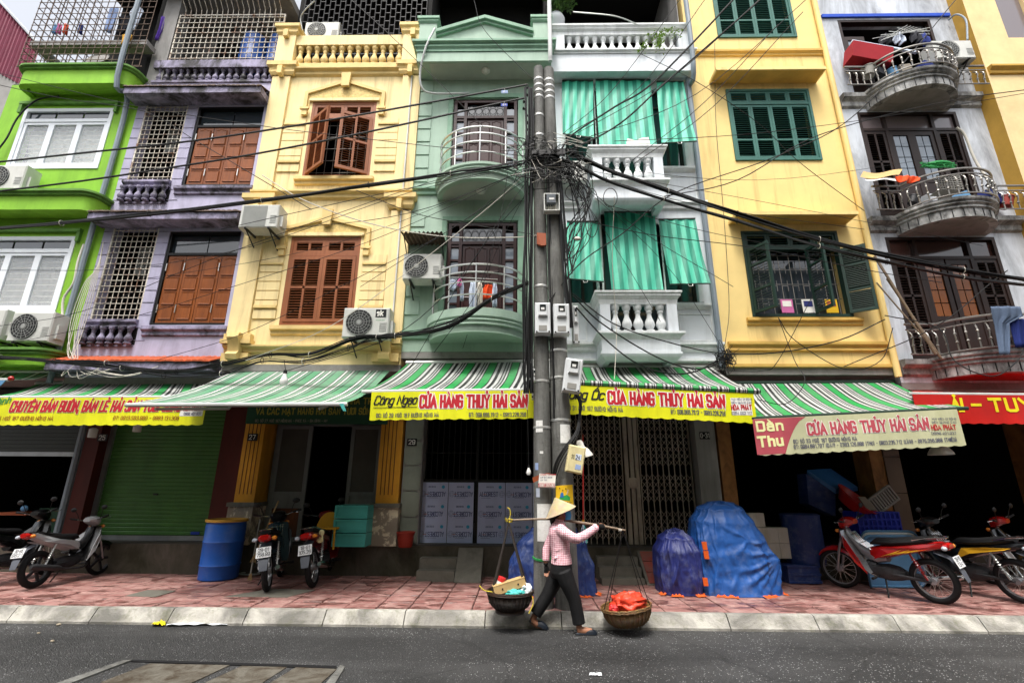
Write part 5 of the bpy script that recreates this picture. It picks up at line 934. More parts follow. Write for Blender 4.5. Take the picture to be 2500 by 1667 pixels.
# white house shop: folding scissor gate
M().box(3.2, 3.56, 9.0, GY + .2, .62, 3.5).build('shop_pillar', 'pillar_grey', wh); M().box(.64, .8, 9.0, GY + .2, .62, 3.5).build('shop_pillar', 'pillar_grey', wh)
number_plate(wh, '0-31', 1720, 1063, 8.995)
gt = M().box(.8, 3.2, GY - .02, GY + .06, .6, .63).build('folding_gate', 'gate_steel', wh)
xs = [.85 + .104 * i for i in range(11)] + [2.22 + .104 * i for i in range(10)]
bm = M().box(-.008, .008, -.012, .012, .63, 3.1).mesh('bar', 'gate_steel'); M().box(.8, 3.2, GY - .02, GY + .08, 3.1, 3.2).build('gate_track', 'gate_steel', gt)
for x in xs: inst(bm, 'bar', gt, (x, GY, 0))
q = M()
for z0 in (.72, .84, .96, 1.08, 1.35, 1.47, 1.59, 1.71, 1.98, 2.1, 2.22, 2.34, 2.46, 2.6, 2.72):
    for i in range(len(xs) - 1):
        a, b = xs[i], xs[i + 1]
        if b - a > .2: continue
        for s_ in (0, 1):
            e = [(a, z0), (b, z0 + .13)] if s_ else [(a, z0 + .13), (b, z0)]
            q.extr([(e[0][0], GY - .014 - .004 * s_, e[0][1] - .006), (e[1][0], GY - .014 - .004 * s_, e[1][1] - .006), (e[1][0], GY - .014 - .004 * s_, e[1][1] + .006), (e[0][0], GY - .014 - .004 * s_, e[0][1] + .006)], (0, -.003, 0))
stuff(q.build('lattice_links', 'gate_steel', gt))
for x in (1.93, 2.03, 2.12): M().box(x, x + .07, GY - .03, GY + .02, .63, 3.1).build('lock_stile', 'gate_steel', gt)
M().lathe([(.105, 0), (.105, .012), (.08, .02)], (2.06, GY - .03, 1.68), 18, Matrix.Rotation(rad(90), 3, 'X')).build('lock_disc', 'gate_steel', gt)
for k in range(3): M().box(1.28, 1.95, 8.9 - .2 * (k + 1), 8.9 - .2 * k - .001, .12, .5 - .13 * k).build('step', 'step_stone', wh)
q = M(); q.extr([(1.98, 8.3, .12), (1.98, 8.3, .16), (1.98, 8.88, .58), (1.98, 8.899, .58), (1.98, 8.899, .12)], (.42, 0, 0)); rp = q.build('ramp', 'step_stone', wh)
for k in range(3):
    v = Vector((0, .58, .42)).normalized(); o = Vector((2.02, 8.32, .178)) + v * (.225 * k); q = M(); q.extr([o, o + Vector((.34, 0, 0)), o + Vector((.34, 0, 0)) + v * .21, o + v * .21], (0, -.006, .009)); q.build('ramp_tile', 'ramp_red', rp)
# golden house shop: open front
M().box(3.6, 3.84, 9.0, GY + .2, .3, 3.5).build('shop_pillar', 'stained_pillar', gy); M().box(6.27, 6.5, 9.0, GY + .2, .3, 3.4).build('shop_pillar', 'stained_pillar', gy)
q = M(); [q.box(6.501, 6.78, 8.97, GY + .2, .3 + .62 * i, .91 + .62 * i) for i in range(5)]; q.build('tiled_pillar', 'brown_tile', gh)
for i in range(3):
    for j in range(2):
        a = 3.95 + .36 * i; z = .5 + .24 * j
        if (i, j) == (2, 1): continue
        M().box(a, a + .355, 8.7, 8.9, z, z + .235).build('counter_block', 'white_tile', gy)
M().box(3.88, 4.12, 8.72, 8.9, .981, 1.2).build('counter_block', 'white_tile', gy)
M().box(9.2, 9.43, 8.9, GY + .2, .2, 3.3).build('shop_pillar', 'stained_pillar', gh)
# ---------------------------------------------------------------- unseen house row across the street (behind the viewer), added to shade street level
for i, (x0, x1, hgt, mt, nm) in enumerate(((-22, -13, 11, 'cream_plaster', 'wide cream'), (-13, -5.5, 12.2, 'grey_plaster', 'tall grey'), (-5.5, 1.5, 10.6, 'mint_plaster', 'low mint'), (1.5, 8.5, 12.6, 'gold_plaster', 'tallest golden'), (8.5, 15, 11.4, 'lilac_plaster', 'lilac'), (15, 23, 10.8, 'white_plaster', 'wide white'))):
    t = thing('added_shade_house', nm + ' unseen house across the street, added to shade the row', 'house', ((x0 + x1) / 2, -4.6, 0), 0, 'unseen houses added for shade'); M().box(x0, x1, -9, -4.6, 0, hgt).build('wall', mt, t); M().box(x0 - .05, x1 + .05, -9.1, -4.3, hgt + .001, hgt + .15).build('roof', 'concrete_wall', t)
    n = 3
    for f in range(3 if hgt > 11 else 2):
        for k in range(n): c = x0 + (x1 - x0) * (k + .5) / n; w_ = M().box(c - .6, c + .6, -4.6, -4.55, 4.2 + 3 * f, 5.6 + 3 * f).build('window', 'umber_wood', t); M().box(c - .5, c + .5, -4.549, -4.54, 4.3 + 3 * f, 5.5 + 3 * f).build('pane', 'pane_dark', w_)
    M().box(x0 + .5, x1 - .5, -4.6, -4.55, 0.05, 2.8).build('shop_shutter', 'dark_shutter', t)
M().box(-40, 40, -9, -3.2, .001, .13).build('pavement', 'step_stone')['kind'] = 'structure'
# ---------------------------------------------------------------- awnings
def awning(label, bl, br, fl, fr, mt='awning_stripe', bar='bar_white', sag=.07, arms=True, nm='awning', roller='bar_white'):
    """bl/br back corners, fl/fr front corners (world)"""
    bl, br, fl, fr = map(Vector, (bl, br, fl, fr)); c = (bl + br) / 2; t = thing(nm, label, 'awning', (c.x, c.y, c.z), 0, 'shop awnings')
    wd = (fr - fl).length; ph = random.random() * .36; m = M()
    def fn(u, v):
        p = bl.lerp(br, u).lerp(fl.lerp(fr, u), v); p.z += -sag * math.sin(math.pi * v) + .012 * math.sin(u * wd * 5 + v * 3) * math.sin(math.pi * v); return p
    m.grid(fn, 48, 12); m.uv = [tuple((a * wd + ph, b) for a, b in q) for q in m.uv]; m.build('canopy', mt, t, 70)
    M().tube([fl + Vector((-.03, 0, -.02)), fr + Vector((.03, 0, -.02))], .028, 8).build('front_bar', bar, t, True); M().tube([bl + Vector((-.03, .04, .02)), br + Vector((.03, .04, .02))], .045, 10).build('roller', roller, t, True)
    if arms:
        for u in (.12, .88):
            a = bl.lerp(br, u) + Vector((0, 0, -.25)); b = fl.lerp(fr, u) + Vector((0, .03, -.07)); e = a.lerp(b, .5) + Vector((.35 if u < .5 else -.35, 0, -.1 - sag)); M().tube([a, e, b], .02, 6).build('arm', 'bar_white', t)
    return t, fl, fr
def valance(t, fl, fr, drop, mt, per=.17, x0=None, x1=None, amp=.018):
    """hanging printed cloth with scalloped hem; returns its surface function"""
    ax = fl.x if x0 is None else x0; bx = fr.x if x1 is None else x1; sl = (fr.z - fl.z) / (fr.x - fl.x); sy = (fr.y - fl.y) / (fr.x - fl.x); ph = random.random() * 6
    def wv(x, d): return .012 * math.sin(x * 4.1 + ph) * d / drop + .006 * math.sin(x * 11 + ph * 2) * (d / drop)
    def fn(u, v):
        x = ax + (bx - ax) * u; top = fl.z + sl * (x - fl.x) - .03; d = (drop + amp * abs(math.sin(math.pi * (x + ph) / per))) * v
        return Vector((x, fl.y + sy * (x - fl.x) - .03 + wv(x, d), top - d))
    m = M(); m.grid(fn, int((bx - ax) / .035), 6); v = m.build('valance', mt, t, 70)
    def place(x, z, o):
        top = fl.z + sl * (x - fl.x) - .03; return Vector((x, fl.y + sy * (x - fl.x) - .03 + wv(x, top - z) - o, z))
    return v, place
def vtext(v, place, y, s, p0, p1, cap, ink, th=1.9, outline=None, oth=3.2, shear=0, gap=2.6):
    """lettering between two picture measured baseline points lying on the cloth at depth y"""
    S, E = at(*p0, y), at(*p1, y); d = (E - S); wd = math.hypot(d.x, d.z); ux, uz = d.x / wd, d.z / wd; h = at(p0[0], p0[1] - cap, y).z - S.z
    pf = lambda a, b, o: place(S.x + a * ux - b * uz * .3, S.z + a * uz + b, o)
    if outline: lettering(s, h, oth, pf, wd, shear, .003, gap).build('lettering_outline', outline, v)
    return lettering(s, h, th, pf, wd, shear, .006, gap).build('lettering', ink, v)
def sticker(v, place, y, x0, y0, x1, y1, lines, bgm='white_ink'):
    a, b = at(x0, y0, y), at(x1, y1, y)
    if bgm:
        m = M(); m.grid(lambda u, w: place(a.x + (b.x - a.x) * u, a.z + (b.z - a.z) * w, .002), 6, 3); m.build('sticker', bgm, v)
    for s, fy, cap, ink, th in lines: vtext(v, place, y, s, (x0 + 3, y0 + (y1 - y0) * fy), (x1 - 3, y0 + (y1 - y0) * fy), cap, ink, th)
# lilac house
Y = 7.5; fl, fr = at(-14, 967, Y), at(520, 966, Y)
t, fl, fr = awning('low striped awning over the green shutter with red lettered yellow valance', (-8.6, 8.32, 3.3), (-5.35, 8.32, 3.32), fl, fr, sag=.05)
v, pf = valance(t, fl, fr, .42, 'valance_yellow', x1=at(505, 1000, Y).x)
vtext(v, pf, Y, 'CHUYÊN BÁN BUÔN, BÁN LẺ HẢI SẢN TƯƠI SỐNG', (28, 1005), (441, 1003), 24, 'red_ink', 2.0, 'cream_ink', 3., .15)
vtext(v, pf, Y, 'Đinh', (-8, 990), (28, 984), 15, 'green_ink', 1.6, None, 0, .25); vtext(v, pf, Y, '25 NGÕ 187 ĐƯỜNG HỒNG HÀ', (-6, 1026), (134, 1026), 8.5, 'darkred_ink', 1.45, None, 0, .1); vtext(v, pf, Y, 'ĐT: 0913.593.980 - 0983.131.308', (281, 1025), (437, 1025), 8.5, 'darkred_ink', 1.45, None, 0, .1)
sticker(v, pf, Y, 448, 976, 497, 1016, [('BIỂN QUẢNG CÁO', .26, 4.5, 'blue_ink', 1.45), ('HÒA PHÁT', .66, 11, 'red_ink', 2.), ('0966 401 937', .93, 6, 'blue_ink', 1.45)])
# cream house: long awning without valance
t, fl, fr = awning('longest awning, faded green and bare edged, reaching over the kerb before the cream house', (-5.13, 8.32, 3.53), (-2.3, 8.32, 3.57), at(314, 985, 6.3), at(843, 983, 6.34), 'awning_stripe_faded', sag=.1)
M().extr([at(828, 985, 6.3), at(838, 985, 6.3), at(845, 1003, 6.3), at(838, 1003, 6.3)], (0, .01, 0)).build('loose_flap', 'crate_teal', t)
# hanging banner behind it
Y = 8.62; a, b = at(612, 952, Y), at(946, 1036, Y); bn = thing('shop_banner', 'dark green banner with dull gold lettering under the longest awning', 'banner', ((a.x + b.x) / 2, Y, b.z))
bf = lambda x, z, o: Vector((x, Y + .008 * math.sin(x * 7) - o, z))
m = M(); m.grid(lambda u, w: bf(a.x + (b.x - a.x) * u, b.z + (a.z - b.z) * w, 0), 30, 4); v = m.build('banner_cloth', 'valance_green', bn, 70); M().tube([(a.x, Y, a.z), (b.x, Y, a.z)], .02, 6).build('rail', 'bar_white', bn)
vtext(v, bf, Y, 'NHÀ TRAI', (849, 986), (922, 986), 14, 'gold_ink', 1.9); vtext(v, bf, Y, 'VÀ CÁC MẶT HÀNG HẢI SẢN TƯƠI SỐNG', (626, 1011), (912, 1011), 14, 'gold_ink', 1.9); vtext(v, bf, Y, 'ĐC: SỐ 27 NGÕ 187 HỒNG HÀ - PHÚC XÁ - BA ĐÌNH - HN', (624, 1030), (798, 1030), 6, 'pale_blind', 1.5)
# mint house
Y = 7.05; fl, fr = at(889, 953, Y), at(1338, 948, Y)
t, fl, fr = awning('striped awning with bright yellow valance left of the poles, script name at its left', (-2.0, 8.3, 3.68), (.55, 8.3, 3.72), fl, fr)
v, pf = valance(t, fl, fr, .40, 'valance_yellow', x0=at(906, 990, Y).x)
vtext(v, pf, Y, 'Công Ngạo', (914, 988), (1016, 986), 20, 'black_ink', 1.5, None, 0, .3, 1.6); vtext(v, pf, Y, '------', (912, 1005), (1018, 1003), 18, 'black_ink', .8, None, 0, 0, .2)
vtext(v, pf, Y, 'CỬA HÀNG THUỶ HẢI SẢN', (1027, 995), (1286, 993), 28, 'red_ink', 2.1, 'white_ink', 3.5); vtext(v, pf, Y, 'ĐC: SỐ 29 NGÕ 187 ĐƯỜNG HỒNG HÀ', (920, 1019), (1072, 1018), 9, 'blue_ink', 1.45, None, 0, 0, 3.4); vtext(v, pf, Y, 'ĐT: 098.666.7812 - 0963.226.256', (1146, 1018), (1284, 1017), 9.5, 'blue_ink', 1.45, None, 0, 0, 3.4)
# white house
fl, fr = at(1385, 930, Y), at(1850, 952, Y)
t, fl, fr = awning('striped awning with striped front roll and yellow valance right of the poles', (.75, 8.3, 3.62), (3.38, 8.3, 3.62), fl, fr, bar='bar_dark')
m = M(); L_ = (fr - fl)
def roll(u, w): p = fl + L_ * u; a = 2 * math.pi * w; return p + Vector((0, -.045 * math.cos(a) - .01, .045 * math.sin(a) - .02))
m.grid(roll, 60, 8); m.uv = [tuple((a * L_.length * 1.6, b) for a, b in q) for q in m.uv]; m.build('front_roll', 'awning_stripe', t, True)
v, pf = valance(t, fl + Vector((0, 0, -.03)), fr + Vector((0, 0, -.03)), .42, 'valance_yellow', x1=at(1841, 990, Y).x)
vtext(v, pf, Y, 'Công Ốc', (1372, 973), (1472, 976), 21, 'black_ink', 1.7, None, 0, .3, 1.6); vtext(v, pf, Y, 'CỬA HÀNG THỦY HẢI SẢN', (1485, 985), (1767, 995), 28, 'red_ink', 2.1, 'white_ink', 3.5)
vtext(v, pf, Y, 'ĐC: SỐ 31 NGÕ 187 ĐƯỜNG HỒNG HÀ', (1366, 1000), (1519, 1006), 9.5, 'blue_ink', 1.45, None, 0, 0, 3.4); vtext(v, pf, Y, 'ĐT: 098.666.7812 - 0963.226.256', (1637, 1010), (1769, 1015), 10, 'blue_ink', 1.45, None, 0, 0, 3.4)
sticker(v, pf, Y, 1781, 972, 1836, 1014, [('MÁI HIÊN DI ĐỘNG', .13, 4.5, 'blue_ink', 1.45), ('BIỂN QUẢNG CÁO', .33, 4.5, 'blue_ink', 1.45), ('HÒA PHÁT', .68, 11, 'red_ink', 2.1), ('0364 002 117', .95, 6, 'blue_ink', 1.45)])
# golden house
fl, fr = at(1838, 1018, Y), at(2356, 993, Y)
t, fl, fr = awning('striped awning with faded olive and rose valance below the golden house', (3.62, 8.35, 3.34), (6.48, 8.35, 3.37), fl, fr, bar='bar_dark', roller='bar_dark')
v, pf = valance(t, fl, fr, .50, 'valance_olive', x1=at(2342, 1040, Y).x)
sl = (fr.z - fl.z) / (fr.x - fl.x); A = at(1838, 1060, Y).x; B = at(1965, 1030, Y).x; C = at(1913, 1100, Y).x
m = M()
def rose(u, w):
    xe = B + (C - B) * (w ** .6); x = A + .005 + (xe - A) * u; return pf(x, fl.z + sl * (x - fl.x) - .034 - .497 * w, .0022)
m.grid(rose, 14, 8); m.build('rose_field', 'valance_rose', v, 70)
vtext(v, pf, Y, 'Dần', (1847, 1052), (1908, 1049), 21, 'cream_ink', 2.6); vtext(v, pf, Y, 'Thu', (1850, 1090), (1908, 1086), 22, 'cream_ink', 2.8)
vtext(v, pf, Y, 'CỬA HÀNG THỦY HẢI SẢN', (1972, 1061), (2264, 1047), 26, 'faded_red_ink', 2.1, 'white_ink', 3.3); vtext(v, pf, Y, 'ĐC: SỐ 33 NGÕ 187 ĐƯỜNG HỒNG HÀ', (1936, 1082), (2087, 1075), 8.5, 'blue_ink', 1.45, None, 0, 0, 3.4); vtext(v, pf, Y, 'ĐT: 0984.681.707 (DẦN) - 0383.126.888 (THU) - 0903.235.712 (LĨNH) - 0976.056.988 (THIỆU)', (1937, 1095), (2330, 1077), 8.5, 'blue_ink', 1.45, None, 0, 0, 3.4)
sticker(v, pf, Y, 2268, 1016, 2332, 1062, [('MÁI HIÊN DI ĐỘNG', .2, 4.5, 'blue_ink', 1.45), ('BIỂN QUẢNG CÁO', .38, 4.5, 'blue_ink', 1.45), ('HÒA PHÁT', .72, 11, 'red_ink', 2.), ('0966.401.937', .98, 6, 'blue_ink', 1.45)], None)
# grey house
Y = 7.35; fl, fr = at(2222, 958, Y), at(2640, 962, Y)
t, fl, fr = awning('red awning with yellow lettered red valance at the right edge', (6.75, 8.32, 3.22), (9.4, 8.32, 3.22), fl, fr, 'valance_red')
v, pf = valance(t, fl, fr, .42, 'valance_red'); vtext(v, pf, Y, 'ẢI', (2324, 1003), (2348, 1003), 28, 'yellow_ink', 2.6); vtext(v, pf, Y, '-', (2372, 1003), (2392, 1003), 28, 'yellow_ink', 2.4); vtext(v, pf, Y, 'TUYẾT', (2416, 1003), (2590, 1003), 28, 'yellow_ink', 2.6)
# green house: small folded awning
t, fl, fr = awning('small folded striped awning below the lime green house at the left edge', (-10.2, 8.3, 3.5), (-8.25, 8.3, 3.5), at(-120, 925, 7.75), at(24, 924, 7.75), 'awning_stripe_faded', arms=False)
M().ball(at(27, 924, 7.74), .045, 8).build('end_cap', 'lamp_red', t, True); M().extr([at(0, 928, 7.7), at(14, 928, 7.7), at(0, 942, 7.7), at(-30, 950, 7.7), at(-30, 928, 7.7)], (0, .01, 0)).build('cloth_corner', 'tub_blue', t)
# ---------------------------------------------------------------- utility poles
def lerp(a, b, t): return a + (b - a) * t
PA0, PA1, PB0, PB1 = Vector((.303, 6.83, .1)), Vector((.318, 6.78, 8.62)), Vector((.604, 6.84, .1)), Vector((.49, 6.79, 8.6))
for nm, a, b, r0, r1, lb in (('left', PA0, PA1, .13, .085, 'left of two grey concrete utility poles, thickly hung with cables'), ('right', PB0, PB1, .155, .09, 'right of two grey concrete utility poles, leaning onto the left one')):
    t = thing('utility_pole', lb, 'utility pole', (a.x, a.y, .15), 0, 'pair of utility poles')
    M().tube([a.lerp(b, i / 14) for i in range(15)], [lerp(r0, r1, i / 14) for i in range(15)], 20).build('shaft', 'concrete_pole', t, 60)
    for z in ([8.35, 8.22, 8.1, 7.98, 7.6, 7.2, 4.5, 3.05, 2.4] if nm == 'left' else [8.33, 8.2, 8.08, 7.96, 3.7, 3.5, 3.1, 2.5]):
        f = (z - a.z) / (b.z - a.z); c = a.lerp(b, f); M().lathe([(lerp(r0, r1, f) + .004, -.018), (lerp(r0, r1, f) + .008, 0), (lerp(r0, r1, f) + .004, .018)], c, 18, cap=False).build('steel_band', 'band_metal', t, True)
    for px, py, w_, h_, mt in ([(1316, 1040, 9, 14, 'paper'), (1310, 1138, 5, 8, 'cloth_blue'), (1322, 1104, 4, 3, 'paper'), (1335, 1275, 23, 40, 'paper'), (1313, 1202, 5, 10, 'cloth_white')] if nm == 'left' else [(1382, 1058, 14, 22, 'paper')]):
        c = at(px, py, a.y - r0); f = (c.z - a.z) / (b.z - a.z); rr = lerp(r0, r1, f) + .003; cc = a.lerp(b, f); wa = w_ / 175 / rr; hh = h_ / 175; a0 = math.asin(max(-1, min(1, (c.x - cc.x) / rr)))
        M().grid(lambda u, v: (cc.x + rr * math.sin(a0 + (u - .5) * 2 * wa), cc.y - rr * math.cos(a0 + (u - .5) * 2 * wa), c.z + (v - .5) * 2 * hh), 8, 2).build('pasted_notice', mt, t, True)
    if nm == 'left':
        q = M(); [q.tube([(PA0.x + .135 * math.cos(k * .4), PA0.y + .135 * math.sin(k * .4), .72 + .008 * j + .01 * math.sin(k)) for k in range(16)], .006, 5, True) for j in range(3)]; q.build('green_twine', 'net_green', t)
# meter cabinets
def meter(lb, px, py, wpx, hpx, y, tilt=0, old=False):
    c = at(px, py, y); w_ = wpx / 176; h_ = hpx / 168; t = thing('meter_box', lb, 'meter box', c, 0, 'electricity meter boxes on the poles'); t.rotation_euler = (0, tilt, 0); d = .16
    def bx(n, a, b, c0, c1, y0, y1, mt, par=t, bev=.015):
        m = M(); m.loft([[(a, y1, c0), (b, y1, c0), (b, y1, c1), (a, y1, c1)], [(a, y0 + bev, c0), (b, y0 + bev, c0), (b, y0 + bev, c1), (a, y0 + bev, c1)], [(a + bev, y0, c0 + bev), (b - bev, y0, c0 + bev), (b - bev, y0, c1 - bev), (a + bev, y0, c1 - bev)]]); return m.build(n, mt, par, False, False)
    bx('case', -w_ / 2, w_ / 2, -h_ / 2, h_ / 2, -d, 0, 'meter_cream' if old else 'meter_white')
    if not old:
        bx('window_hood', -w_ * .3, w_ * .3, h_ * .03, h_ * .46, -d - .04, -d - .001, 'meter_white'); bx('window', -w_ * .2, w_ * .2, h_ * .2, h_ * .4, -d - .046, -d - .041, 'clear_dark', bev=.001); bx('dial', -w_ * .12, w_ * .1, h_ * .22, h_ * .3, -d - .05, -d - .047, 'paper', bev=.001); bx('lower_window', -w_ * .26, w_ * .26, -h_ * .42, -h_ * .25, -d - .006, -d - .001, 'plastic_grey', bev=.001)
        for sx in (-1, 1): M().ball((sx * w_ * .4, -d, -h_ * .45), .014, 6).build('bolt', 'black_frame', t, True, False)
    else:
        bx('sticker', -w_ * .05, w_ * .3, -h_ * .02, h_ * .2, -d - .003, -d - .001, 'cloth_white', bev=.0005); bx('sticker', w_ * .02, w_ * .36, -h_ * .36, -h_ * .18, -d - .003, -d - .001, 'cloth_blue', bev=.0005); lettering('11 24', .05, 1.6, flat((-w_ * .3, -d, 0), (1, 0, 0), (0, 0, 1)), w_ * .5).build('lettering', 'black_ink', t, False, False)
        q = M(); [q.box(-w_ / 2 - .012, -w_ / 2, -d * .9, -d * .8, -h_ * .45 + h_ * .9 * i / 12, -h_ * .45 + h_ * .9 * i / 12 + .012) for i in range(13)]; stuff(q.build('hinge_teeth', 'meter_cream', t, False, False))
    return t
meter('left of two white meter boxes side by side on the poles', 1324, 784, 39, 78, 6.72); meter('right of two white meter boxes side by side on the poles', 1369, 786, 40, 76, 6.72)
meter('white meter box hanging tilted below the side by side pair', 1396, 921, 42, 78, 6.66, rad(8)); meter('old cream meter box with worn stickers low on the right pole', 1403, 1122, 38, 58, 6.62, rad(11), True)
meter('narrow white meter box half hidden behind the right pole', 1403, 800, 16, 100, 6.95); meter('narrow white meter box half hidden behind the left pole beside the yellow valance', 1304, 940, 12, 74, 6.95)
# open steel box with grey meter
c = at(1346, 503, 6.66); t = thing('open_meter_box', 'open steel box with a grey meter high on the poles', 'meter box', c); w_, h_ = .24, .3
q = M(); q.box(-w_ / 2, w_ / 2, -.02, 0, -h_ / 2, h_ / 2); [q.box(a, b, -.12, -.02, e, f) for a, b, e, f in ((-w_ / 2, -w_ / 2 + .012, -h_ / 2, h_ / 2), (w_ / 2 - .012, w_ / 2, -h_ / 2, h_ / 2), (-w_ / 2 + .012, w_ / 2 - .012, -h_ / 2, -h_ / 2 + .012), (-w_ / 2 + .012, w_ / 2 - .012, h_ / 2 - .012, h_ / 2))]; q.build('case', 'ac_white', t, False, False)
M().box(-.08, .06, -.13, -.021, -.02, .13).build('meter', 'meter_grey', t, False, False); M().box(-.04, .04, -.133, -.131, .03, .06).build('display', 'paper', t, False, False)
for x in (-.05, -.02, .02, .05): M().tube([(x, -.06, -.02), (x + .01, -.07, -.08), (x, -.05, -.14)], .006, 5).build('lead', 'cable_white', t, False, False)
c = at(1325, 578, 6.66); tag(M().extr([(c.x - .09, 6.66, c.z - .12), (c.x - .02, 6.64, c.z - .16), (c.x + .05, 6.64, c.z - .15), (c.x + .05, 6.66, c.z + .06), (c.x - .09, 6.66, c.z + .07)], (0, .05, 0)).build('timber_block', 'wood_rust'), 'rusty brown board wedged between the poles', 'board')
# insulators and hardware on top left
hw = thing('cable_clamp_rack', 'dark cable clamps and insulators stacked on the left pole', 'cable clamps', at(1290, 300, 6.75))
for i in range(9):
    c = at(1286 + random.uniform(-6, 6), 215 + i * 17, 6.74); M().lathe([(.018, -.03), (.03, -.02), (.016, 0), (.03, .02), (.018, .03)], c, 8, Matrix.Rotation(random.uniform(.5, 2), 3, 'Y')).build('insulator', 'cable_black', hw, True)
for i, (px, py) in enumerate(((1232, 225), (1231, 257))):
    c = at(px, py, 6.78); o = M().box(c.x - .055, c.x + .055, 6.775, 6.78, c.z - .03, c.z + .03).build('cable_tag', 'tag_blue' if i else 'cloth_blue'); tag(o, ('pale' if i == 0 else 'dark') + ' blue cable tag wired to the ' + ('upper' if i == 0 else 'lower') + ' thick cable', 'tag', 'blue cable tags')
    lettering('LỘ 1' if i == 0 else 'LỘ 8', .03, 1.5, flat((c.x - .03, 6.775, c.z - .015)), .06).build('lettering', 'white_ink', o); M().tube([(c.x, 6.777, c.z + .03), (c.x, 6.777, c.z + .07)], .003, 4).build('wire', 'cable_white', o)
# notices on the poles
c0, c1 = at(1317, 1155, 6.62), at(1358, 1191, 6.62); o = thing('notice_board', 'white notice with red phone number fixed to the left pole', 'notice', (c0.x, 6.62, c1.z)); b = M().extr([(c0.x, 6.62, c0.z), (c1.x, 6.62, c0.z - .02), (c1.x - .02, 6.62, c1.z), (c0.x - .02, 6.62, c1.z + .01)], (0, .008, 0)).build('board', 'white_ink', o)
M().box(c0.x - .015, c1.x - .02, 6.616, 6.619, c1.z + .012, c1.z + .06).build('red_band', 'red_ink', o); lettering('0987.553.001', .033, 1.8, flat((c0.x + .0, 6.615, c1.z + .02)), .2).build('lettering', 'white_ink', o)
for k, (s, z, ink) in enumerate((('INTERNET CAP QUANG', .16, 'red_ink'), ('LAP DAT NHANH', .125, 'blue_ink'), ('UY TIN', .09, 'blue_ink'))): lettering(s, .018, 1.7, flat((c0.x + .015, 6.619, c1.z + z)), .2 if k == 0 else .15 if k == 1 else .08).build('lettering', ink, o)
M().extr([at(1300, 1165, 6.64), at(1318, 1158, 6.66), at(1345, 1153, 6.68), at(1318, 1170, 6.66), at(1302, 1178, 6.64)], (0, .01, 0)).build('bent_bracket', 'wood_rust', o)
c0, c1 = at(1356, 1182, 6.67), at(1399, 1226, 6.67); o = thing('poster', 'yellow waste collection poster with a green sack on the right pole', 'poster', (c0.x, 6.67, c1.z)); W_, H_ = c1.x - c0.x, c0.z - c1.z
b = M().extr([(c0.x, 6.67, c0.z - .02), (c1.x, 6.67, c0.z), (c1.x + .005, 6.67, c1.z - .02), (c0.x + .005, 6.67, c1.z - .04)], (0, .006, 0)).build('sheet', 'poster_yellow', o)
X = lambda u: c0.x + W_ * u; Z = lambda v: c1.z - .03 + (H_ + .02) * v
M().extr([(X(.2), 6.668, Z(.25)), (X(.82), 6.668, Z(.22)), (X(.85), 6.668, Z(.38)), (X(.66), 6.668, Z(.52)), (X(.5), 6.668, Z(.46)), (X(.3), 6.668, Z(.5)), (X(.22), 6.668, Z(.36))], (0, -.002, 0)).build('green_shape', 'poster_green', o)
M().extr([(X(.26), 6.665, Z(.36)), (X(.46), 6.665, Z(.38)), (X(.46), 6.665, Z(.56)), (X(.38), 6.665, Z(.66)), (X(.28), 6.665, Z(.56))], (0, -.002, 0)).build('blue_bottle', 'lid_blue', o)
q = M(); [q.box(X(u) - .006, X(u) + .006, 6.664, 6.666, Z(v) - .008, Z(v) + .008) for u, v in ((.24, .84), (.42, .74), (.6, .82))]; stuff(q.build('dark_drops', 'black_ink', o)); q = M(); q.tube([(X(.66), 6.665, Z(.52)), (X(.72), 6.665, Z(.78))], .003, 4); [q.tube([(X(.62 + .03 * i), 6.665, Z(.6 + .05 * i)), (X(.74 + .02 * i), 6.665, Z(.58 + .05 * i))], .002, 4) for i in range(4)]; stuff(q.build('fish_bone', 'white_ink', o))
lettering('ĐỰNG RÁC', .028, 1.8, flat((X(.2), 6.668, Z(.03))), W_ * .7).build('lettering', 'black_ink', o)
# lamps
def hanging_bulb(lb, px, py, y, top, r=.035):
    c = at(px, py, y); t = thing('light_bulb', lb, 'light bulb', c); M().lathe([(.004, -r), (r * .7, -r * .75), (r, -.0), (r * .8, r * .8), (r * .45, r * 1.5), (r * .42, r * 2.1), (.004, r * 2.15)], c, 14).build('bulb', 'bulb_white', t, True); M().lathe([(r * .45, r * 2.0), (r * .5, r * 2.2), (r * .4, r * 2.9), (.006, r * 3)], c, 10).build('socket', 'black_frame', t, True); M().tube([c + Vector((0, 0, r * 2.9)), at(top[0], top[1], y)], .005, 5).build('flex', 'cable_black', t); return t
hanging_bulb('large ribbed white bulb hanging in front of the longest awning', 693, 932, 6.6, (694, 880), .058); hanging_bulb('small white bulb on a long flex left of the poles', 1291, 1154, 6.85, (1288, 1000), .035)
for px, py, lb in ((227, 1056, 'white cylindrical lamp below the lettered yellow valance, left one'), (336, 1042, 'white cylindrical lamp in front of the green shutter')):
    c = at(px, py, 8.4); t = thing('shop_lamp', lb, 'lamp', c); M().lathe([(.06, -.085), (.065, -.07), (.065, .06), (.03, .085)], c, 14).build('shade', 'bulb_white', t, True); M().tube([c + Vector((0, 0, .08)), c + Vector((0, 0, .35))], .006, 5).build('flex', 'cable_black', t)
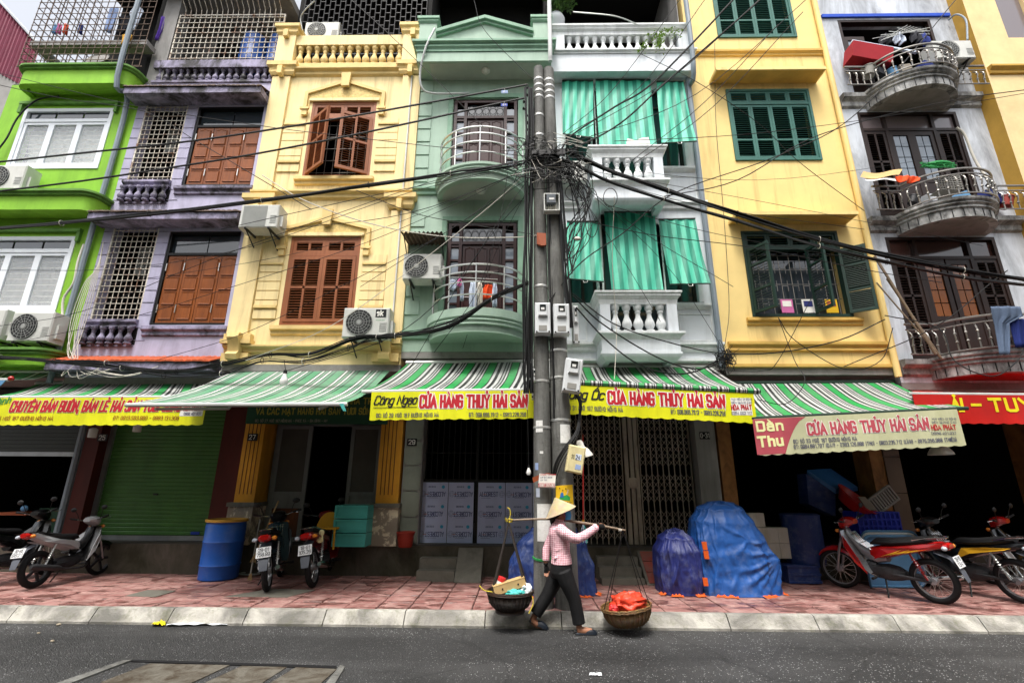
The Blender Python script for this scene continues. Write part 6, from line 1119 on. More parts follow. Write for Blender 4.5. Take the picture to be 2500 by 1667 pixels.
def shade_lamp(lb, px, py, y, r, tilt, up):
    c = at(px, py, y); t = thing('shade_lamp', lb, 'lamp', c); R = Matrix.Rotation(tilt, 3, 'Y'); M().lathe([(r, -.05), (r * .96, -.02), (r * .7, .05), (r * .4, .09), (r * .36, .16), (r * .2, .19)], c, 22, R, cap=False).build('shade', 'enamel_white', t, True); M().ball(c + R @ Vector((0, 0, .0)), .04, 8).build('bulb', 'bulb_white', t, True); M().tube([c + R @ Vector((0, 0, .18)), c + R @ Vector((0, 0, .18)) + Vector((0, 0, up))], .005, 5).build('flex', 'cable_black', t)
shade_lamp('white enamel shade lamp hanging behind the old cream meter box', 1424, 1108, 6.75, .125, rad(-16), .35); shade_lamp('pale shade lamp hanging below the olive valance', 2296, 1102, 7.9, .17, 0, .6)
# mop against the gate
a, b = at(1423, 1060, 7.3), at(1424, 1268, 7.2); t = thing('mop', 'red handled mop hanging head down behind the vendor', 'mop', b); M().tube([a, b], .011, 6).build('handle', 'mop_red', t); M().tube([b, b + Vector((0, 0, -.05))], .02, 8).build('collar', 'plastic_yellow', t)
for i in range(12): an = i * .9; M().tube([b + Vector((0, 0, -.05)), b + Vector((.03 * math.cos(an), .03 * math.sin(an), -.12)), b + Vector((.045 * math.cos(an), .04 * math.sin(an), -.26 - .05 * random.random()))], .007, 4).build('strand', 'cloth_white' if i % 3 else 'crate_teal', t)
# ---------------------------------------------------------------- air conditioners
def ac(lb, px, py, y, w_=.8, h_=.54, d_=.3, mark=None, fan=True, hood=False, brk=True):
    c = at(px, py, y); t = thing('air_conditioner', lb, 'air conditioner', c, 0, 'outdoor air conditioner units'); e = .02
    m = M(); m.loft([[(-w_ / 2, d_, -h_ / 2), (w_ / 2, d_, -h_ / 2), (w_ / 2, d_, h_ / 2), (-w_ / 2, d_, h_ / 2)], [(-w_ / 2, e, -h_ / 2), (w_ / 2, e, -h_ / 2), (w_ / 2, e, h_ / 2), (-w_ / 2, e, h_ / 2)], [(-w_ / 2 + e, 0, -h_ / 2 + e), (w_ / 2 - e, 0, -h_ / 2 + e), (w_ / 2 - e, 0, h_ / 2 - e), (-w_ / 2 + e, 0, h_ / 2 - e)]]); m.build('case', 'ac_white', t, False, False)
    cx = -w_ * .14; r = h_ * .42
    if fan:
        M().lathe([(r, 0), (r, .012)], (cx, -.001, 0), 28, Matrix.Rotation(rad(90), 3, 'X')).build('fan_well', 'ac_dark', t, True, False)
        q = M()
        for i in range(5):
            a = i * 1.2566; q.extr([(cx + .05 * math.cos(a), -.014, .05 * math.sin(a)), (cx + r * .9 * math.cos(a - .1), -.014, r * .9 * math.sin(a - .1)), (cx + r * .9 * math.cos(a + .5), -.016, r * .9 * math.sin(a + .5))], (0, -.002, 0))
        q.build('fan', 'engine_grey', t, False, False); q = M()
        for k in range(1, 6): q.tube([(cx + r * k / 5 * math.cos(j * .2618), -.024, r * k / 5 * math.sin(j * .2618)) for j in range(24)], .0035, 4, True)
        for i in range(16): a = i * .3927; q.tube([(cx + .03 * math.cos(a), -.026, .03 * math.sin(a)), (cx + r * math.cos(a + .5), -.026, r * math.sin(a + .5))], .003, 4)
        q.lathe([(.035, 0), (.035, .008)], (cx, -.022, 0), 12, Matrix.Rotation(rad(90), 3, 'X')); q.build('fan_grille', 'ac_grille', t, True, False)
    else:
        q = M(); [q.box(-w_ * .42, w_ * .2, -.006, -.001, -h_ * .42 + h_ * .84 * i / 22, -h_ * .42 + h_ * .84 * i / 22 + .012) for i in range(23)]; stuff(q.build('front_louvres', 'ac_grille', t, False, False))
    q = M(); [q.box(w_ * .3, w_ * .46, -.006, -.001, -h_ * .3 + .035 * i, -h_ * .3 + .035 * i + .012) for i in range(5)]; q.build('vent_ribs', 'ac_grille', t, False, False); M().box(w_ / 2 + .001, w_ / 2 + .05, d_ * .3, d_ * .8, -h_ * .35, h_ * .1).build('valve_cover', 'ac_white', t, False, False)
    if brk:
        for sx in (-.3, .3): q = M(); q.box(w_ * sx - .015, w_ * sx + .015, -.02, d_ + .1, -h_ / 2 - .03, -h_ / 2 - .001); q.tube([(w_ * sx, .02, -h_ / 2 - .02), (w_ * sx, d_ + .1, -h_ / 2 - .26)], .012, 5); q.build('bracket', 'iron', t, False, False)
    if mark:
        b = M().box(w_ * .2, w_ * .43, -.006, -.001, h_ * .18, h_ * .44).build('brand_plate', 'sign_dark', t, False, False); lettering('sk', .09, 2.2, flat((w_ * .235, -.006, h_ * .23)), .1).build('lettering', 'white_ink', t, False, False); lettering('SUMIKURA', .018, 1.7, flat((w_ * .22, -.001, h_ * .06)), .15).build('lettering', 'green_ink', t, False, False)
    if hood:
        q = M(); q.grid(lambda u, v: (-w_ * .55 + w_ * 1.1 * u, d_ + .1 - (d_ + .3) * v, h_ * .5 + .38 - .06 * v + .018 * math.sin(u * 60)), 60, 2); q.build('corrugated_hood', 'rust_dark', t, True, False)
        for sx in (-.5, .5): M().tube([(w_ * sx, d_, h_ * .5), (w_ * sx, -.1, h_ * .5 + .32)], .01, 5).build('hood_strut', 'iron', t, False, False)
    return t
ac('air conditioner below the upper window of the lime green house', 8, 432, 7.9); ac('air conditioner with bare spiral fan below the lower window of the lime green house', 74, 797, 7.88, .74); ac('air conditioner cut by the left edge, below the lower window of the lime green house', -48, 790, 7.9)
ac('grimy air conditioner on the corner between the lilac and the cream house', 632, 527, 7.88, .72, .48, .32, None, False); ac('white air conditioner with round web grille below the cream house lower shutters', 893, 787, 7.88, .8, .54, .3, True)
ac('air conditioner under a corrugated hood on the mint green house', 1030, 650, 7.9, .68, .5, .3, None, True, True); ac('air conditioner half hidden by cables behind the poles on the white house', 1390, 416, 8.0, .6, .45); ac('air conditioner beside the top bowed balcony of the grey house', 2330, 120, 7.85, .78, .46)
ac('air conditioner on the roof parapet of the cream house', 785, 74, 8.62, .8, .5, .3, None, True, False, False)
# ---------------------------------------------------------------- pipes and hoses on the fronts
def pipe(name, lb, pts, r, mt, cat='pipe', n=5): return tag(M().tube(cr(pts, n), r, 8).build(name, mt, None, True), lb, cat)
pipe('drain_pipe', 'long grey drain pipe at the corner of the lime green house', [(-8.27, 8.22, 3.3), (-8.27, 8.22, 6.5), (-8.27, 8.2, 9.3), (-8.27, 7.85, 9.6), (-8.27, 7.84, 13)], .05, 'pvc_grey')
pipe('drain_pipe', 'pale downpipe between the mint green and the white house', [(.6, 7.75, 9.8), (.6, 7.72, 10.3), (.6, 7.72, 13.5)], .045, 'pvc_white'); pipe('drain_pipe', 'grey downpipe along the right side of the white house', [(3.5, 8.2, 3.6), (3.5, 8.2, 9.4), (3.52, 8.2, 9.6), (3.52, 7.9, 9.9), (3.52, 7.9, 13)], .05, 'pvc_grey'); pipe('drain_pipe', 'thin white pipe down the right pilaster of the cream house', [(-2.3, 8.22, 3.8), (-2.3, 8.22, 10)], .016, 'pvc_white')
pipe('hose', 'grey hose looping down the top left of the mint green house', [at(1062, 70, 7.75), at(1040, 115, 7.75), at(1026, 175, 7.9), at(1030, 215, 8.0), at(1055, 228, 8.1), at(1120, 229, 8.2), at(1145, 228, 8.28)], .022, 'pvc_white', 'hose')
pipe('hose', 'wrapped white hose beside the lower window of the lime green house', [at(205, 597, 8.25), at(190, 640, 8.22), at(180, 690, 8.22), at(155, 730, 8.22), at(152, 780, 8.2), at(140, 812, 8.1)], .022, 'cable_white', 'hose'); pipe('hose', 'white hose hanging beside the middle door of the grey house', [at(2335, 312, 8.2), at(2355, 330, 8.2), at(2380, 390, 8.2), at(2408, 435, 8.15), at(2440, 490, 8.1)], .024, 'cable_white', 'hose'); pipe('hose', 'grey hose arching beside the top floor of the grey house', [at(2315, 50, 8.25), at(2335, 36, 8.1), at(2358, 50, 8.0), at(2362, 98, 7.95)], .018, 'pvc_grey', 'hose')
pipe('hose', 'black hose sagging beside the upper window of the lime green house', [at(145, 235, 8.2), at(90, 245, 8.2), at(45, 285, 8.2), at(18, 335, 8.2), at(0, 360, 8.2), at(-30, 400, 8.2)], .016, 'cable_black', 'hose')
for i, (p0, p1) in enumerate((((2135, 625), (2285, 865)), ((2165, 680), (2296, 872)), ((2140, 690), (2300, 876)))): tag(M().tube([at(*p0, 7.95), at(*p1, 7.85)], .022 - .004 * i, 6).build('bamboo_pole', 'pole_bamboo'), ['longest', 'middle', 'thinnest'][i] + ' of three canes leaning over the lowest grey balcony', 'cane', 'canes on the lowest grey balcony')
# ---------------------------------------------------------------- motorbikes (local: x forward, y left, z up)
def ell(cx, cz, y, rx, rz, n=12): return [(cx + rx * math.cos(2 * math.pi * k / n), y, cz + rz * math.sin(2 * math.pi * k / n)) for k in range(n)]
def ysec(x, z, hy, hz, n=10, sq=2.6):
    """superellipse section across y/z at station x"""
    R = []
    for k in range(n):
        a = 2 * math.pi * k / n; c, s = math.cos(a), math.sin(a); R.append((x, hy * math.copysign(abs(c) ** (2 / sq), c), z + hz * math.copysign(abs(s) ** (2 / sq), s)))
    return R
def bike(lb, loc, head, lean=0, body='bike_red', shield='bike_silver', tail='bike_red', plate=None, decal=None, sport=False, rack=False, steer=0, front='lamp_clear', fender=None, rim='bike_silver', scale=1., maker=None):
    t = thing('motorbike', lb, 'motorbike', loc, 0, 'parked motorbikes'); t.rotation_euler = (lean, 0, head); t.scale = (scale,) * 3; fender = fender or body
    B = lambda m, n, mt, par=t, sm=True: m.build(n, mt, par, sm, False)
    wr = .285
    def wheel(x, tw, st=0):
        w_ = link('wheel', None, t, (x, 0, wr), (0, 0, st)); m = M()
        m.grid(lambda u, v: ((wr - tw + tw * math.cos(2 * math.pi * v)) * math.cos(2 * math.pi * u), tw * 1.0 * math.sin(2 * math.pi * v), (wr - tw + tw * math.cos(2 * math.pi * v)) * math.sin(2 * math.pi * u)), 36, 10); B(m, 'tyre', 'rubber', w_)
        m = M(); rr = wr - 2 * tw + .012; m.grid(lambda u, v: ((rr + .012 * math.cos(2 * math.pi * v)) * math.cos(2 * math.pi * u), .03 * math.sin(2 * math.pi * v), (rr + .012 * math.cos(2 * math.pi * v)) * math.sin(2 * math.pi * u)), 30, 6); m.lathe([(.045, -.05), (.05, 0), (.045, .05)], (0, 0, 0), 12, Matrix.Rotation(rad(90), 3, 'X'))
        if sport: [m.box(.03, rr, -.012, .012, -.022, .022, Matrix.Rotation(i * 2 * math.pi / 5, 4, 'Y')) for i in range(5)]
        B(m, 'rim', rim, w_)
        if not sport:
            m = M()
            for i in range(24): a = i * .2618; e = a + (.5 if i % 2 else -.5); m.tube([(.04 * math.cos(a), .02 * (1 if i % 4 < 2 else -1), .04 * math.sin(a)), (rr * math.cos(e), 0, rr * math.sin(e))], .0025, 3)
            stuff(B(m, 'spokes', 'stainless', w_, False))
        return w_
    wheel(-.6, .05 if sport else .042); wheel(.6, .036, steer)
    # front end
    m = M()
    for s in (-1, 1): m.tube([(.6, s * .07, wr), (.52, s * .07, .55), (.43, s * .06, .8)], .018, 8)
    m.tube([(.44, 0, .62), (.37, 0, .93)], .025, 8); B(m, 'fork', 'bike_silver')
    m = M(); m.loft([[(.6 + (wr + .03) * math.cos(rad(a)) * 1.0, w_, wr + (wr + .03 + dz) * math.sin(rad(a))) for w_, dz in ((-.055, -.05), (-.045, .0), (0, .018), (.045, 0), (.055, -.05))] for a in range(35, 172, 12)], cap=False); B(m, 'front_fender', fender)
    # handlebar cowl, lamp, bars
    m = M(); m.loft([ysec(.44, .93, .05, .05), ysec(.42, .95, .1, .08), ysec(.36, .97, .13, .085), ysec(.28, .99, .12, .06), ysec(.22, .99, .07, .035)]); B(m, 'handlebar_cowl', body)
    m = M(); m.ball((.415, 0, .945), (.05, .085, .06), 12); B(m, 'headlight', front)
    m = M(); m.tube([(.27, -.3, 1.03), (.3, -.16, .99), (.31, 0, .98), (.3, .16, .99), (.27, .3, 1.03)], .011, 6); B(m, 'handlebar', 'chrome')
    for s in (-1, 1):
        m = M(); m.tube([(.285, s * .24, 1.012), (.262, s * .36, 1.04)], .017, 8); B(m, 'grip', 'rubber'); m = M(); m.tube([(.31, s * .22, 1.01), (.36, s * .3, 1.0), (.33, s * .36, 1.02)], .005, 5); B(m, 'brake_lever', 'chrome')
        m = M(); m.tube([(.28, s * .2, 1.0), (.26, s * .24, 1.12), (.24, s * .27, 1.17)], .006, 5); m.ball((.235, s * .29, 1.19), (.016, .06, .04), 8); B(m, 'mirror', 'black_frame')
    for s in (-1, 1): m = M(); m.ball((.45, s * .12, .86), (.03, .04, .028), 8); B(m, 'turn_signal', 'lamp_amber')
    # leg shield and spine
    m = M(); m.loft([[(.47, -.06, .88), (.40, -.14, .86), (.37, 0, .87), (.40, .14, .86), (.47, .06, .88)], [(.45, -.08, .7), (.36, -.19, .7), (.31, 0, .72), (.36, .19, .7), (.45, .08, .7)], [(.36, -.09, .5), (.25, -.2, .48), (.2, 0, .5), (.25, .2, .48), (.36, .09, .5)], [(.22, -.06, .3), (.1, -.17, .3), (.08, 0, .32), (.1, .17, .3), (.22, .06, .3)]]); B(m, 'leg_shield', shield)
    m = M(); m.loft([ysec(.36, .82, .06, .06), ysec(.2, .58, .065, .06), ysec(.02, .5, .075, .07), ysec(-.12, .55, .085, .09)]); B(m, 'spine_cover', shield)
    for s in (-1, 1):
        m = M(); m.extr([(.43, s * .1, .84), (.36, s * .19, .66), (.25, s * .205, .45), (.12, s * .18, .3), (.2, s * .19, .5), (.3, s * .2, .72)], (0, s * .012, 0)); B(m, 'shield_panel', body if not sport else 'bike_white', t, False)
    # seat and tail
    m = M(); m.loft([ysec(.06, .7, .06, .02), ysec(-.02, .735, .1, .045), ysec(-.25, .745, .125, .05), ysec(-.45, .775, .125, .055), ysec(-.62, .80, .1, .05), ysec(-.72, .82, .06, .03)]); B(m, 'seat', 'seat_black')
    up = .07 if sport else 0
    m = M(); m.loft([ysec(.08, .56, .07, .09), ysec(-.1, .6, .12, .1), ysec(-.35, .66, .135, .075), ysec(-.6, .715 + up * .5, .12, .06), ysec(-.78, .75 + up, .08, .05), ysec(-.86, .765 + up, .05, .035)]); B(m, 'side_cover', tail)
    for s in (-1, 1):
        m = M(); m.extr([(.02, s * .118, .5), (-.2, s * .143, .6), (-.62, s * .135, .69), (-.7, s * .125, .72), (-.4, s * .145, .7), (-.1, s * .13, .66)], (0, s * .01, 0)); B(m, 'side_stripe', decal or body, t, False)
    m = M(); m.tube([(-.5, -.1, .8), (-.7, -.1, .85), (-.86, -.07, .86), (-.88, 0, .86), (-.86, .07, .86), (-.7, .1, .85), (-.5, .1, .8)], .012, 6); B(m, 'grab_rail', 'black_frame' if not rack else 'chrome')
    m = M(); m.loft([ysec(-.83, .74 + up, .09, .05), ysec(-.88, .75 + up, .085, .045), ysec(-.9, .755 + up, .06, .03)]); B(m, 'tail_light', 'lamp_red')
    for s in (-1, 1): m = M(); m.ball((-.86, s * .125, .735 + up), (.035, .04, .03), 8); B(m, 'turn_signal', 'lamp_clear' if s > 0 else 'lamp_amber')
    # rear fender and plate
    m = M(); m.loft([[(-.7, -.07, .66), (-.7, 0, .68), (-.7, .07, .66)], [(-.86, -.07, .6), (-.86, 0, .62), (-.86, .07, .6)], [(-.95, -.065, .45), (-.95, 0, .46), (-.95, .065, .45)], [(-.985, -.05, .33), (-.985, 0, .335), (-.985, .05, .33)]], cap=False); B(m, 'rear_fender', 'mud_grey')
    if plate:
        ux, uz, nn = Vector((0, -1, 0)), Vector((.34, 0, .94)), Vector((-.94, 0, .34)); o = Vector((-.955, .095, .50)); w_, h_ = .19, .14
        m = M(); m.extr([o, o + ux * w_, o + ux * w_ + uz * h_, o + uz * h_], nn * .004); pl = B(m, 'licence_plate', 'plate_white', t, False); m = M()
        lettering(plate[0], .045, 1.5, flat(o + nn * .004 + ux * .03 + uz * .08, ux, uz, nn), .13, m=m); lettering(plate[1], .045, 1.5, flat(o + nn * .004 + ux * .015 + uz * .018, ux, uz, nn), .16, m=m); B(m, 'plate_lettering', 'black_ink', pl, False)
    # engine, exhaust, running gear
    m = M(); m.loft([ysec(.2, .36, .07, .06), ysec(.06, .33, .1, .09), ysec(-.08, .32, .12, .11), ysec(-.22, .32, .11, .09), ysec(-.3, .31, .06, .06)]); m.lathe([(.055, -.11), (.06, -.1), (.06, .1), (.055, .11)], (.16, 0, .4), 10, Matrix.Rotation(rad(80), 3, 'Y')); B(m, 'engine', 'engine_grey')
    q = M(); [q.lathe([(.068, -.004), (.068, .004)], (.1 + .025 * i, 0, .385 + .004 * i), 12, Matrix.Rotation(rad(80), 3, 'Y')) for i in range(5)]; stuff(B(q, 'cooling_fins', 'engine_grey', t, False))
    m = M(); m.tube(cr([(.2, -.06, .36), (.24, -.1, .26), (.1, -.14, .2), (-.2, -.15, .22), (-.35, -.15, .25)], 4), .018, 8); m.tube([(-.33, -.155, .25), (-.4, -.16, .26), (-.8, -.17, .33), (-.86, -.17, .34)], [.03, .045, .048, .03], 12); B(m, 'exhaust', 'chrome' if not sport else 'engine_grey')
    m = M(); [m.tube([(-.15, s * .1, .32), (-.6, s * .09, wr)], .02, 6) for s in (-1, 1)]; m.loft([ysec(-.2, .32, .02, .05), ysec(-.6, .29, .02, .05)]) ; B(m, 'swingarm', 'engine_grey')
    for s in (-1, 1):
        m = M(); p0, p1 = Vector((-.58, s * .12, .31)), Vector((-.44, s * .125, .64)); m.tube([p0, p1], .014, 6); m.tube([p0.lerp(p1, .25 + .55 * i / 48) + Vector((.026 * math.cos(i * .785), .026 * math.sin(i * .785), 0)) for i in range(49)], .005, 4); B(m, 'shock_absorber', 'bike_dark_red' if body == 'bike_red' else 'stainless')
    m = M(); m.tube([(.02, -.27, .27), (.02, .27, .27)], .012, 6); m.tube([(.02, .19, .27), (.02, .28, .27)], .02, 6); m.tube([(.02, -.19, .27), (.02, -.28, .27)], .02, 6); B(m, 'footpeg', 'rubber')
    m = M(); m.tube([(-.05, .08, .24), (-.1, .22, .012)], .011, 6); m.tube([(-.1, .22, .012), (-.14, .24, .008)], .014, 6); B(m, 'kickstand', 'black_frame')
    if rack:
        m = M(); [m.tube([(.05, y_, .62), (.22, y_, .72), (.3, y_, .84)], .006, 5) for y_ in (-.08, -.04, 0, .04, .08)]; [m.tube([(x_, -.09, z_), (x_, .09, z_)], .006, 5) for x_, z_ in ((.08, .64), (.18, .7), (.28, .81))]; B(m, 'front_rack', 'chrome')
    if maker: lettering(maker, .022, 1.6, flat((.36, -.214, .62), (-.6, 0, -.8), (.8, 0, -.6) if 0 else (-.8, 0, .6), (0, -1, 0)), .1).build('maker_lettering', 'black_ink', t, False, False); lettering(maker, .022, 1.6, flat((.2, .214, .46), (.6, 0, .8), (-.8, 0, .6), (0, 1, 0)), .1).build('maker_lettering', 'black_ink', t, False, False)
    return t
def place(rx, ry, hd): c = math.cos(hd), math.sin(hd); return (rx + .6 * c[0], ry + .6 * c[1], .15)
hd = math.atan2(.87, -.5); b_red = bike('red and silver motorbike parked on the right with yellow flame stripes', place(5.6, 7.25, hd), hd, rad(-6), 'bike_red', 'bike_silver', 'bike_red', ('29-Y9', '1341'), 'bike_red', rack=True, steer=.15, maker='HONDA')
for s in (-1, 1):
    m = M()
    for k in range(4): x0 = -.08 - .1 * k; m.extr([(x0, s * .158, .55 + .025 * k), (x0 - .22, s * .158, .63 + .02 * k), (x0 - .3, s * .158, .68 + .008 * k), (x0 - .12, s * .158, .6 + .025 * k)], (0, s * .003, 0))
    m.build('flame_decal', 'yellow_decal', b_red, False, False)
hd = math.atan2(.95, -.3); bike('black motorbike with chrome front rack behind the red one on the right', place(6.78, 7.3, hd), hd, rad(-6), 'bike_black', 'bike_black', 'bike_black', ('29-K1', '180'), 'yellow_decal', rack=True)
hd = math.atan2(.9, -.45); bike('motorbike with red headlamp cowl cut by the right edge', place(8.15, 7.55, hd), hd, rad(-5), 'bike_red', 'bike_black', 'bike_black', None, None, True)
hd = math.atan2(1, .03); bike('white and black sporty motorbike with red tail before the green shutter', place(-7.1, 7.6, hd), hd, rad(-6), 'bike_white', 'bike_black', 'bike_white', ('30-H5', '8821'), 'bike_white', True, rim='engine_grey', fender='bike_black', scale=.9)
hd = math.atan2(1, .05); bike('dark motorbike at the left edge beside the white one', place(-7.95, 7.5, hd), hd, rad(-6), 'bike_black', 'bike_black', 'bike_black')
hd = math.atan2(.95, -.3); bike('black motorbike seen from behind with plate 29-D1, beside the blue barrel', place(-3.62, 7.6, hd), hd, rad(-7), 'bike_black', 'bike_green', 'bike_black', ('29-D1', '758.99'), 'bike_green', rack=True)
hd = math.atan2(.98, -.12); b_dr = bike('dark red motorbike seen from behind with a cream glove on its seat', place(-3.08, 7.9, hd), hd, rad(-9), 'bike_dark_red', 'bike_dark_red', 'bike_dark_red', ('18-G1', '105.26'), 'bike_dark_red', rack=True)
c = at(785, 1300, 7.95); gl = thing('rubber_glove', 'cream rubber glove draped over the dark red motorbike seat', 'glove', c); m = M(); m.ball(c, (.045, .04, .05), 10); m.build('palm', 'glove_cream', gl, True)
for i in range(5): a = -.6 + .3 * i; M().tube([c + Vector((.03 * a, -.01, -.03)), c + Vector((.06 * a, -.03, -.09)), c + Vector((.075 * a, -.03, -.12 - .02 * (i in (1, 2, 3))))], .011, 7).build('finger', 'glove_cream', gl, True)
# ---------------------------------------------------------------- things on the pavement
# blue barrel
c = gr(532, 1412); t = thing('barrel', 'tall blue plastic barrel with yellow rim in front of the green shutter', 'barrel', c); H = .87
M().lathe([(.27, 0), (.29, .02), (.295, .2), (.305, .22), (.295, .24), (.3, .55), (.31, .57), (.3, .59), (.3, H - .06), (.29, H - .02), (.3, H)], c, 32).build('body', 'barrel_blue', t, True); M().lathe([(.3, H), (.318, H + .005), (.318, H + .04), (.29, H + .045), (.28, H - .02)], c, 32, cap=False).build('rim', 'barrel_rim', t, True)
# teal crates
a, b = at(822, 1232, 8.55), at(893, 1332, 8.55); t = thing('crate_stack', 'stack of three turquoise fish crates beside the dark red motorbike', 'crate', ((a.x + b.x) / 2, 8.7, b.z)); n = 3; zb = .64; hh = (a.z - zb) / n
for i in range(n):
    z0 = zb + hh * i; q = M(); q.box(a.x, b.x, 8.5, 9.0, z0 + .005, z0 + hh - .005); fr_ = .035; [q.box(u, v, 8.485, 8.499, e, f) for u, v, e, f in ((a.x, a.x + fr_, z0 + .01, z0 + hh - .01), (b.x - fr_, b.x, z0 + .01, z0 + hh - .01), (a.x + fr_, b.x - fr_, z0 + .01, z0 + .035), (a.x + fr_, b.x - fr_, z0 + hh - .035, z0 + hh - .01))]; q.build('crate', 'crate_teal', t)
def bucket(lb, c, r, h, mt, name='bucket', cat='bucket'):
    t = thing(name, lb, cat, c); M().lathe([(r * .75, 0), (r * .78, .01), (r, h - .02), (r * 1.08, h - .02), (r * 1.08, h), (r * .95, h), (r * .72, .03)], c, 24).build('body', mt, t, True); M().tube([(c[0] + r * 1.05 * math.cos(x), c[1] - r * .5 * math.sin(x), c[2] + h - .03 - r * .6 * math.sin(x)) for x in [i * .314 for i in range(11)]], .005, 5).build('handle', 'old_steel', t); return t
bucket('red bucket standing by the tiled pillar below the house number 29', (-1.94, 8.78, .62), .15, .24, 'bucket_red')
# chair edge behind bike
c = at(802, 1262, 8.5); t = thing('plastic_chair', 'yellow plastic chair back showing behind the dark red motorbike', 'chair', (c.x, 8.6, .62)); M().extr([(c.x + .22 * math.cos(x), 8.58, c.z - .22 + .3 * math.sin(x)) for x in [i * .26 for i in range(13)]] + [(c.x - .2, 8.58, .95), (c.x + .2, 8.58, .95)], (0, .03, 0)).build('backrest', 'plastic_yellow', t); M().box(c.x - .2, c.x + .2, 8.35, 8.62, .92, .95).build('seat', 'plastic_yellow', t)
for sx in (-.18, .18):
    for y_ in (8.37, 8.58): M().tube([(c.x + sx, y_, .62), (c.x + sx * .95, y_, .93)], .018, 6).build('leg', 'plastic_yellow', t)
# brooms and a ring
for i, (p0, p1, mt, lb) in enumerate((((635, 1268), (612, 1400), 'plastic_grey', 'grey broom handle leaning behind the black motorbike'), ((680, 1222), (625, 1350), 'wood_pale', 'tan broom handle leaning against the screen door'))):
    a, b = at(*p0, 8.75), at(*p1, 8.45); t = thing('broom', lb, 'broom', b); M().tube([a, b], .013, 6).build('handle', mt, t); d = (b - a).normalized(); q = M(); [q.tube([b - d * .05, b + d * .12 + Vector((.1 * (k / 9 - .5), .01 * (k % 3), -.02))], [.006, .003], 4) for k in range(10)]; stuff(q.build('bristles', 'wood_pale', t))
c = gr(608, 1404); tag(M().tube([c + Vector((.17 * math.cos(x), .1 * math.sin(x), .03)) for x in [i * .314 for i in range(20)]], .012, 6, True).build('hoop', 'bar_white', None, True), 'thin pale hoop lying on the pavement beside the black motorbike', 'hoop')
# tarpaulin covered loads
def tarp(lb, cx, cy, prof, ry, mt, seed, edge=True, crease=(), name='tarpaulin_load', nz=100, nu=220, lean=0):
    """draped load: prof [(z, half width left, half width right)]"""
    random.seed(seed); ph = [random.uniform(0, 6.3) for _ in range(8)]; t = thing(name, lb, 'tarpaulin', (cx, cy, .15)); zt = prof[-1][0]
    def lk(z, k):
        for i in range(len(prof) - 1):
            if prof[i][0] <= z <= prof[i + 1][0] + 1e-6: f = (z - prof[i][0]) / (prof[i + 1][0] - prof[i][0]); f = f * f * (3 - 2 * f); return prof[i][k] + (prof[i + 1][k] - prof[i][k]) * f
        return prof[-1][k]
    sv = Vector((seed * 3.7, seed * 1.3, 0)); nz3 = lambda p: mnoise.noise(p + sv)
    def fn(u, v):
        z = .155 + (zt - .155) * (1 - (1 - v) ** 1.5); a = 2 * math.pi * u; l, r = lk(z, 1), lk(z, 2); c, s = math.cos(a), math.sin(a)
        w_ = r if c > 0 else l; q = Vector((c * 1.6, s * 1.6, z * 1.4)); d1 = Vector((c * 2.2 + z * .9, s * 2.2, z * .6)); rid = lambda t: 1 - abs(t) * 2
        fold = .06 * nz3(q) + .05 * rid(nz3(d1 * 1.6)) - .035 + .035 * rid(nz3(d1 * 3.4)) - .018 + .018 * rid(nz3(q * 6)) - .01 + (.07 * nz3(Vector((c * 4, s * 4, z * .5))) if v < .5 else .07 * nz3(Vector((c * 4, s * 4, z * .5))) * (1 - v) * 2)
        f = 1 + fold * (1.1 - .6 * v) + (.05 * (1 - v / .12) if v < .12 else 0); yy = ry * (l + r) / (prof[0][1] + prof[0][2]); c2 = math.copysign(abs(c) ** .7, c); s2 = math.copysign(abs(s) ** .7, s)
        X_ = cx + w_ * c2 * f; g = 0
        for x0, z0, x1, z1, am, wd in crease:
            if s > .25: break
            dx, dz_ = x1 - x0, z1 - z0; t_ = ((X_ - x0) * dx + (z - z0) * dz_) / (dx * dx + dz_ * dz_)
            if -.05 < t_ < 1.1: e = math.hypot(X_ - x0 - dx * t_, z - z0 - dz_ * t_) / (wd * (.5 + .9 * max(0, t_))); g += am * max(0, 1 - e) * max(0, math.sin(math.pi * min(1, max(0, t_)))) ** .8
        f += g / max(.15, yy)
        return Vector((cx + w_ * c2 * f + lean * (z - .15), cy + yy * s2 * f, z + .05 * nz3(q * 2.1) * min(1, v * 4)))
    m = M(); m.grid(fn, nu, nz); top = [fn(i / nu, 1) for i in range(nu)]; b = len(m.v); m.v += top; m.F([b + i for i in range(nu)]); m.build('cover', mt, t, 80)
    if edge:
        for k in range(4):
            u0 = .55 + .1 * k + .02 * k; q = M()
            def hem(u, v): p = fn(u0 + .07 * u, 0); o = Vector((p.x - cx, p.y - cy, 0)).normalized(); return p + o * (.012 + .06 * v + .02 * math.sin(u * 14)) + Vector((0, 0, .005 + .03 * (1 - v) * (.6 + .4 * math.sin(u * 19))))
            q.grid(hem, 10, 3); q.build('folded_hem', 'tarp_orange', t, 70)
    random.seed(seed + 1); return t
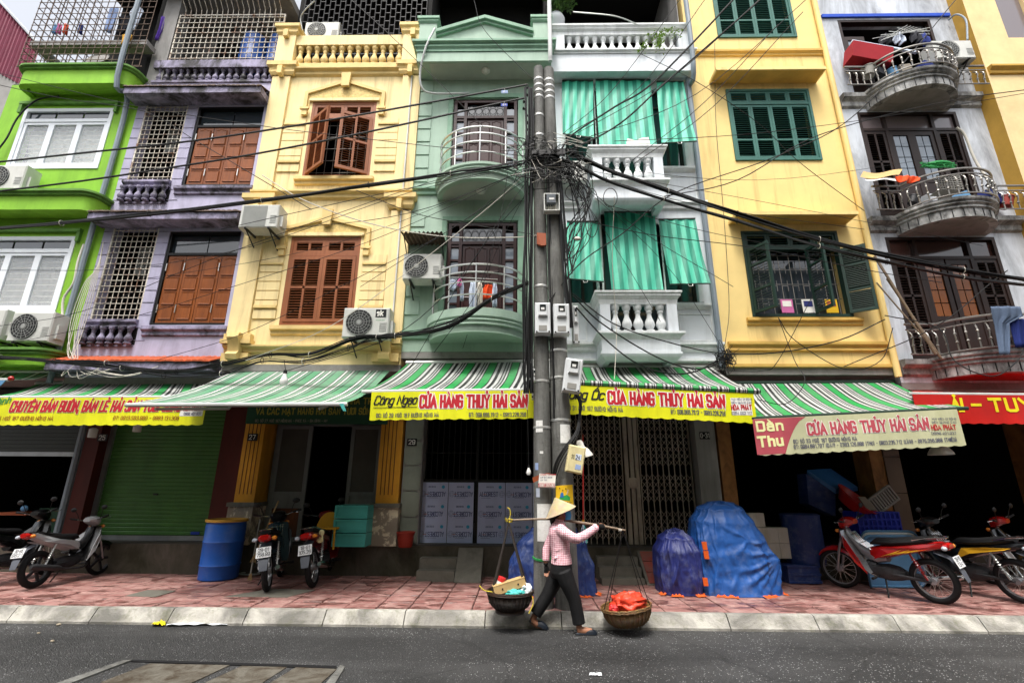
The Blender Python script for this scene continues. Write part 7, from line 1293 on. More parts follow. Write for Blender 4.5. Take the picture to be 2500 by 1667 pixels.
tarp('large bright blue tarpaulin draped over a tall load right of the ramp', 3.12, 7.95, [(.1, .55, .62), (.6, .55, .64), (.85, .55, .53), (1.1, .52, .42), (1.28, .4, .31), (1.37, .22, .2), (1.4, .02, .02)], .42, 'tarp_blue', 5, True, [(3.76, .66, 3.12, .24, .035, .05), (3.76, .66, 3.05, .42, .03, .045), (3.76, .66, 3.3, .2, .03, .045), (3.76, .66, 3.5, .18, .03, .05), (3.77, .66, 3.66, .18, .03, .04), (3.76, .68, 3.2, .72, .03, .05), (3.3, .9, 2.95, 1.1, .028, .04), (3.3, .9, 3.05, .6, .03, .04), (3.3, .9, 3.6, .82, .022, .04), (2.72, 1.15, 2.72, .5, .03, .05), (2.9, 1.3, 2.86, .8, .028, .04), (3.05, 1.34, 3.0, .95, .022, .04), (2.85, .6, 2.75, .18, .03, .05), (3.15, .5, 2.95, .2, .025, .05)])
tarp('smaller violet blue tarpaulin bundle beside the large blue one', 2.33, 7.86, [(.1, .28, .3), (.4, .32, .34), (.7, .31, .33), (.88, .24, .26), (.98, .12, .14), (1.01, .01, .01)], .3, 'tarp_violet', 9, True, [(2.33, .95, 2.2, .3, .03, .04), (2.35, .95, 2.36, .4, .035, .04), (2.4, .95, 2.52, .45, .03, .04), (2.28, .6, 2.12, .2, .025, .04), (2.4, .5, 2.46, .18, .03, .045), (2.2, .9, 2.06, .5, .025, .04)])
q = M(); [q.extr([at(1713 + dx, 1322 + 22 * k, 7.55), at(1725 + dx, 1322 + 22 * k, 7.55), at(1728 + dx, 1342 + 22 * k, 7.55), at(1717 + dx, 1342 + 22 * k, 7.55)], (0, .02, 0)) for k, dx in ((0, 0), (1, 4), (4, 2))]
tag(q.build('orange_tie', 'tarp_orange'), 'orange tie strips between the two tarpaulin covered loads', 'strap', None, 'stuff')
tarp('dark blue tarpaulin hidden behind the poles', .48, 7.75, [(.1, .66, .6), (.5, .64, .58), (.8, .52, .5), (1.0, .32, .36), (1.08, .02, .02)], .34, 'tarp_navy', 3)
# clutter in the open shop
def px_quad(name, mt, pts, y, dy, par): return M().extr([at(a, b, y) for a, b in pts], (0, dy, 0)).build(name, mt, par)
t = thing('fish_tub', 'pale blue stack of shallow fish trays standing on edge behind the red motorbike', 'tray', gr(2180, 1430)); a, b = at(2098, 1297, 8.35), at(2262, 1425, 8.35)
for k in range(3):
    q = M(); x0, x1, z0, z1 = a.x + .03 * k, b.x - .05 + .05 * k, .17, a.z - .03 * (2 - k); y_ = 8.3 + .05 * k; rr = .12; ol = [(x0, z0)] + [(x1 - rr + rr * math.cos(rad(d)), z0 + rr + rr * math.sin(rad(d))) for d in range(-90, 1, 18)] + [(x1 - rr + rr * math.cos(rad(d)), z1 - rr + rr * math.sin(rad(d))) for d in range(0, 91, 18)] + [(x0 + rr + rr * math.cos(rad(d)), z1 - rr + rr * math.sin(rad(d))) for d in range(90, 181, 18)]
    q.tube([(u, y_, v) for u, v in ol], .022, 8, True); q.extr([(u, y_ + .03, v) for u, v in ol], (0, .01, 0)); q.build('tray', 'tub_blue' if k != 1 else 'pvc_white', t, True)
a, b = at(2088, 1248, 8.6), at(2203, 1296, 8.6); t = thing('plastic_crate', 'dark blue slotted crate on top of the pale blue trays', 'crate', ((a.x + b.x) / 2, 8.75, b.z - .1)); nx = 9
q = M(); [q.box(a.x, b.x, 8.58, 8.62, z, z + .025) for z in lin_(b.z - .05, a.z - .025, 3)]; [q.box(x, x + .025, 8.583, 8.617, b.z - .05, a.z) for x in lin_(a.x, b.x - .025, nx)]; q.box(a.x, a.x + .03, 8.62, 8.95, b.z - .05, a.z); q.box(b.x - .03, b.x, 8.62, 8.95, b.z - .05, a.z); q.box(a.x + .03, b.x - .03, 8.62, 8.95, b.z - .05, b.z - .02); q.build('crate_body', 'crate_blue', t)
q = M(); [[q.box(x, x + .012, 8.59, 8.6, z, z + .09) for x in lin_(a.x + .04, b.x - .05, 30)] for z in lin_(b.z - .02, a.z - .12, 2)]; stuff(q.build('slot_bars', 'crate_blue', t)); M().box(a.x + .05, b.x - .05, 8.62, 8.9, .62, b.z - .06).build('lower_crate', 'crate_blue', t)
a = at(2155, 1222, 8.7); t = thing('drain_basket', 'grey ribbed tray tilted on top of the blue crate', 'tray', a); R = Matrix.Rotation(rad(-32), 4, 'Y'); q = M(); L_ = TR(a) @ R; [q.box(-.22 + .05 * k, -.19 + .05 * k, -.02, .02, -.1, .12, L_) for k in range(9)]; [q.box(-.26, .26, -.025, .025, z, z + .03, L_) for z in (-.13, .12)]; [q.box(x, x + .03, -.025, .025, -.1, .12, L_) for x in (-.26, .23)]; q.build('ribbed_tray', 'plastic_grey', t)
px_quad('tray_lid', 'pale_blind', [(2096, 1212), (2112, 1212), (2142, 1244), (2118, 1246)], 8.66, .03, t)
c = at(2085, 1225, 8.75); t = thing('basin', 'red plastic basin leaning behind the ribbed tray', 'basin', c); M().lathe([(.1, -.12), (.2, -.1), (.3, .06), (.33, .07), (.33, .09), (.28, .07), (.18, -.08)], c, 28, Matrix.Rotation(rad(35), 3, 'Y') @ Matrix.Rotation(rad(30), 3, 'X')).build('bowl', 'basin_red', t, True)
t = thing('cool_box', 'blue cool box lid tilted above the red basin', 'box', at(2030, 1170, 8.9)); q = M(); P_ = [at(1970, 1147, 9.0), at(2028, 1143, 9.3), at(2094, 1188, 9.2), at(2040, 1194, 8.85)]; q.extr(P_, (0, .02, -.07)); q.build('lid', 'lid_blue', t); px_quad('body', 'tarp_navy', [(1968, 1156), (2040, 1202), (2040, 1260), (1975, 1230)], 8.95, .3, t)
t = thing('fish_barrel', 'dark blue barrel standing behind the red motorbike', 'barrel', (4.75, 8.75, .4)); M().lathe([(.28, 0), (.3, .1), (.3, .75), (.31, .78), (.27, .8)], (4.75, 8.8, .4), 24).build('body', 'tarp_navy', t, True)
c = gr(1905, 1420); t = thing('fish_crate', 'dark blue crate in the shade right of the large tarpaulin', 'crate', c); q = M(); q.box(c.x + .05, c.x + .55, 8.5, 8.9, .16, .42); [q.box(c.x + .04, c.x + .56, 8.48, 8.499, z, z + .03) for z in (.17, .28, .4)]; q.build('body', 'tarp_navy', t)
# left shop clutter
c = at(60, 1241, 9.6); t = thing('shop_goods', 'blue bag on a dark shelf inside the left shop', 'bag', c); M().ball(c, (.07, .05, .06), 8).build('bag', 'tub_blue', t, True); M().box(c.x - .5, c.x + .1, 9.55, 9.9, c.z - .12, c.z - .07).build('shelf', 'wood_rust', t); M().box(c.x + .1, c.x + .6, 9.8, 10.1, .64, c.z).build('chest', 'valance_green', t)
# ---------------------------------------------------------------- laundry and balcony clutter
def garment(name, lb, cat, outline, y, mt, dy=.02, wav=.03, n=10, group=None):
    """hanging cloth filled between the outline's top and bottom edges (picture points): [(xl,y,xr)...] rows"""
    m = M(); rows = [(at(a, b, y), at(c, b, y)) for a, b, c in outline]
    def fn(u, v):
        i = min(int(v * (len(rows) - 1)), len(rows) - 2); f = v * (len(rows) - 1) - i; L_ = rows[i][0].lerp(rows[i + 1][0], f); R_ = rows[i][1].lerp(rows[i + 1][1], f); p = L_.lerp(R_, u); p.y += wav * math.sin(u * 9 + v * 2.5) * (.3 + v) + .4 * wav * math.sin(u * 21 + v * 5); return p
    m.grid(fn, n * 2, (len(rows) - 1) * 4); o = m.build(name, mt, None, 70); s = o.modifiers.new('thick', 'SOLIDIFY'); s.thickness = .006
    return tag(o, lb, cat, group)
GL = 'laundry on the green roof terrace'
garment('shirt', 'pale blue shirt hanging left on the roof terrace of the lime green house', 'shirt', [(268, 20, 290), (258, 45, 286), (254, 80, 274)], 8.5, 'cloth_blue', group=GL); garment('shirt', 'white shirt hanging right on the roof terrace of the lime green house', 'shirt', [(325, 18, 345), (314, 30, 352), (318, 50, 345), (312, 72, 335)], 8.5, 'cloth_white', group=GL); garment('towel', 'yellow cloth thrown over the terrace kerb of the lime green house', 'cloth', [(298, 85, 322), (296, 95, 324), (296, 112, 310)], 7.92, 'cloth_yellow', group=GL)
garment('towel', 'dark trousers hanging between the shirts on the green roof terrace', 'trousers', [(290, 40, 318), (285, 70, 312), (282, 86, 300)], 8.62, 'cloth_dark', group=GL); garment('towel', 'purple towel at the right of the green roof terrace', 'towel', [(392, 42, 404), (385, 75, 398), (380, 100, 388)], 8.3, 'cloth_purple', group=GL)
for i, (px, mt, nm) in enumerate(((134, 'tub_blue', 'blue'), (144, 'cloth_pink', 'pink'), (160, 'cloth_orange', 'patterned'), (196, 'cloth_navy', 'navy'))): garment('small_cloth', nm + ' cloth pegged to the terrace cage of the lime green house', 'cloth', [(px - 5, 60, px + 7), (px - 5, 72, px + 6), (px - 6, 84, px + 5)], 8.2, mt, group=GL)
c = at(240, 145, 8.4); t = thing('steel_basin', 'dull steel basin leaning in the terrace cage of the lime green house', 'basin', c); M().lathe([(.05, -.05), (.2, -.04), (.24, .02), (.22, .0)], c, 22, Matrix.Rotation(rad(70), 3, 'X')).build('bowl', 'old_steel', t, True)
for i, (px, r_) in enumerate(((615, .27), (672, .2))): c = at(px, 150, 8.75); t = thing('water_drum', ['larger', 'smaller'][i] + ' blue drum behind the roof grille of the lilac house', 'drum', c); M().lathe([(r_, -.2), (r_ + .01, 0), (r_, .02), (r_ + .01, .35), (r_, .37), (r_ * .9, .62), (r_ * .4, .64)], c, 24).build('body', 'barrel_blue', t, True)
# mint balcony rack
GM = 'laundry on the lower mint balcony'
for i, (px, py, w_, h_, mt, nm) in enumerate(((1105, 683, 9, 26, 'cloth_white', 'white vest at the left'), (1122, 680, 6, 20, 'cloth_pink', 'pink cloth'), (1128, 690, 5, 45, 'cloth_white', 'narrow white towel'), (1155, 688, 10, 70, 'cloth_white', 'large white shirt'), (1171, 690, 8, 70, 'cable_white', 'cream dress'), (1192, 695, 14, 36, 'cloth_orange', 'bright orange shirt'), (1208, 690, 6, 60, 'cloth_white', 'white blouse at the right'))): garment('garment', nm + ' drying on the lower mint balcony', 'clothes', [(px - w_ * .6, py, px + w_ * .6), (px - w_, py + h_ * .3, px + w_), (px - w_ * .9, py + h_, px + w_ * .8)], 7.85 + .05 * (i % 3), mt, group=GM)
a, b = at(1095, 676, 7.9), at(1215, 682, 7.9); tag(M().tube([a, b], .008, 5).build('drying_rail', 'stainless'), 'steel drying rail with hooks across the lower mint balcony', 'rail')
# grey balconies
q = M(); R = TR(at(2125, 130, 7.95)) @ Matrix.Rotation(rad(14), 4, 'Y'); q.box(-.38, .42, -.05, .25, -.2, .2, R); t = thing('mattress', 'dark red mattress with white edge tilted on the top grey balcony', 'mattress', at(2125, 130, 7.95)); q.build('pad', 'cloth_red', t); q = M(); q.box(-.385, .9, -.03, .02, .201, .24, R); q.build('edge', 'cloth_white', t)
t = thing('drying_rack', 'wire drying rack with dark clothes on the top grey balcony', 'drying rack', at(2220, 90, 8.2)); q = M()
for k in range(8): q.tube([at(2150 + 8 * k, 100 - 3 * k, 8.0), at(2215 + 8 * k, 62 + 2 * k, 8.25)], .006, 4)
for k in range(4): q.tube([at(2130 + 20 * k, 95 - 9 * k, 8.0), at(2270, 68 + 8 * k, 8.2)], .006, 4)
q.build('rack', 'bar_white', t)
for i, (px, py, mt) in enumerate(((2160, 85, 'cloth_dark'), (2195, 82, 'cloth_white'), (2235, 78, 'cloth_dark'), (2255, 84, 'cloth_navy'))): garment('garment', ['black cloth', 'white cloth', 'dark shirt', 'navy cloth'][i] + ' hanging from the wire rack on the top grey balcony', 'clothes', [(px - 9, py, px + 9), (px - 12, py + 12, px + 10), (px - 8, py + 26, px + 12)], 8.1, mt, wav=.05, group='laundry on the top grey balcony')
random.seed(21)
for nm, lbz, y0, px0, px1, py, mts in (('bundle', 'top', 8.05, 2120, 2290, 178, ('plastic_grey', 'cloth_dark', 'tub_blue', 'pale_blind', 'wood_rust', 'cloth_navy', 'ac_grille')), ('bundle', 'middle', 8.1, 2230, 2455, 486, ('engine_grey', 'white_frame', 'plastic_grey', 'tub_blue', 'cardboard', 'cloth_navy', 'bucket_red'))):
    for i, mt in enumerate(mts):
        px = px0 + (px1 - px0) * i / (len(mts) - 1); c = at(px, py + random.uniform(-6, 10), y0); r_ = random.uniform(.09, .15); t = thing('balcony_pot', ['round', 'squat', 'tall', 'wide', 'small', 'crumpled', 'low'][i] + ' ' + {'plastic_grey': 'grey', 'cloth_dark': 'black', 'tub_blue': 'light blue', 'pale_blind': 'tan', 'wood_rust': 'rusty', 'cloth_navy': 'navy', 'ac_grille': 'pale', 'engine_grey': 'dark', 'white_frame': 'white', 'cardboard': 'cardboard coloured', 'bucket_red': 'red'}[mt] + ' container stored behind the ' + lbz + ' grey balcony railing', 'container', c)
        if i % 2: M().box(-r_ * 1.1, r_ * 1.1, -r_ * .7, r_ * .7, -r_ * .8, r_ * .7, TR(c) @ rotz(random.uniform(-.5, .5)) @ Matrix.Rotation(random.uniform(-.25, .25), 4, 'Y')).build('pot', mt, t)
        else: M().lathe([(r_ * .75, -r_), (r_ * .8, -r_ * .95), (r_ * .95, r_ * .5), (r_ * 1.02, r_ * .5), (r_ * 1.02, r_ * .62), (r_ * .85, r_ * .6), (r_ * .7, -r_ * .5)], c, 16, Matrix.Rotation(random.uniform(-.5, .5), 3, 'Y')).build('pot', mt, t, True)
t = thing('cardboard_pile', 'flattened cardboard and paper on the railing of the middle grey balcony', 'cardboard', at(2150, 428, 7.85)); q = M(); q.grid(lambda u, v: at(2108 + 95 * u - 8 * v, 418 + 14 * v + 5 * math.sin(5 * u), 8.0 - .25 * v), 12, 4); q.build('sheet', 'cardboard', t, 70); q = M(); q.grid(lambda u, v: at(2112 + 90 * u, 434 + 6 * v + 2 * math.sin(9 * u), 7.8 - .08 * v), 12, 3); q.build('paper', 'paper', t, 70)
garment('cloth', 'orange plastic cloth over the railing of the middle grey balcony', 'cloth', [(2186, 430, 2240), (2190, 438, 2244), (2196, 446, 2240)], 7.6, 'cloth_orange')
t = thing('net_heap', 'green fishing net heaped on the middle grey balcony railing', 'net', at(2290, 402, 7.6)); q = M(); random.seed(4)
for k in range(26): a = random.uniform(0, 6.28); q.tube(cr([at(2245 + 90 * random.random(), 405 + 8 * random.random() - 10 * math.sin(3.14 * random.random()), 7.55 + .2 * random.random()) for _ in range(4)], 4), .007, 4)
stuff(q.build('mesh_strands', 'net_green', t)); q = M(); q.ball(at(2292, 402, 7.68), (.24, .1, .05), 12); q.build('core', 'net_green', t, True)
c = at(2315, 447, 7.75); t = thing('plastic_basket', 'grey slotted basket behind the middle grey balcony railing', 'basket', c); q = M(); [q.box(c.x - .2 + .05 * k, c.x - .185 + .05 * k, 7.72, 7.735, c.z - .15, c.z + .14) for k in range(9)]; [q.box(c.x - .2, c.x + .215, 7.715, 7.719, z, z + .015) for z in lin_(c.z - .15, c.z + .13, 6)]; q.box(c.x - .2, c.x + .2, 7.76, 7.95, c.z - .15, c.z - .13); q.build('slotted_side', 'plastic_grey', t)
# jeans
garment('trousers', 'grey blue jeans hanging from the lowest grey balcony at the right edge', 'trousers', [(2418, 748, 2492), (2424, 772, 2497), (2430, 790, 2462), (2436, 830, 2462), (2441, 866, 2462)], 7.3, 'jeans', wav=.02, n=12); garment('trousers', 'navy lining leg of the jeans hanging at the right edge', 'trousers', [(2462, 778, 2500), (2470, 800, 2508), (2480, 848, 2512)], 7.33, 'cloth_navy', wav=.02)
# potted tree and creeper on the white roof
t = thing('potted_tree', 'potted leafy tree at the left end of the white roof balustrade', 'plant', at(1362, 60, 8.4)); c = at(1357, 60, 8.15); M().lathe([(.12, -.1), (.19, .0), (.2, .1), (.15, .16), (.17, .18)], c, 18).build('pot', 'pot_white', t, True)
q = M(); q.tube([c + Vector((0, 0, .1)), c + Vector((.05, 0, .5)), c + Vector((.08, .02, 1.0))], [.025, .02, .012], 6); [q.tube([c + Vector((.06, 0, .5 + .1 * k)), c + Vector((.06 + .2 * math.cos(k * 2), .15 * math.sin(k * 2), .75 + .12 * k))], [.012, .005], 5) for k in range(5)]; q.build('trunk', 'trunk_bark', t, True)
def leaves(n, fn, s, mt, par, name):
    q = M()
    for _ in range(n):
        o = fn(); a, b = random.uniform(0, 6.28), random.uniform(-1, 1); R = Matrix.Rotation(a, 3, 'Z') @ Matrix.Rotation(b, 3, 'Y'); L_ = s * random.uniform(.7, 1.3); i = len(q.v)
        q.v += [o + R @ Vector(p) for p in ((0, 0, 0), (L_ * .5, L_ * .28, .01), (L_, 0, -.01), (L_ * .5, -L_ * .28, .01))]; q.F((i, i + 1, i + 2, i + 3))
    return stuff(q.build(name, mt, par))
random.seed(6)
def crown():
    k = random.choice(((.02, 0, .75, .25), (.18, -.05, .95, .28), (-.08, .05, 1.05, .26), (.12, .05, 1.35, .3), (.25, 0, .6, .18), (.05, 0, .5, .16)))
    d = Vector((random.gauss(0, 1), random.gauss(0, 1), random.gauss(0, 1))).normalized() * k[3] * random.random() ** .4; return c + Vector(k[:3]) + d
leaves(900, crown, .075, 'leaf', t, 'crown')
t = thing('creeper', 'yellow green creeper climbing through the right balusters of the white roof', 'plant', at(1620, 110, 8.0)); pts = [(1565, 122), (1575, 112), (1592, 90), (1605, 110), (1612, 100), (1625, 75), (1640, 72), (1655, 80), (1610, 118), (1620, 88)]
M().tube(cr([at(1548, 126, 8.0), at(1580, 110, 7.97), at(1600, 95, 7.97), at(1620, 76, 7.97), at(1655, 76, 7.97)], 5), .007, 5).build('stem', 'trunk_bark', t)
leaves(170, lambda: at(*(lambda k: (k[0] + random.gauss(0, 7), k[1] + random.gauss(0, 6)))(random.choice(pts)), random.uniform(7.88, 8.0)), .06, 'leaf_pale', t, 'foliage')
# ---------------------------------------------------------------- street vendor walking to the right
PO = Vector((0, 6.36, 0)); pe = thing('person', 'person in conical hat, pink checked shirt and black trousers carrying a shoulder pole', 'person', (.5, 6.36, 0))
V3 = lambda x, y, z: PO + Vector((x, y, z))
def orings(m, st, n=18, sq=2.3):
    R = []
    for x, y, z, rx, ry in st:
        ring = []
        for k in range(n):
            a = 2 * math.pi * k / n; c, s = math.cos(a), math.sin(a); ring.append(V3(x + rx * math.copysign(abs(c) ** (2 / sq), c), y + ry * math.copysign(abs(s) ** (2 / sq), s), z))
        R.append(ring)
    m.loft(R)
def limb(m, pts, n=14): P = [V3(*p[:3]) for p in pts]; m.tube(P, [p[3] for p in pts], n)
def fuse(m, name, mt, vox, it, par=pe):
    o = m.build(name, mt, par, True); r = o.modifiers.new('fuse', 'REMESH'); r.mode = 'VOXEL'; r.voxel_size = vox; r.use_smooth_shade = True; s = o.modifiers.new('soft', 'SMOOTH'); s.iterations = it; s.factor = .5; return o
def hang(p0, p1, p2, r): return [(*p0, r), (*p1, r * .95), (*p2, r * .7)]
# body
m = M(); orings(m, [(.5, 0, .62, .09, .13), (.495, 0, .78, .09, .12), (.48, 0, 1.0, .095, .13), (.472, 0, 1.12, .09, .145), (.475, 0, 1.18, .05, .07), (.49, 0, 1.24, .048, .05), (.51, 0, 1.28, .05, .052)])
m.ball(V3(.515, 0, 1.335), (.088, .072, .108), 18, Matrix.Rotation(rad(12), 3, 'Y')); m.ball(V3(.555, 0, 1.275), (.045, .045, .045), 12); m.ball(V3(.603, 0, 1.325), (.018, .012, .02), 8); m.ball(V3(.505, -.073, 1.325), (.016, .01, .028), 8); m.ball(V3(.505, .073, 1.325), (.016, .01, .028), 8)
limb(m, [(.475, -.14, 1.13, .045), (.58, -.19, 1.07, .042), (.68, -.19, 1.03, .038), (.82, -.12, 1.09, .034), (.93, -.055, 1.15, .027), (.965, -.04, 1.158, .026)]); limb(m, [(.465, .14, 1.12, .045), (.40, .19, 1.0, .042), (.335, .18, .87, .036), (.322, .165, .74, .028), (.322, .16, .71, .026)])
for hp in ([(.52, -.08, .64, .085), (.6, -.09, .48, .065), (.635, -.09, .38, .055), (.665, -.09, .2, .042), (.68, -.09, .09, .034), (.685, -.09, .06, .038)], [(.49, .08, .64, .085), (.41, .09, .5, .065), (.34, .09, .38, .055), (.245, .09, .24, .042), (.165, .09, .13, .034), (.155, .09, .1, .038)]): limb(m, hp)
# feet inside the clogs
limb(m, [(.66, -.09, .05, .036), (.74, -.09, .04, .04), (.83, -.09, .035, .03)]); limb(m, [(.14, .09, .1, .036), (.2, .09, .06, .04), (.28, .09, .035, .03)])
# near hand closed on the pole
YK = [V3(-.17, .1, 1.212), V3(.4, .06, 1.232), V3(.8, .0, 1.19), V3(1.0, -.035, 1.165), V3(1.28, -.07, 1.118)]
yk = cr(YK, 8)
def around(c, ax, r, a0, a1, n=7):
    ax = ax.normalized(); u = Vector((0, 0, 1)) - ax * ax.z; u.normalize(); w_ = ax.cross(u); return [c + (u * math.cos(a0 + (a1 - a0) * i / n) + w_ * math.sin(a0 + (a1 - a0) * i / n)) * r for i in range(n + 1)]
ax = (YK[4] - YK[2]).normalized(); hc = V3(1.0, -.035, 1.165); hand = M(); hand.ball(hc + Vector((-.005, -.03, -.008)), (.042, .02, .036), 12)
fing = M()
for k in range(4):
    c = hc + ax * (-.034 + .022 * k); sg = [-1.9 + 0, 2.1]; P_ = around(c, ax, .027, 2.2, 5.9 - .25 * (k == 3), 8); hand.tube(P_[:6], .0098, 8); fing.tube(P_[5:], [.0092] * 2 + [.008] * (len(P_) - 7), 8)
P_ = around(hc + ax * -.045, ax, .028, 1.6, -1.2, 7); hand.tube(P_[:5], .0105, 8); fing.tube(P_[4:], .0095, 8)
# far hand hanging
fc = V3(.325, .16, .685); hand.ball(fc + Vector((0, 0, -.03)), (.026, .016, .045), 12)
for k in range(4):
    o = fc + Vector((-.021 + .014 * k, 0, -.062)); L_ = [.05, .058, .055, .043][k]; d = Vector((-.08 + .06 * k, -.12, -1)).normalized(); p1, p2, p3 = o + d * L_ * .45, o + d * L_ * .8 + Vector((.004, -.006, 0)), o + d * L_ * 1.12 + Vector((.008, -.018, 0)); hand.tube([o + Vector((0, 0, .012)), o, p1], .0086, 8); fing.tube([p1, p2, p3], [.0085, .008, .007], 8)
hand.tube([fc + Vector((.018, -.006, -.01)), fc + Vector((.034, -.014, -.04)), fc + Vector((.036, -.02, -.058))], .0098, 8); fing.tube([fc + Vector((.036, -.02, -.056)), fc + Vector((.034, -.024, -.082))], [.009, .008], 8)
i = len(m.v); m.v += fing.v; [m.F([q + i for q in f]) for f in fing.f]
m.build('tmp', 'skin_tone', None).name = 'tmp_body'; o = bpy.data.objects['tmp_body']; bpy.data.objects.remove(o)
fuse(m, 'body', 'skin_tone', .006, 3)
fuse(hand, 'gloves', 'glove_black', .005, 2)
for c, mt in ((V3(.962, -.045, 1.158), 'cuff_red'), (V3(.322, .16, .705), 'glove_black')): M().ball(c, (.03, .03, .022), 12).build('glove_cuff', mt, pe, True)
for s in (-1, 1): M().ball(V3(.588, s * .03, 1.345), (.008, .011, .007), 8).build('eye', 'hair_black', pe, True)
# hair, mask
m = M(); m.ball(V3(.488, 0, 1.35), (.096, .08, .105), 18); m.ball(V3(.415, 0, 1.265), (.05, .06, .06), 12); m.tube([V3(.41, 0, 1.26), V3(.40, 0, 1.2), V3(.405, .0, 1.16)], [.04, .03, .015], 10); fuse(m, 'hair', 'hair_black', .008, 4)
m = M(); m.grid(lambda u, v: V3(.528 + .098 * math.cos((u - .5) * 2.7) + .01 * math.sin(v * 3.14), .086 * math.sin((u - .5) * 2.7), 1.232 + .1 * v), 16, 8); o = m.build('face_mask', 'mask_blue', pe, True); o.modifiers.new('t', 'SOLIDIFY').thickness = .004
# shirt
m = M(); orings(m, [(.502, 0, .735, .128, .172), (.503, 0, .78, .122, .166), (.497, 0, .86, .112, .152), (.488, 0, .96, .118, .156), (.477, 0, 1.07, .124, .168), (.47, 0, 1.13, .112, .172), (.473, 0, 1.18, .08, .12), (.485, 0, 1.215, .06, .066), (.49, 0, 1.235, .056, .06)])
limb(m, [(.47, -.12, 1.14, .07), (.54, -.185, 1.09, .064), (.62, -.2, 1.045, .06), (.68, -.195, 1.03, .056), (.76, -.155, 1.058, .052), (.86, -.095, 1.11, .046), (.915, -.065, 1.14, .044)]); limb(m, [(.46, .12, 1.13, .07), (.41, .19, 1.02, .06), (.36, .195, .92, .056), (.333, .185, .86, .052), (.325, .17, .78, .047), (.322, .165, .735, .046)])
for k in range(3): m.tube([V3(.40 + .03 * k, -.135, .80 + .09 * k), V3(.5, -.148, .85 + .07 * k), V3(.59 - .01 * k, -.10, .84 + .07 * k)], .013, 6)
sh = fuse(m, 'shirt', 'gingham', .008, 5)
m = M(); m.tube([V3(.455, -.055, 1.225), V3(.44, 0, 1.24), V3(.455, .055, 1.225)], .016, 8); m.tube([V3(.455, -.055, 1.225), V3(.52, -.045, 1.205), V3(.55, -.01, 1.185)], .014, 8); m.build('collar', 'gingham', pe, True)
m = M(); m.tube([V3(.895, -.085, 1.13), V3(.925, -.058, 1.147)], .046, 12); m.build('cuff', 'gingham', pe, True)
# trousers
m = M(); orings(m, [(.505, 0, .785, .11, .148), (.502, 0, .72, .125, .165), (.5, 0, .64, .135, .17), (.5, 0, .58, .115, .15)])
limb(m, [(.515, -.082, .66, .108), (.56, -.088, .54, .098), (.61, -.09, .43, .084), (.64, -.09, .35, .078), (.665, -.09, .22, .074), (.685, -.09, .11, .075)]); limb(m, [(.49, .082, .66, .108), (.44, .088, .56, .098), (.375, .09, .44, .085), (.325, .09, .355, .078), (.25, .09, .25, .074), (.185, .09, .165, .074)])
fuse(m, 'trousers', 'trouser_black', .008, 5)
# clogs
for c, tilt, yy in (((.745, 0), 0, -.09), ((.205, .045), rad(24), .09)):
    m = M(); R = Matrix.Rotation(tilt, 4, 'Y'); T_ = TR(V3(c[0], yy, c[1])) @ R
    st = [(-.1, .03, .022), (-.07, .035, .03), (-.02, .036, .04), (.03, .042, .062), (.08, .042, .055), (.12, .034, .04), (.14, .015, .02)]
    m.loft([[T_ @ Vector((x, hw * math.cos(a), .008 + (hh if math.sin(a) > 0 else .0) * abs(math.sin(a)) ** .8)) for a in [2 * math.pi * k / 14 for k in range(14)]] for x, hw, hh in st]); m.build('clog', 'clog_navy', pe, True)
    m = M(); m.loft([[T_ @ Vector((x, hw * 1.05 * math.cos(a), .004 + .008 * math.sin(a))) for a in [2 * math.pi * k / 14 for k in range(14)]] for x, hw, hh in st]); m.build('sole', 'rubber', pe, True)
# hat
ha = Vector((.178 * .37, 0, -.0)) ; hcn = V3(.508, -.01, 1.318); tl = math.atan2(.15, .37); R = Matrix.Rotation(-tl, 3, 'Y'); hat = thing('conical_hat', 'pale woven conical palm leaf hat worn by the vendor', 'hat', hcn)
m = M(); N_ = 48; m.loft([[hcn + R @ Vector((r * math.cos(2 * math.pi * k / N_), r * math.sin(2 * math.pi * k / N_), z)) for k in range(N_)] for r, z in ((.198, -.004), (.2, .0), (.16, .038), (.12, .075), (.08, .112), (.04, .15), (.008, .183))], cap=False); o = m.build('crown', 'palm_leaf', hat, True); o.modifiers.new('t', 'SOLIDIFY').thickness = .004
q = M(); [q.tube([hcn + R @ Vector((r * math.cos(2 * math.pi * k / 40), r * math.sin(2 * math.pi * k / 40), z)) for k in range(40)], .0028, 4, True) for r, z in ((.2, -.002), (.172, .027), (.144, .053), (.116, .079), (.088, .105), (.06, .132), (.03, .16))]; q.build('hoops', 'palm_leaf', hat, True)
M().tube([hcn + R @ Vector((.02, -.07, -.0)), V3(.56, -.065, 1.26), V3(.565, 0, 1.225), V3(.56, .065, 1.26), hcn + R @ Vector((.02, .07, 0))], .004, 5).build('chin_strap', 'cloth_pink', hat)
# shoulder pole
sp = thing('shoulder_pole', 'worn bamboo shoulder pole with yellow cord at its left end', 'shoulder pole', V3(.5, .05, 1.2)); M().tube(yk, [.011 + .006 * math.sin(math.pi * i / (len(yk) - 1)) for i in range(len(yk))], 8).build('rod', 'pole_bamboo', sp, True)
random.seed(8); q = M(); e = YK[0] + Vector((.03, 0, 0)); [q.tube([e + Vector((random.uniform(-.05, .05), random.uniform(-.025, .025), random.uniform(-.03, .03))) for _ in range(5)], .006, 5) for _ in range(5)]; q.tube(cr([e, e + Vector((.02, 0, .07)), e + Vector((.01, 0, .13)), e + Vector((-.02, 0, .15))], 4), .006, 5); q.build('cord_knot', 'cord_yellow', sp, True); q = M(); [q.tube(around(YK[4] + Vector((-.05 - .014 * k, 0, 0)), ax, .014, 0, 6.0, 10), .004, 5) for k in range(3)]; q.build('cord_wrap', 'cable_white', sp, True)
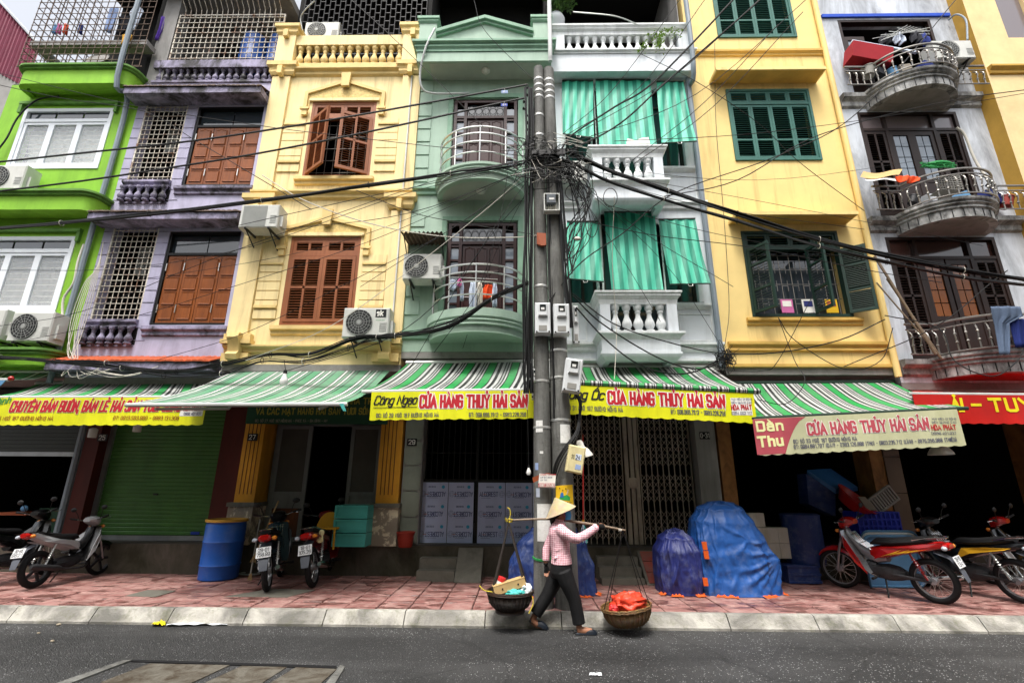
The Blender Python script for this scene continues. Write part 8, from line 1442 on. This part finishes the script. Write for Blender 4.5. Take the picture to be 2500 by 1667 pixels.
# baskets
def basket(lb, c, r, h, mt, tilt, ztop):
    t = thing('carrying_basket', lb, 'basket', c, 0, 'baskets on the shoulder pole'); R = Matrix.Rotation(tilt, 3, 'Y'); C = Vector(c)
    m = M(); m.loft([[C + R @ Vector((rr * math.cos(2 * math.pi * k / 36), rr * math.sin(2 * math.pi * k / 36), z)) for k in range(36)] for rr, z in ((r * .35, -h), (r * .6, -h * .93), (r * .8, -h * .72), (r * .93, -h * .4), (r, 0), (r * .95, -.01), (r * .87, -h * .4), (r * .7, -h * .75), (r * .3, -h * .9))]); m.build('bowl', mt, t, True)
    q = M(); [q.tube([C + R @ Vector(((r + .004) * math.cos(2 * math.pi * k / 36), (r + .004) * math.sin(2 * math.pi * k / 36), -.012 + .018 * j + .004 * (k % 2))) for k in range(36)], .011, 6, True) for j in range(2)]; q.build('rim', mt, t, True)
    q = M(); [q.tube([C + R @ Vector((rr * math.cos(a), rr * math.sin(a), z)) for rr, z in ((r * 1.01, .0), (r * .95, -h * .4), (r * .82, -h * .72), (r * .62, -h * .94))], .006, 5) for a in [2 * math.pi * k / 30 for k in range(30)]]; stuff(q.build('stakes', mt, t, True))
    return t, C, R
BL, C, R = basket('dark wet basket on the left with a cardboard box and bags', V3(-.115, .0, .425), .27, .2, 'basket_dark', 0, 0)
q = M(); q.lathe([(.17, 0), (.18, .02), (.17, .04)], C + Vector((0, 0, -.225)), 20); q.build('base_ring', 'basket_dark', BL, True)
for sx, sy in ((-.21, -.1), (.19, -.12), (-.19, .1), (.21, .1)):
    a, b = YK[0] + Vector((.03, 0, -.02)), C + Vector((sx, sy, .01)); d = b - a; b2 = b + d.normalized() * .12; q = M(); q.tube([a, b, b2], [.011, .015, .012], 6, sq=.5); q.build('sling', 'strap_brown', BL, True)
BR, C2, R2 = basket('tan woven basket on the right holding an orange bag', V3(1.245, -.03, .285), .285, .2, 'basket_tan', rad(-7), 0)
e = YK[4] + Vector((-.03, 0, -.005))
for sx, sy in ((-.27, -.06), (-.16, .23), (.24, .14), (.26, -.08)): M().tube([e, C2 + R2 @ Vector((sx, sy, .0))], .005, 5).build('sling_cord', 'cable_black', BR)
# contents
t = thing('cardboard_box', 'long cardboard box lying across the dark basket', 'box', C); L_ = TR(C + Vector((-.01, -.06, .07))) @ Matrix.Rotation(rad(-15), 4, 'Y') @ rotz(.15); q = M(); q.box(-.19, .19, -.07, .07, -.045, .045, L_); q.build('carton', 'cardboard', t); q = M(); q.box(-.192, .192, -.072, .072, .046, .055, L_); q.build('flap', 'cardboard', t); q = M(); [q.lathe([(.01, 0), (.01, .003)], L_ @ Vector((x, -.073, 0)), 10, Matrix.Rotation(rad(90), 3, 'X')) for x in (-.09, .1)]; stuff(q.build('vent_hole', 'black_ink', t))
def blob(name, lb, cat, c, r, mt, sd):
    m = M(); c = Vector(c); s_ = Vector((sd, 0, 0))
    def fn(u, v):
        a, th = 2 * math.pi * u, math.pi * v; d = Vector((math.sin(th) * math.cos(a), math.sin(th) * math.sin(a), -math.cos(th))); k = 1 + .35 * mnoise.noise(d * 2 + s_) + .22 * (1 - 2 * abs(mnoise.noise(d * 4 + s_))) - .1; return c + Vector((d.x * r[0], d.y * r[1], d.z * r[2])) * k
    m.grid(fn, 36, 24); return tag(m.build(name, mt, None, 100), lb, cat)
blob('plastic_bag', 'bright orange plastic bag in the tan basket', 'bag', C2 + Vector((.03, 0, .03)), (.2, .17, .11), 'bag_orange', 3); blob('fruit_bag', 'small red bag beside the orange bag in the tan basket', 'bag', C2 + Vector((-.17, -.13, -.005)), (.05, .05, .045), 'tin_red', 5); blob('plastic_bag', 'white plastic bag at the right of the dark basket', 'bag', C + Vector((.18, -.05, .03)), (.07, .08, .07), 'bag_white', 7); blob('plastic_bag', 'turquoise bag under the cardboard box in the dark basket', 'bag', C + Vector((.07, -.12, .0)), (.12, .08, .045), 'bag_teal', 9)
t = thing('milk_tin', 'red and white tin on the left of the dark basket', 'tin', C + Vector((-.11, -.02, .1))); q = C + Vector((-.11, -.02, .11)); M().lathe([(.045, -.05), (.046, -.05), (.046, .0), (.045, .0)], q, 18, Matrix.Rotation(rad(20), 3, 'Y')).build('white_half', 'white_ink', t, True); M().lathe([(.047, .0), (.047, .045), (.04, .05)], q, 18, Matrix.Rotation(rad(20), 3, 'Y')).build('red_half', 'tin_red', t, True)
tag(M().tube(cr([C + Vector((.25, -.1, .0)), C + Vector((.27, -.12, -.1)), C + Vector((.22, -.15, -.2))], 4), .006, 5).build('yellow_cord', 'cord_yellow'), 'yellow cord hanging from the right side of the dark basket', 'cord'); tag(M().tube(cr([C + Vector((-.2, -.1, .01)), C + Vector((-.3, -.12, .03)), C + Vector((-.36, -.12, .08))], 4), .006, 5).build('yellow_cord', 'cord_yellow'), 'yellow cord sticking out of the left side of the dark basket', 'cord')
# ---------------------------------------------------------------- overhead cables
random.seed(33)
def cable(lb, pts, r, mt='cable_black', group='overhead cables', name='overhead_cable', n=6):
    m = M(); m.tube(cr([at(*p) for p in pts], n), r, 6); return tag(m.build(name, mt, None, True), lb, 'cable', group)
def bundle(lb, pts, k, r, spread, mt='cable_black'):
    t = thing('cable_bundle', lb, 'cable bundle', at(*pts[len(pts) // 2]), 0, 'cable bundles')
    base = [at(*p) for p in pts]
    for i in range(k):
        ph = random.uniform(0, 6.28); q = []
        for j, p in enumerate(base):
            a = ph + j * random.uniform(.4, 1.1); s = spread * random.uniform(.5, 1.2); q.append(p + Vector((0, math.cos(a) * s, math.sin(a) * s)))
        M().tube(cr(q, 6), r * random.uniform(.6, 1.15), 5).build('strand', mt, t, True)
    for j in range(1, len(base) - 1): M().tube([base[j] + Vector((.0, (spread + .02) * math.cos(x), (spread + .02) * math.sin(x))) for x in [i * .785 for i in range(8)]], .005, 4, True).build('tie', 'cable_white' if j % 2 else 'cable_black', t)
    return t
cable('upper of two thick black cables from the left edge to the left pole top', [(-60, 402, 7.3), (200, 374, 7.2), (440, 348, 7.1), (640, 320, 7.0), (900, 277, 6.9), (1217, 220, 6.8), (1288, 207, 6.76)], .017); cable('lower of two thick black cables from the left edge to the left pole top', [(-60, 474, 7.3), (200, 442, 7.2), (440, 406, 7.1), (640, 373, 7.0), (900, 322, 6.9), (1217, 253, 6.8), (1280, 240, 6.76)], .017)
bundle('thick cable bundle sweeping from the left edge up to the middle of the poles', [(-60, 563, 7.2), (150, 545, 7.1), (365, 522, 7.0), (640, 489, 6.95), (900, 452, 6.9), (1100, 424, 6.85), (1240, 404, 6.78), (1330, 385, 6.66)], 9, .012, .028)
bundle('cable bundle sagging along the house fronts above the left awnings', [(-60, 868, 7.9), (0, 872, 7.85), (133, 882, 7.8), (298, 898, 7.75), (431, 906, 7.7), (544, 888, 7.6), (660, 866, 7.5), (756, 866, 7.4), (870, 826, 7.2), (965, 820, 7.1), (1097, 796, 7.0), (1200, 730, 6.85), (1290, 690, 6.72)], 10, .009, .03)
bundle('thinner cable bundle hanging in loops above the left awnings', [(133, 884, 7.8), (260, 886, 7.75), (400, 916, 7.7), (540, 912, 7.6), (640, 880, 7.5), (740, 882, 7.4), (850, 850, 7.25), (920, 824, 7.15), (1090, 792, 7.0), (1240, 705, 6.78)], 6, .006, .03)
bundle('thick cable bundle falling from the poles to the right edge', [(1340, 375, 6.66), (1386, 372, 6.7), (1498, 420, 6.75), (1631, 466, 6.8), (1800, 522, 6.85), (1999, 585, 6.9), (2165, 624, 6.95), (2350, 660, 7.0), (2560, 692, 7.05)], 11, .012, .03)
bundle('second cable bundle just below it, from the poles to the right edge', [(1350, 390, 6.66), (1400, 400, 6.7), (1480, 440, 6.75), (1620, 486, 6.8), (1800, 540, 6.85), (1999, 601, 6.9), (2165, 640, 6.95), (2350, 676, 7.0), (2560, 702, 7.05)], 6, .013, .02)
cable('thick black cable climbing from the poles to the top right', [(1372, 362, 6.68), (1399, 328, 6.66), (1500, 262, 6.5), (1598, 199, 6.3), (1790, 0, 5.9), (1850, -70, 5.8)], .016); cable('second thick black cable climbing from the poles to the top right', [(1386, 368, 6.68), (1465, 332, 6.66), (1532, 288, 6.55), (1614, 212, 6.4), (1760, 85, 6.1), (1845, 10, 5.95), (1920, -60, 5.8)], .015)
G1 = 'thin wires climbing right'
for i, (a, b, c, nm) in enumerate((((1376, 326), (1500, 215), (1674, -20), 'leftmost'), ((1380, 332), (1560, 215), (1735, -20), 'second'), ((1384, 340), (1640, 190), (1880, -25), 'third'), ((1390, 352), (1700, 230), (1990, -20), 'fourth'), ((1540, 395), (1720, 250), (1900, 60), 'fifth'), ((1545, 402), (1740, 262), (1960, 30), 'sixth'))): cable(nm + ' of the thin wires climbing from the poles to the upper right', [(*a, 6.68), (*b, 6.6), (*c, 6.2)], .006, group=G1)
G2 = 'thin wires across the left houses'
for i, (pts, r, mt, lb) in enumerate((
 ([(-30, 172, 7.4), (330, 258, 7.2), (640, 308, 7.0), (832, 332, 6.95), (1031, 355, 6.85), (1320, 385, 6.68)], .006, 'cable_black', 'thin wire from the left edge across the upper lilac house to the poles'),
 ([(-30, 202, 7.6), (150, 240, 7.5), (350, 272, 7.4), (480, 345, 7.4), (640, 440, 7.3), (760, 512, 7.2)], .007, 'cable_black', 'thin wire crossing the lilac house diagonally'),
 ([(640, 428, 7.3), (740, 488, 7.2), (900, 545, 7.0), (1080, 577, 6.9), (1240, 580, 6.8), (1310, 575, 6.72)], .009, 'cable_white', 'pale wire drooping across the cream house to the poles'),
 ([(870, 465, 7.2), (1010, 520, 7.0), (1150, 548, 6.9), (1300, 572, 6.72)], .006, 'cable_black', 'thin wire crossing the corner of the mint green house'),
 ([(-30, 800, 7.9), (200, 760, 7.6), (500, 640, 7.2), (800, 530, 7.0), (1100, 430, 6.85), (1310, 385, 6.7)], .005, 'cable_black', 'first faint wire rising from the lower left to the poles'),
 ([(-30, 850, 7.9), (300, 780, 7.6), (600, 690, 7.2), (900, 590, 7.0), (1150, 480, 6.85), (1310, 395, 6.7)], .005, 'cable_black', 'second faint wire rising from the lower left to the poles'),
 ([(380, 880, 7.8), (600, 812, 7.3), (850, 690, 7.0), (1100, 560, 6.85), (1300, 410, 6.7)], .005, 'cable_black', 'wire rising from the lilac awning to the poles'),
 ([(600, 880, 7.5), (800, 800, 7.2), (1000, 660, 6.95), (1200, 500, 6.8), (1310, 400, 6.7)], .006, 'cable_white', 'pale wire rising across the mint green house to the poles'),
 ([(700, 905, 7.3), (960, 820, 7.0), (1120, 680, 6.9), (1230, 520, 6.78), (1318, 400, 6.7)], .006, 'cable_black', 'steep wire from the longest awning to the poles'),
 ([(1060, 860, 7.2), (1160, 720, 6.95), (1215, 560, 6.8), (1240, 420, 6.75)], .005, 'cable_black', 'steepest wire beside the mint green balconies'),
 ([(1157, 0, 7.0), (1180, 70, 6.95), (1265, 160, 6.85), (1310, 200, 6.76)], .005, 'cable_black', 'thin wire from the top edge down to the left pole top'),
 ([(835, -20, 7.5), (940, 75, 7.3), (1060, 190, 7.2), (1180, 310, 7.2)], .006, 'cable_black', 'wire slanting across the roof of the mint green house'),
 ([(1400, 30, 7.6), (1500, 40, 7.5), (1560, 62, 7.6)], .012, 'bar_white', 'pale bent rod above the white roof balustrade'),
 ([(0, 660, 7.6), (300, 655, 7.3), (620, 600, 7.1), (1000, 470, 6.9), (1310, 400, 6.7)], .005, 'cable_black', 'faint wire crossing the middle of the lilac and cream houses'))): cable(lb, pts, r, mt, G2 if i else None or G2)
G3 = 'service cables right of the poles'
for pts, r, mt, lb in (
 ([(1396, 715, 6.7), (1498, 790, 6.9), (1631, 835, 7.2), (1760, 862, 7.6), (1900, 860, 7.9), (2050, 830, 8.0), (2160, 780, 8.1)], .010, 'cable_black', 'upper sagging service cable from the meters to the golden house'),
 ([(1398, 722, 6.7), (1470, 790, 6.9), (1600, 870, 7.2), (1690, 900, 7.5), (1745, 892, 7.9)], .012, 'cable_black', 'middle sagging service cable from the meters towards the white house corner'),
 ([(1406, 750, 6.7), (1480, 830, 6.9), (1560, 890, 7.2), (1640, 912, 7.5), (1700, 906, 7.8), (1750, 880, 8.0)], .012, 'cable_black', 'lower sagging service cable above the awning right of the poles'),
 ([(1430, 540, 6.75), (1600, 575, 7.0), (1840, 605, 7.4), (2120, 660, 7.8), (2300, 690, 8.0)], .007, 'cable_black', 'wire from the poles across the lower golden shutters'),
 ([(1480, 500, 6.8), (1700, 560, 7.0), (1900, 600, 7.3), (2200, 650, 7.6), (2400, 690, 7.9)], .005, 'cable_black', 'thin wire just above it across the golden shutters'),
 ([(1340, 735, 6.68), (1420, 640, 6.8), (1520, 570, 7.0), (1650, 470, 7.2), (1900, 380, 7.6), (2100, 270, 7.8), (2350, -20, 7.6)], .009, 'cable_black', 'long dark wire rising from the meters to the top right'),
 ([(1620, 480, 7.0), (1800, 440, 7.2), (2000, 330, 7.4), (2300, 250, 7.6), (2540, 215, 7.8)], .009, 'cable_black', 'dark wire crossing the golden and grey houses to the right edge'),
 ([(1500, 345, 7.0), (1800, 330, 7.4), (2060, 300, 7.6), (2300, 262, 7.8), (2540, 222, 7.9)], .006, 'cable_black', 'faint wire above it to the right edge'),
 ([(1560, 130, 7.6), (1700, 200, 7.5), (1850, 300, 7.7), (1950, 395, 7.8), (2110, 515, 8.0)], .006, 'cable_black', 'thin wire slanting down across the upper golden shutters'),
 ([(1745, 105, 8.2), (1748, 300, 8.2), (1765, 500, 8.2), (1775, 640, 8.2), (1780, 760, 8.1), (1770, 840, 8.0)], .005, 'cable_black', 'thin wire hanging down the left edge of the golden house'),
 ([(1900, 775, 7.7), (1940, 830, 7.8), (2060, 900, 7.9), (2150, 880, 7.95), (2180, 800, 8.0)], .007, 'cable_black', 'wire looping below the open golden shutters'),
 ([(1985, 720, 7.8), (1900, 880, 7.9), (1860, 905, 8.0), (1780, 905, 8.0)], .006, 'cable_black', 'wire crossing below the open shutters to the left'),
 ([(1900, 775, 7.7), (1940, 880, 7.6), (1965, 930, 7.4), (1920, 985, 7.2), (1848, 975, 7.1)], .006, 'cable_black', 'wire dropping onto the olive valance awning'),
 ([(2060, 895, 7.9), (2280, 800, 7.7), (2420, 690, 7.7), (2460, 660, 7.7)], .008, 'cable_black', 'black cable rising past the lowest grey balcony'),
 ([(2160, 770, 8.1), (2290, 800, 7.6), (2330, 880, 7.3), (2420, 918, 7.1), (2480, 885, 7.2), (2505, 840, 7.3)], .009, 'cable_black', 'black cable looping below the lowest grey balcony'),
 ([(1500, 480, 6.9), (1495, 640, 7.2), (1505, 800, 7.4), (1500, 925, 7.3)], .006, 'cable_white', 'pale cord hanging down before the white balcony')): cable(lb, pts, r, mt, G3)
# vertical runs on the poles
SIDE = 'first second third fourth fifth sixth seventh eighth ninth tenth'.split()
for i in range(10):
    x0 = 1284 + 2.3 * i; pts = [(x0 + random.uniform(-3, 3) - (5 if y > 400 else 0), y, 6.74 - .02 * (i % 3)) for y in (215, 330, 450, 570, 690, 800, 900, 960)]; cable(SIDE[i] + ' cable from the left among those running down the left pole', pts, .013, 'cable_black', 'cables down the left pole')
for i in range(7):
    pts = [(1352 + i * 2 + (y - 380) * .085 + random.uniform(-3, 3), y, 6.7 - .02 * (i % 3)) for y in (375, 480, 590, 700, 800)]; cable(SIDE[i] + ' cable from the left among those running down the right pole', pts, .012, 'cable_black', 'cables down the right pole')
for i in range(9):
    a = random.uniform(-5, 5); pts = [(1415 + a * .5, 1020, 6.68), (1408 + a, 1055, 6.62), (1385 + a * 2, 1090, 6.58), (1362 + a * 2, 1130, 6.6), (1352 + a, 1170, 6.64)]; cable(SIDE[i] + ' cable from the top in the spray behind the old cream meter box', pts, .007, 'cable_black', 'cables behind the old meter box')
for i in range(4): cable(SIDE[i] + ' cable from the left dropping below the tilted white meter box', [(1402 + 3 * i, 960, 6.68), (1414 + 2 * i, 985, 6.66), (1412 + i, 1030, 6.66)], .007, 'cable_black', 'cables below the tilted meter box')
# tangle where everything meets: loose loops nobody could count
t = thing('cable_tangle', 'dense tangle of black wire loops where the cables meet the poles', 'cable tangle', at(1335, 385, 6.66)); q = M()
for i in range(70):
    cx, cy = random.gauss(1345, 38), random.gauss(392, 22); rr = random.uniform(15, 60); ph = random.uniform(0, 6.28); sp_ = random.uniform(1.5, 5.5); q.tube(cr([at(cx + rr * math.cos(ph + sp_ * k / 5) + random.gauss(0, 5), cy + rr * .55 * math.sin(ph + sp_ * k / 5) + random.gauss(0, 5), 6.62 + random.uniform(-.08, .12)) for k in range(6)], 4), random.choice((.004, .005, .007)), 4)
stuff(q.build('wire_loops', 'cable_black', t, True)); q = M()
for i in range(6): cx, cy = random.gauss(1350, 40), random.gauss(400, 24); q.tube(cr([at(cx + random.gauss(0, 30), cy + random.gauss(0, 18), 6.6 + random.uniform(-.06, .1)) for k in range(4)], 5), .004, 4)
stuff(q.build('pale_wire_loops', 'cable_white', t, True))
M().box(*(lambda a, b: (a.x, b.x, 6.6, 6.66, b.z, a.z))(at(1298, 368, 6.62), at(1380, 378, 6.62))).build('cross_arm', 'iron', t)
t = thing('hanging_loops', 'loose black cable loops hanging beside the right pole', 'cable tangle', at(1470, 470, 6.7)); q = M()
for cx, cy, rx, ry in ((1376, 428, 12, 22), (1490, 483, 17, 23), (1425, 450, 22, 35), (1445, 520, 18, 60), (1410, 470, 30, 22)): q.tube([at(cx + rx * math.cos(a), cy + ry * math.sin(a), 6.75) for a in [k * .35 for k in range(18)]], .007, 5, True)
for i in range(16): x0 = random.uniform(1380, 1420); q.tube(cr([at(1375 + random.gauss(0, 8), 400 + random.gauss(0, 12), 6.68), at(random.uniform(1400, 1450), random.uniform(440, 520), 6.75), at(random.uniform(1380, 1445), random.uniform(540, 580), 6.75), at(random.uniform(1378, 1400), random.uniform(590, 680), 6.7)], 6), random.choice((.005, .007, .009)), 5)
stuff(q.build('wire_loops', 'cable_black', t, True)); M().ball(at(1409, 583, 6.74), (.06, .03, .035), 8).build('taped_joint', 'cable_white', t, True)
t = thing('wire_knot', 'knot of thin wires at the corner of the white and golden houses', 'cable tangle', at(1770, 880, 8.0)); q = M()
for i in range(34): q.tube(cr([at(random.gauss(1772, 14), random.gauss(875, 18), 8.0 + random.uniform(-.08, .1)) for k in range(4)], 5), .005, 4)
stuff(q.build('wire_loops', 'cable_black', t, True))
t = thing('white_wires', 'bundle of loose white wires hanging at the corner of the lilac house', 'cable tangle', at(190, 880, 8.0)); q = M()
for i in range(8): q.tube(cr([at(252 - i, 590 + 10 * i, 8.2), at(235 - 4 * i, 690, 8.15), at(205 - 5 * i, 800, 8.1), at(160 + random.gauss(20, 14), 880, 8.0), at(150 + 22 * i, 920 + random.gauss(0, 8), 7.95), at(190 + 28 * i, 905 + random.gauss(0, 12), 7.9)], 6), .006, 4)
stuff(q.build('wire_loops', 'cable_white', t, True))
t = thing('antenna_arm', 'thin bent rod of an antenna on the cream house roof corner', 'antenna', at(735, 60, 8.3)); M().tube(cr([at(738, 75, 8.25), at(734, 45, 8.2), at(745, 25, 8.1), at(768, 3, 8.0)], 5), .012, 6).build('rod', 'bar_white', t)

random.seed(77); ENDS = [((1360, 395), (1560, 560), (1790, 700), 'golden house left edge'), ((1365, 400), (1700, 500), (2110, 560), 'golden house right edge'), ((1358, 398), (1620, 640), (1765, 850), 'wire knot'), ((1380, 420), (1500, 600), (1640, 830), 'white house lower balcony'), ((1370, 405), (1900, 500), (2400, 600), 'grey house middle balcony'), ((1372, 396), (1850, 440), (2330, 380), 'grey house hose'), ((1340, 420), (1180, 600), (1000, 900), 'awning left of the poles'), ((1330, 410), (1100, 560), (880, 700), 'cream house right shutters'), ((1325, 400), (1000, 520), (690, 560), 'cream house pediment'), ((1320, 395), (900, 480), (540, 560), 'lilac house upper eave'), ((1318, 405), (1200, 640), (1130, 850), 'mint balcony rim'), ((1316, 402), (800, 600), (230, 700), 'lime green house pipe')]
for a, b, c, nm in ENDS: cable('fine wire strung from the cable tangle to the ' + nm, [(*a, 6.68), (*b, 7.2), (*c, 7.9)], random.choice((.004, .005, .006)), 'cable_black', 'fine wires fanning out of the tangle')
for i in range(5): cable(SIDE[i] + ' cable from the left in the gap between the two poles', [(1338 + 3 * i + (y - 400) * .022 + random.uniform(-2, 2), y, 6.72) for y in (400, 520, 640, 760, 900, 1020)], .011, 'cable_black', 'cables in the gap between the poles')
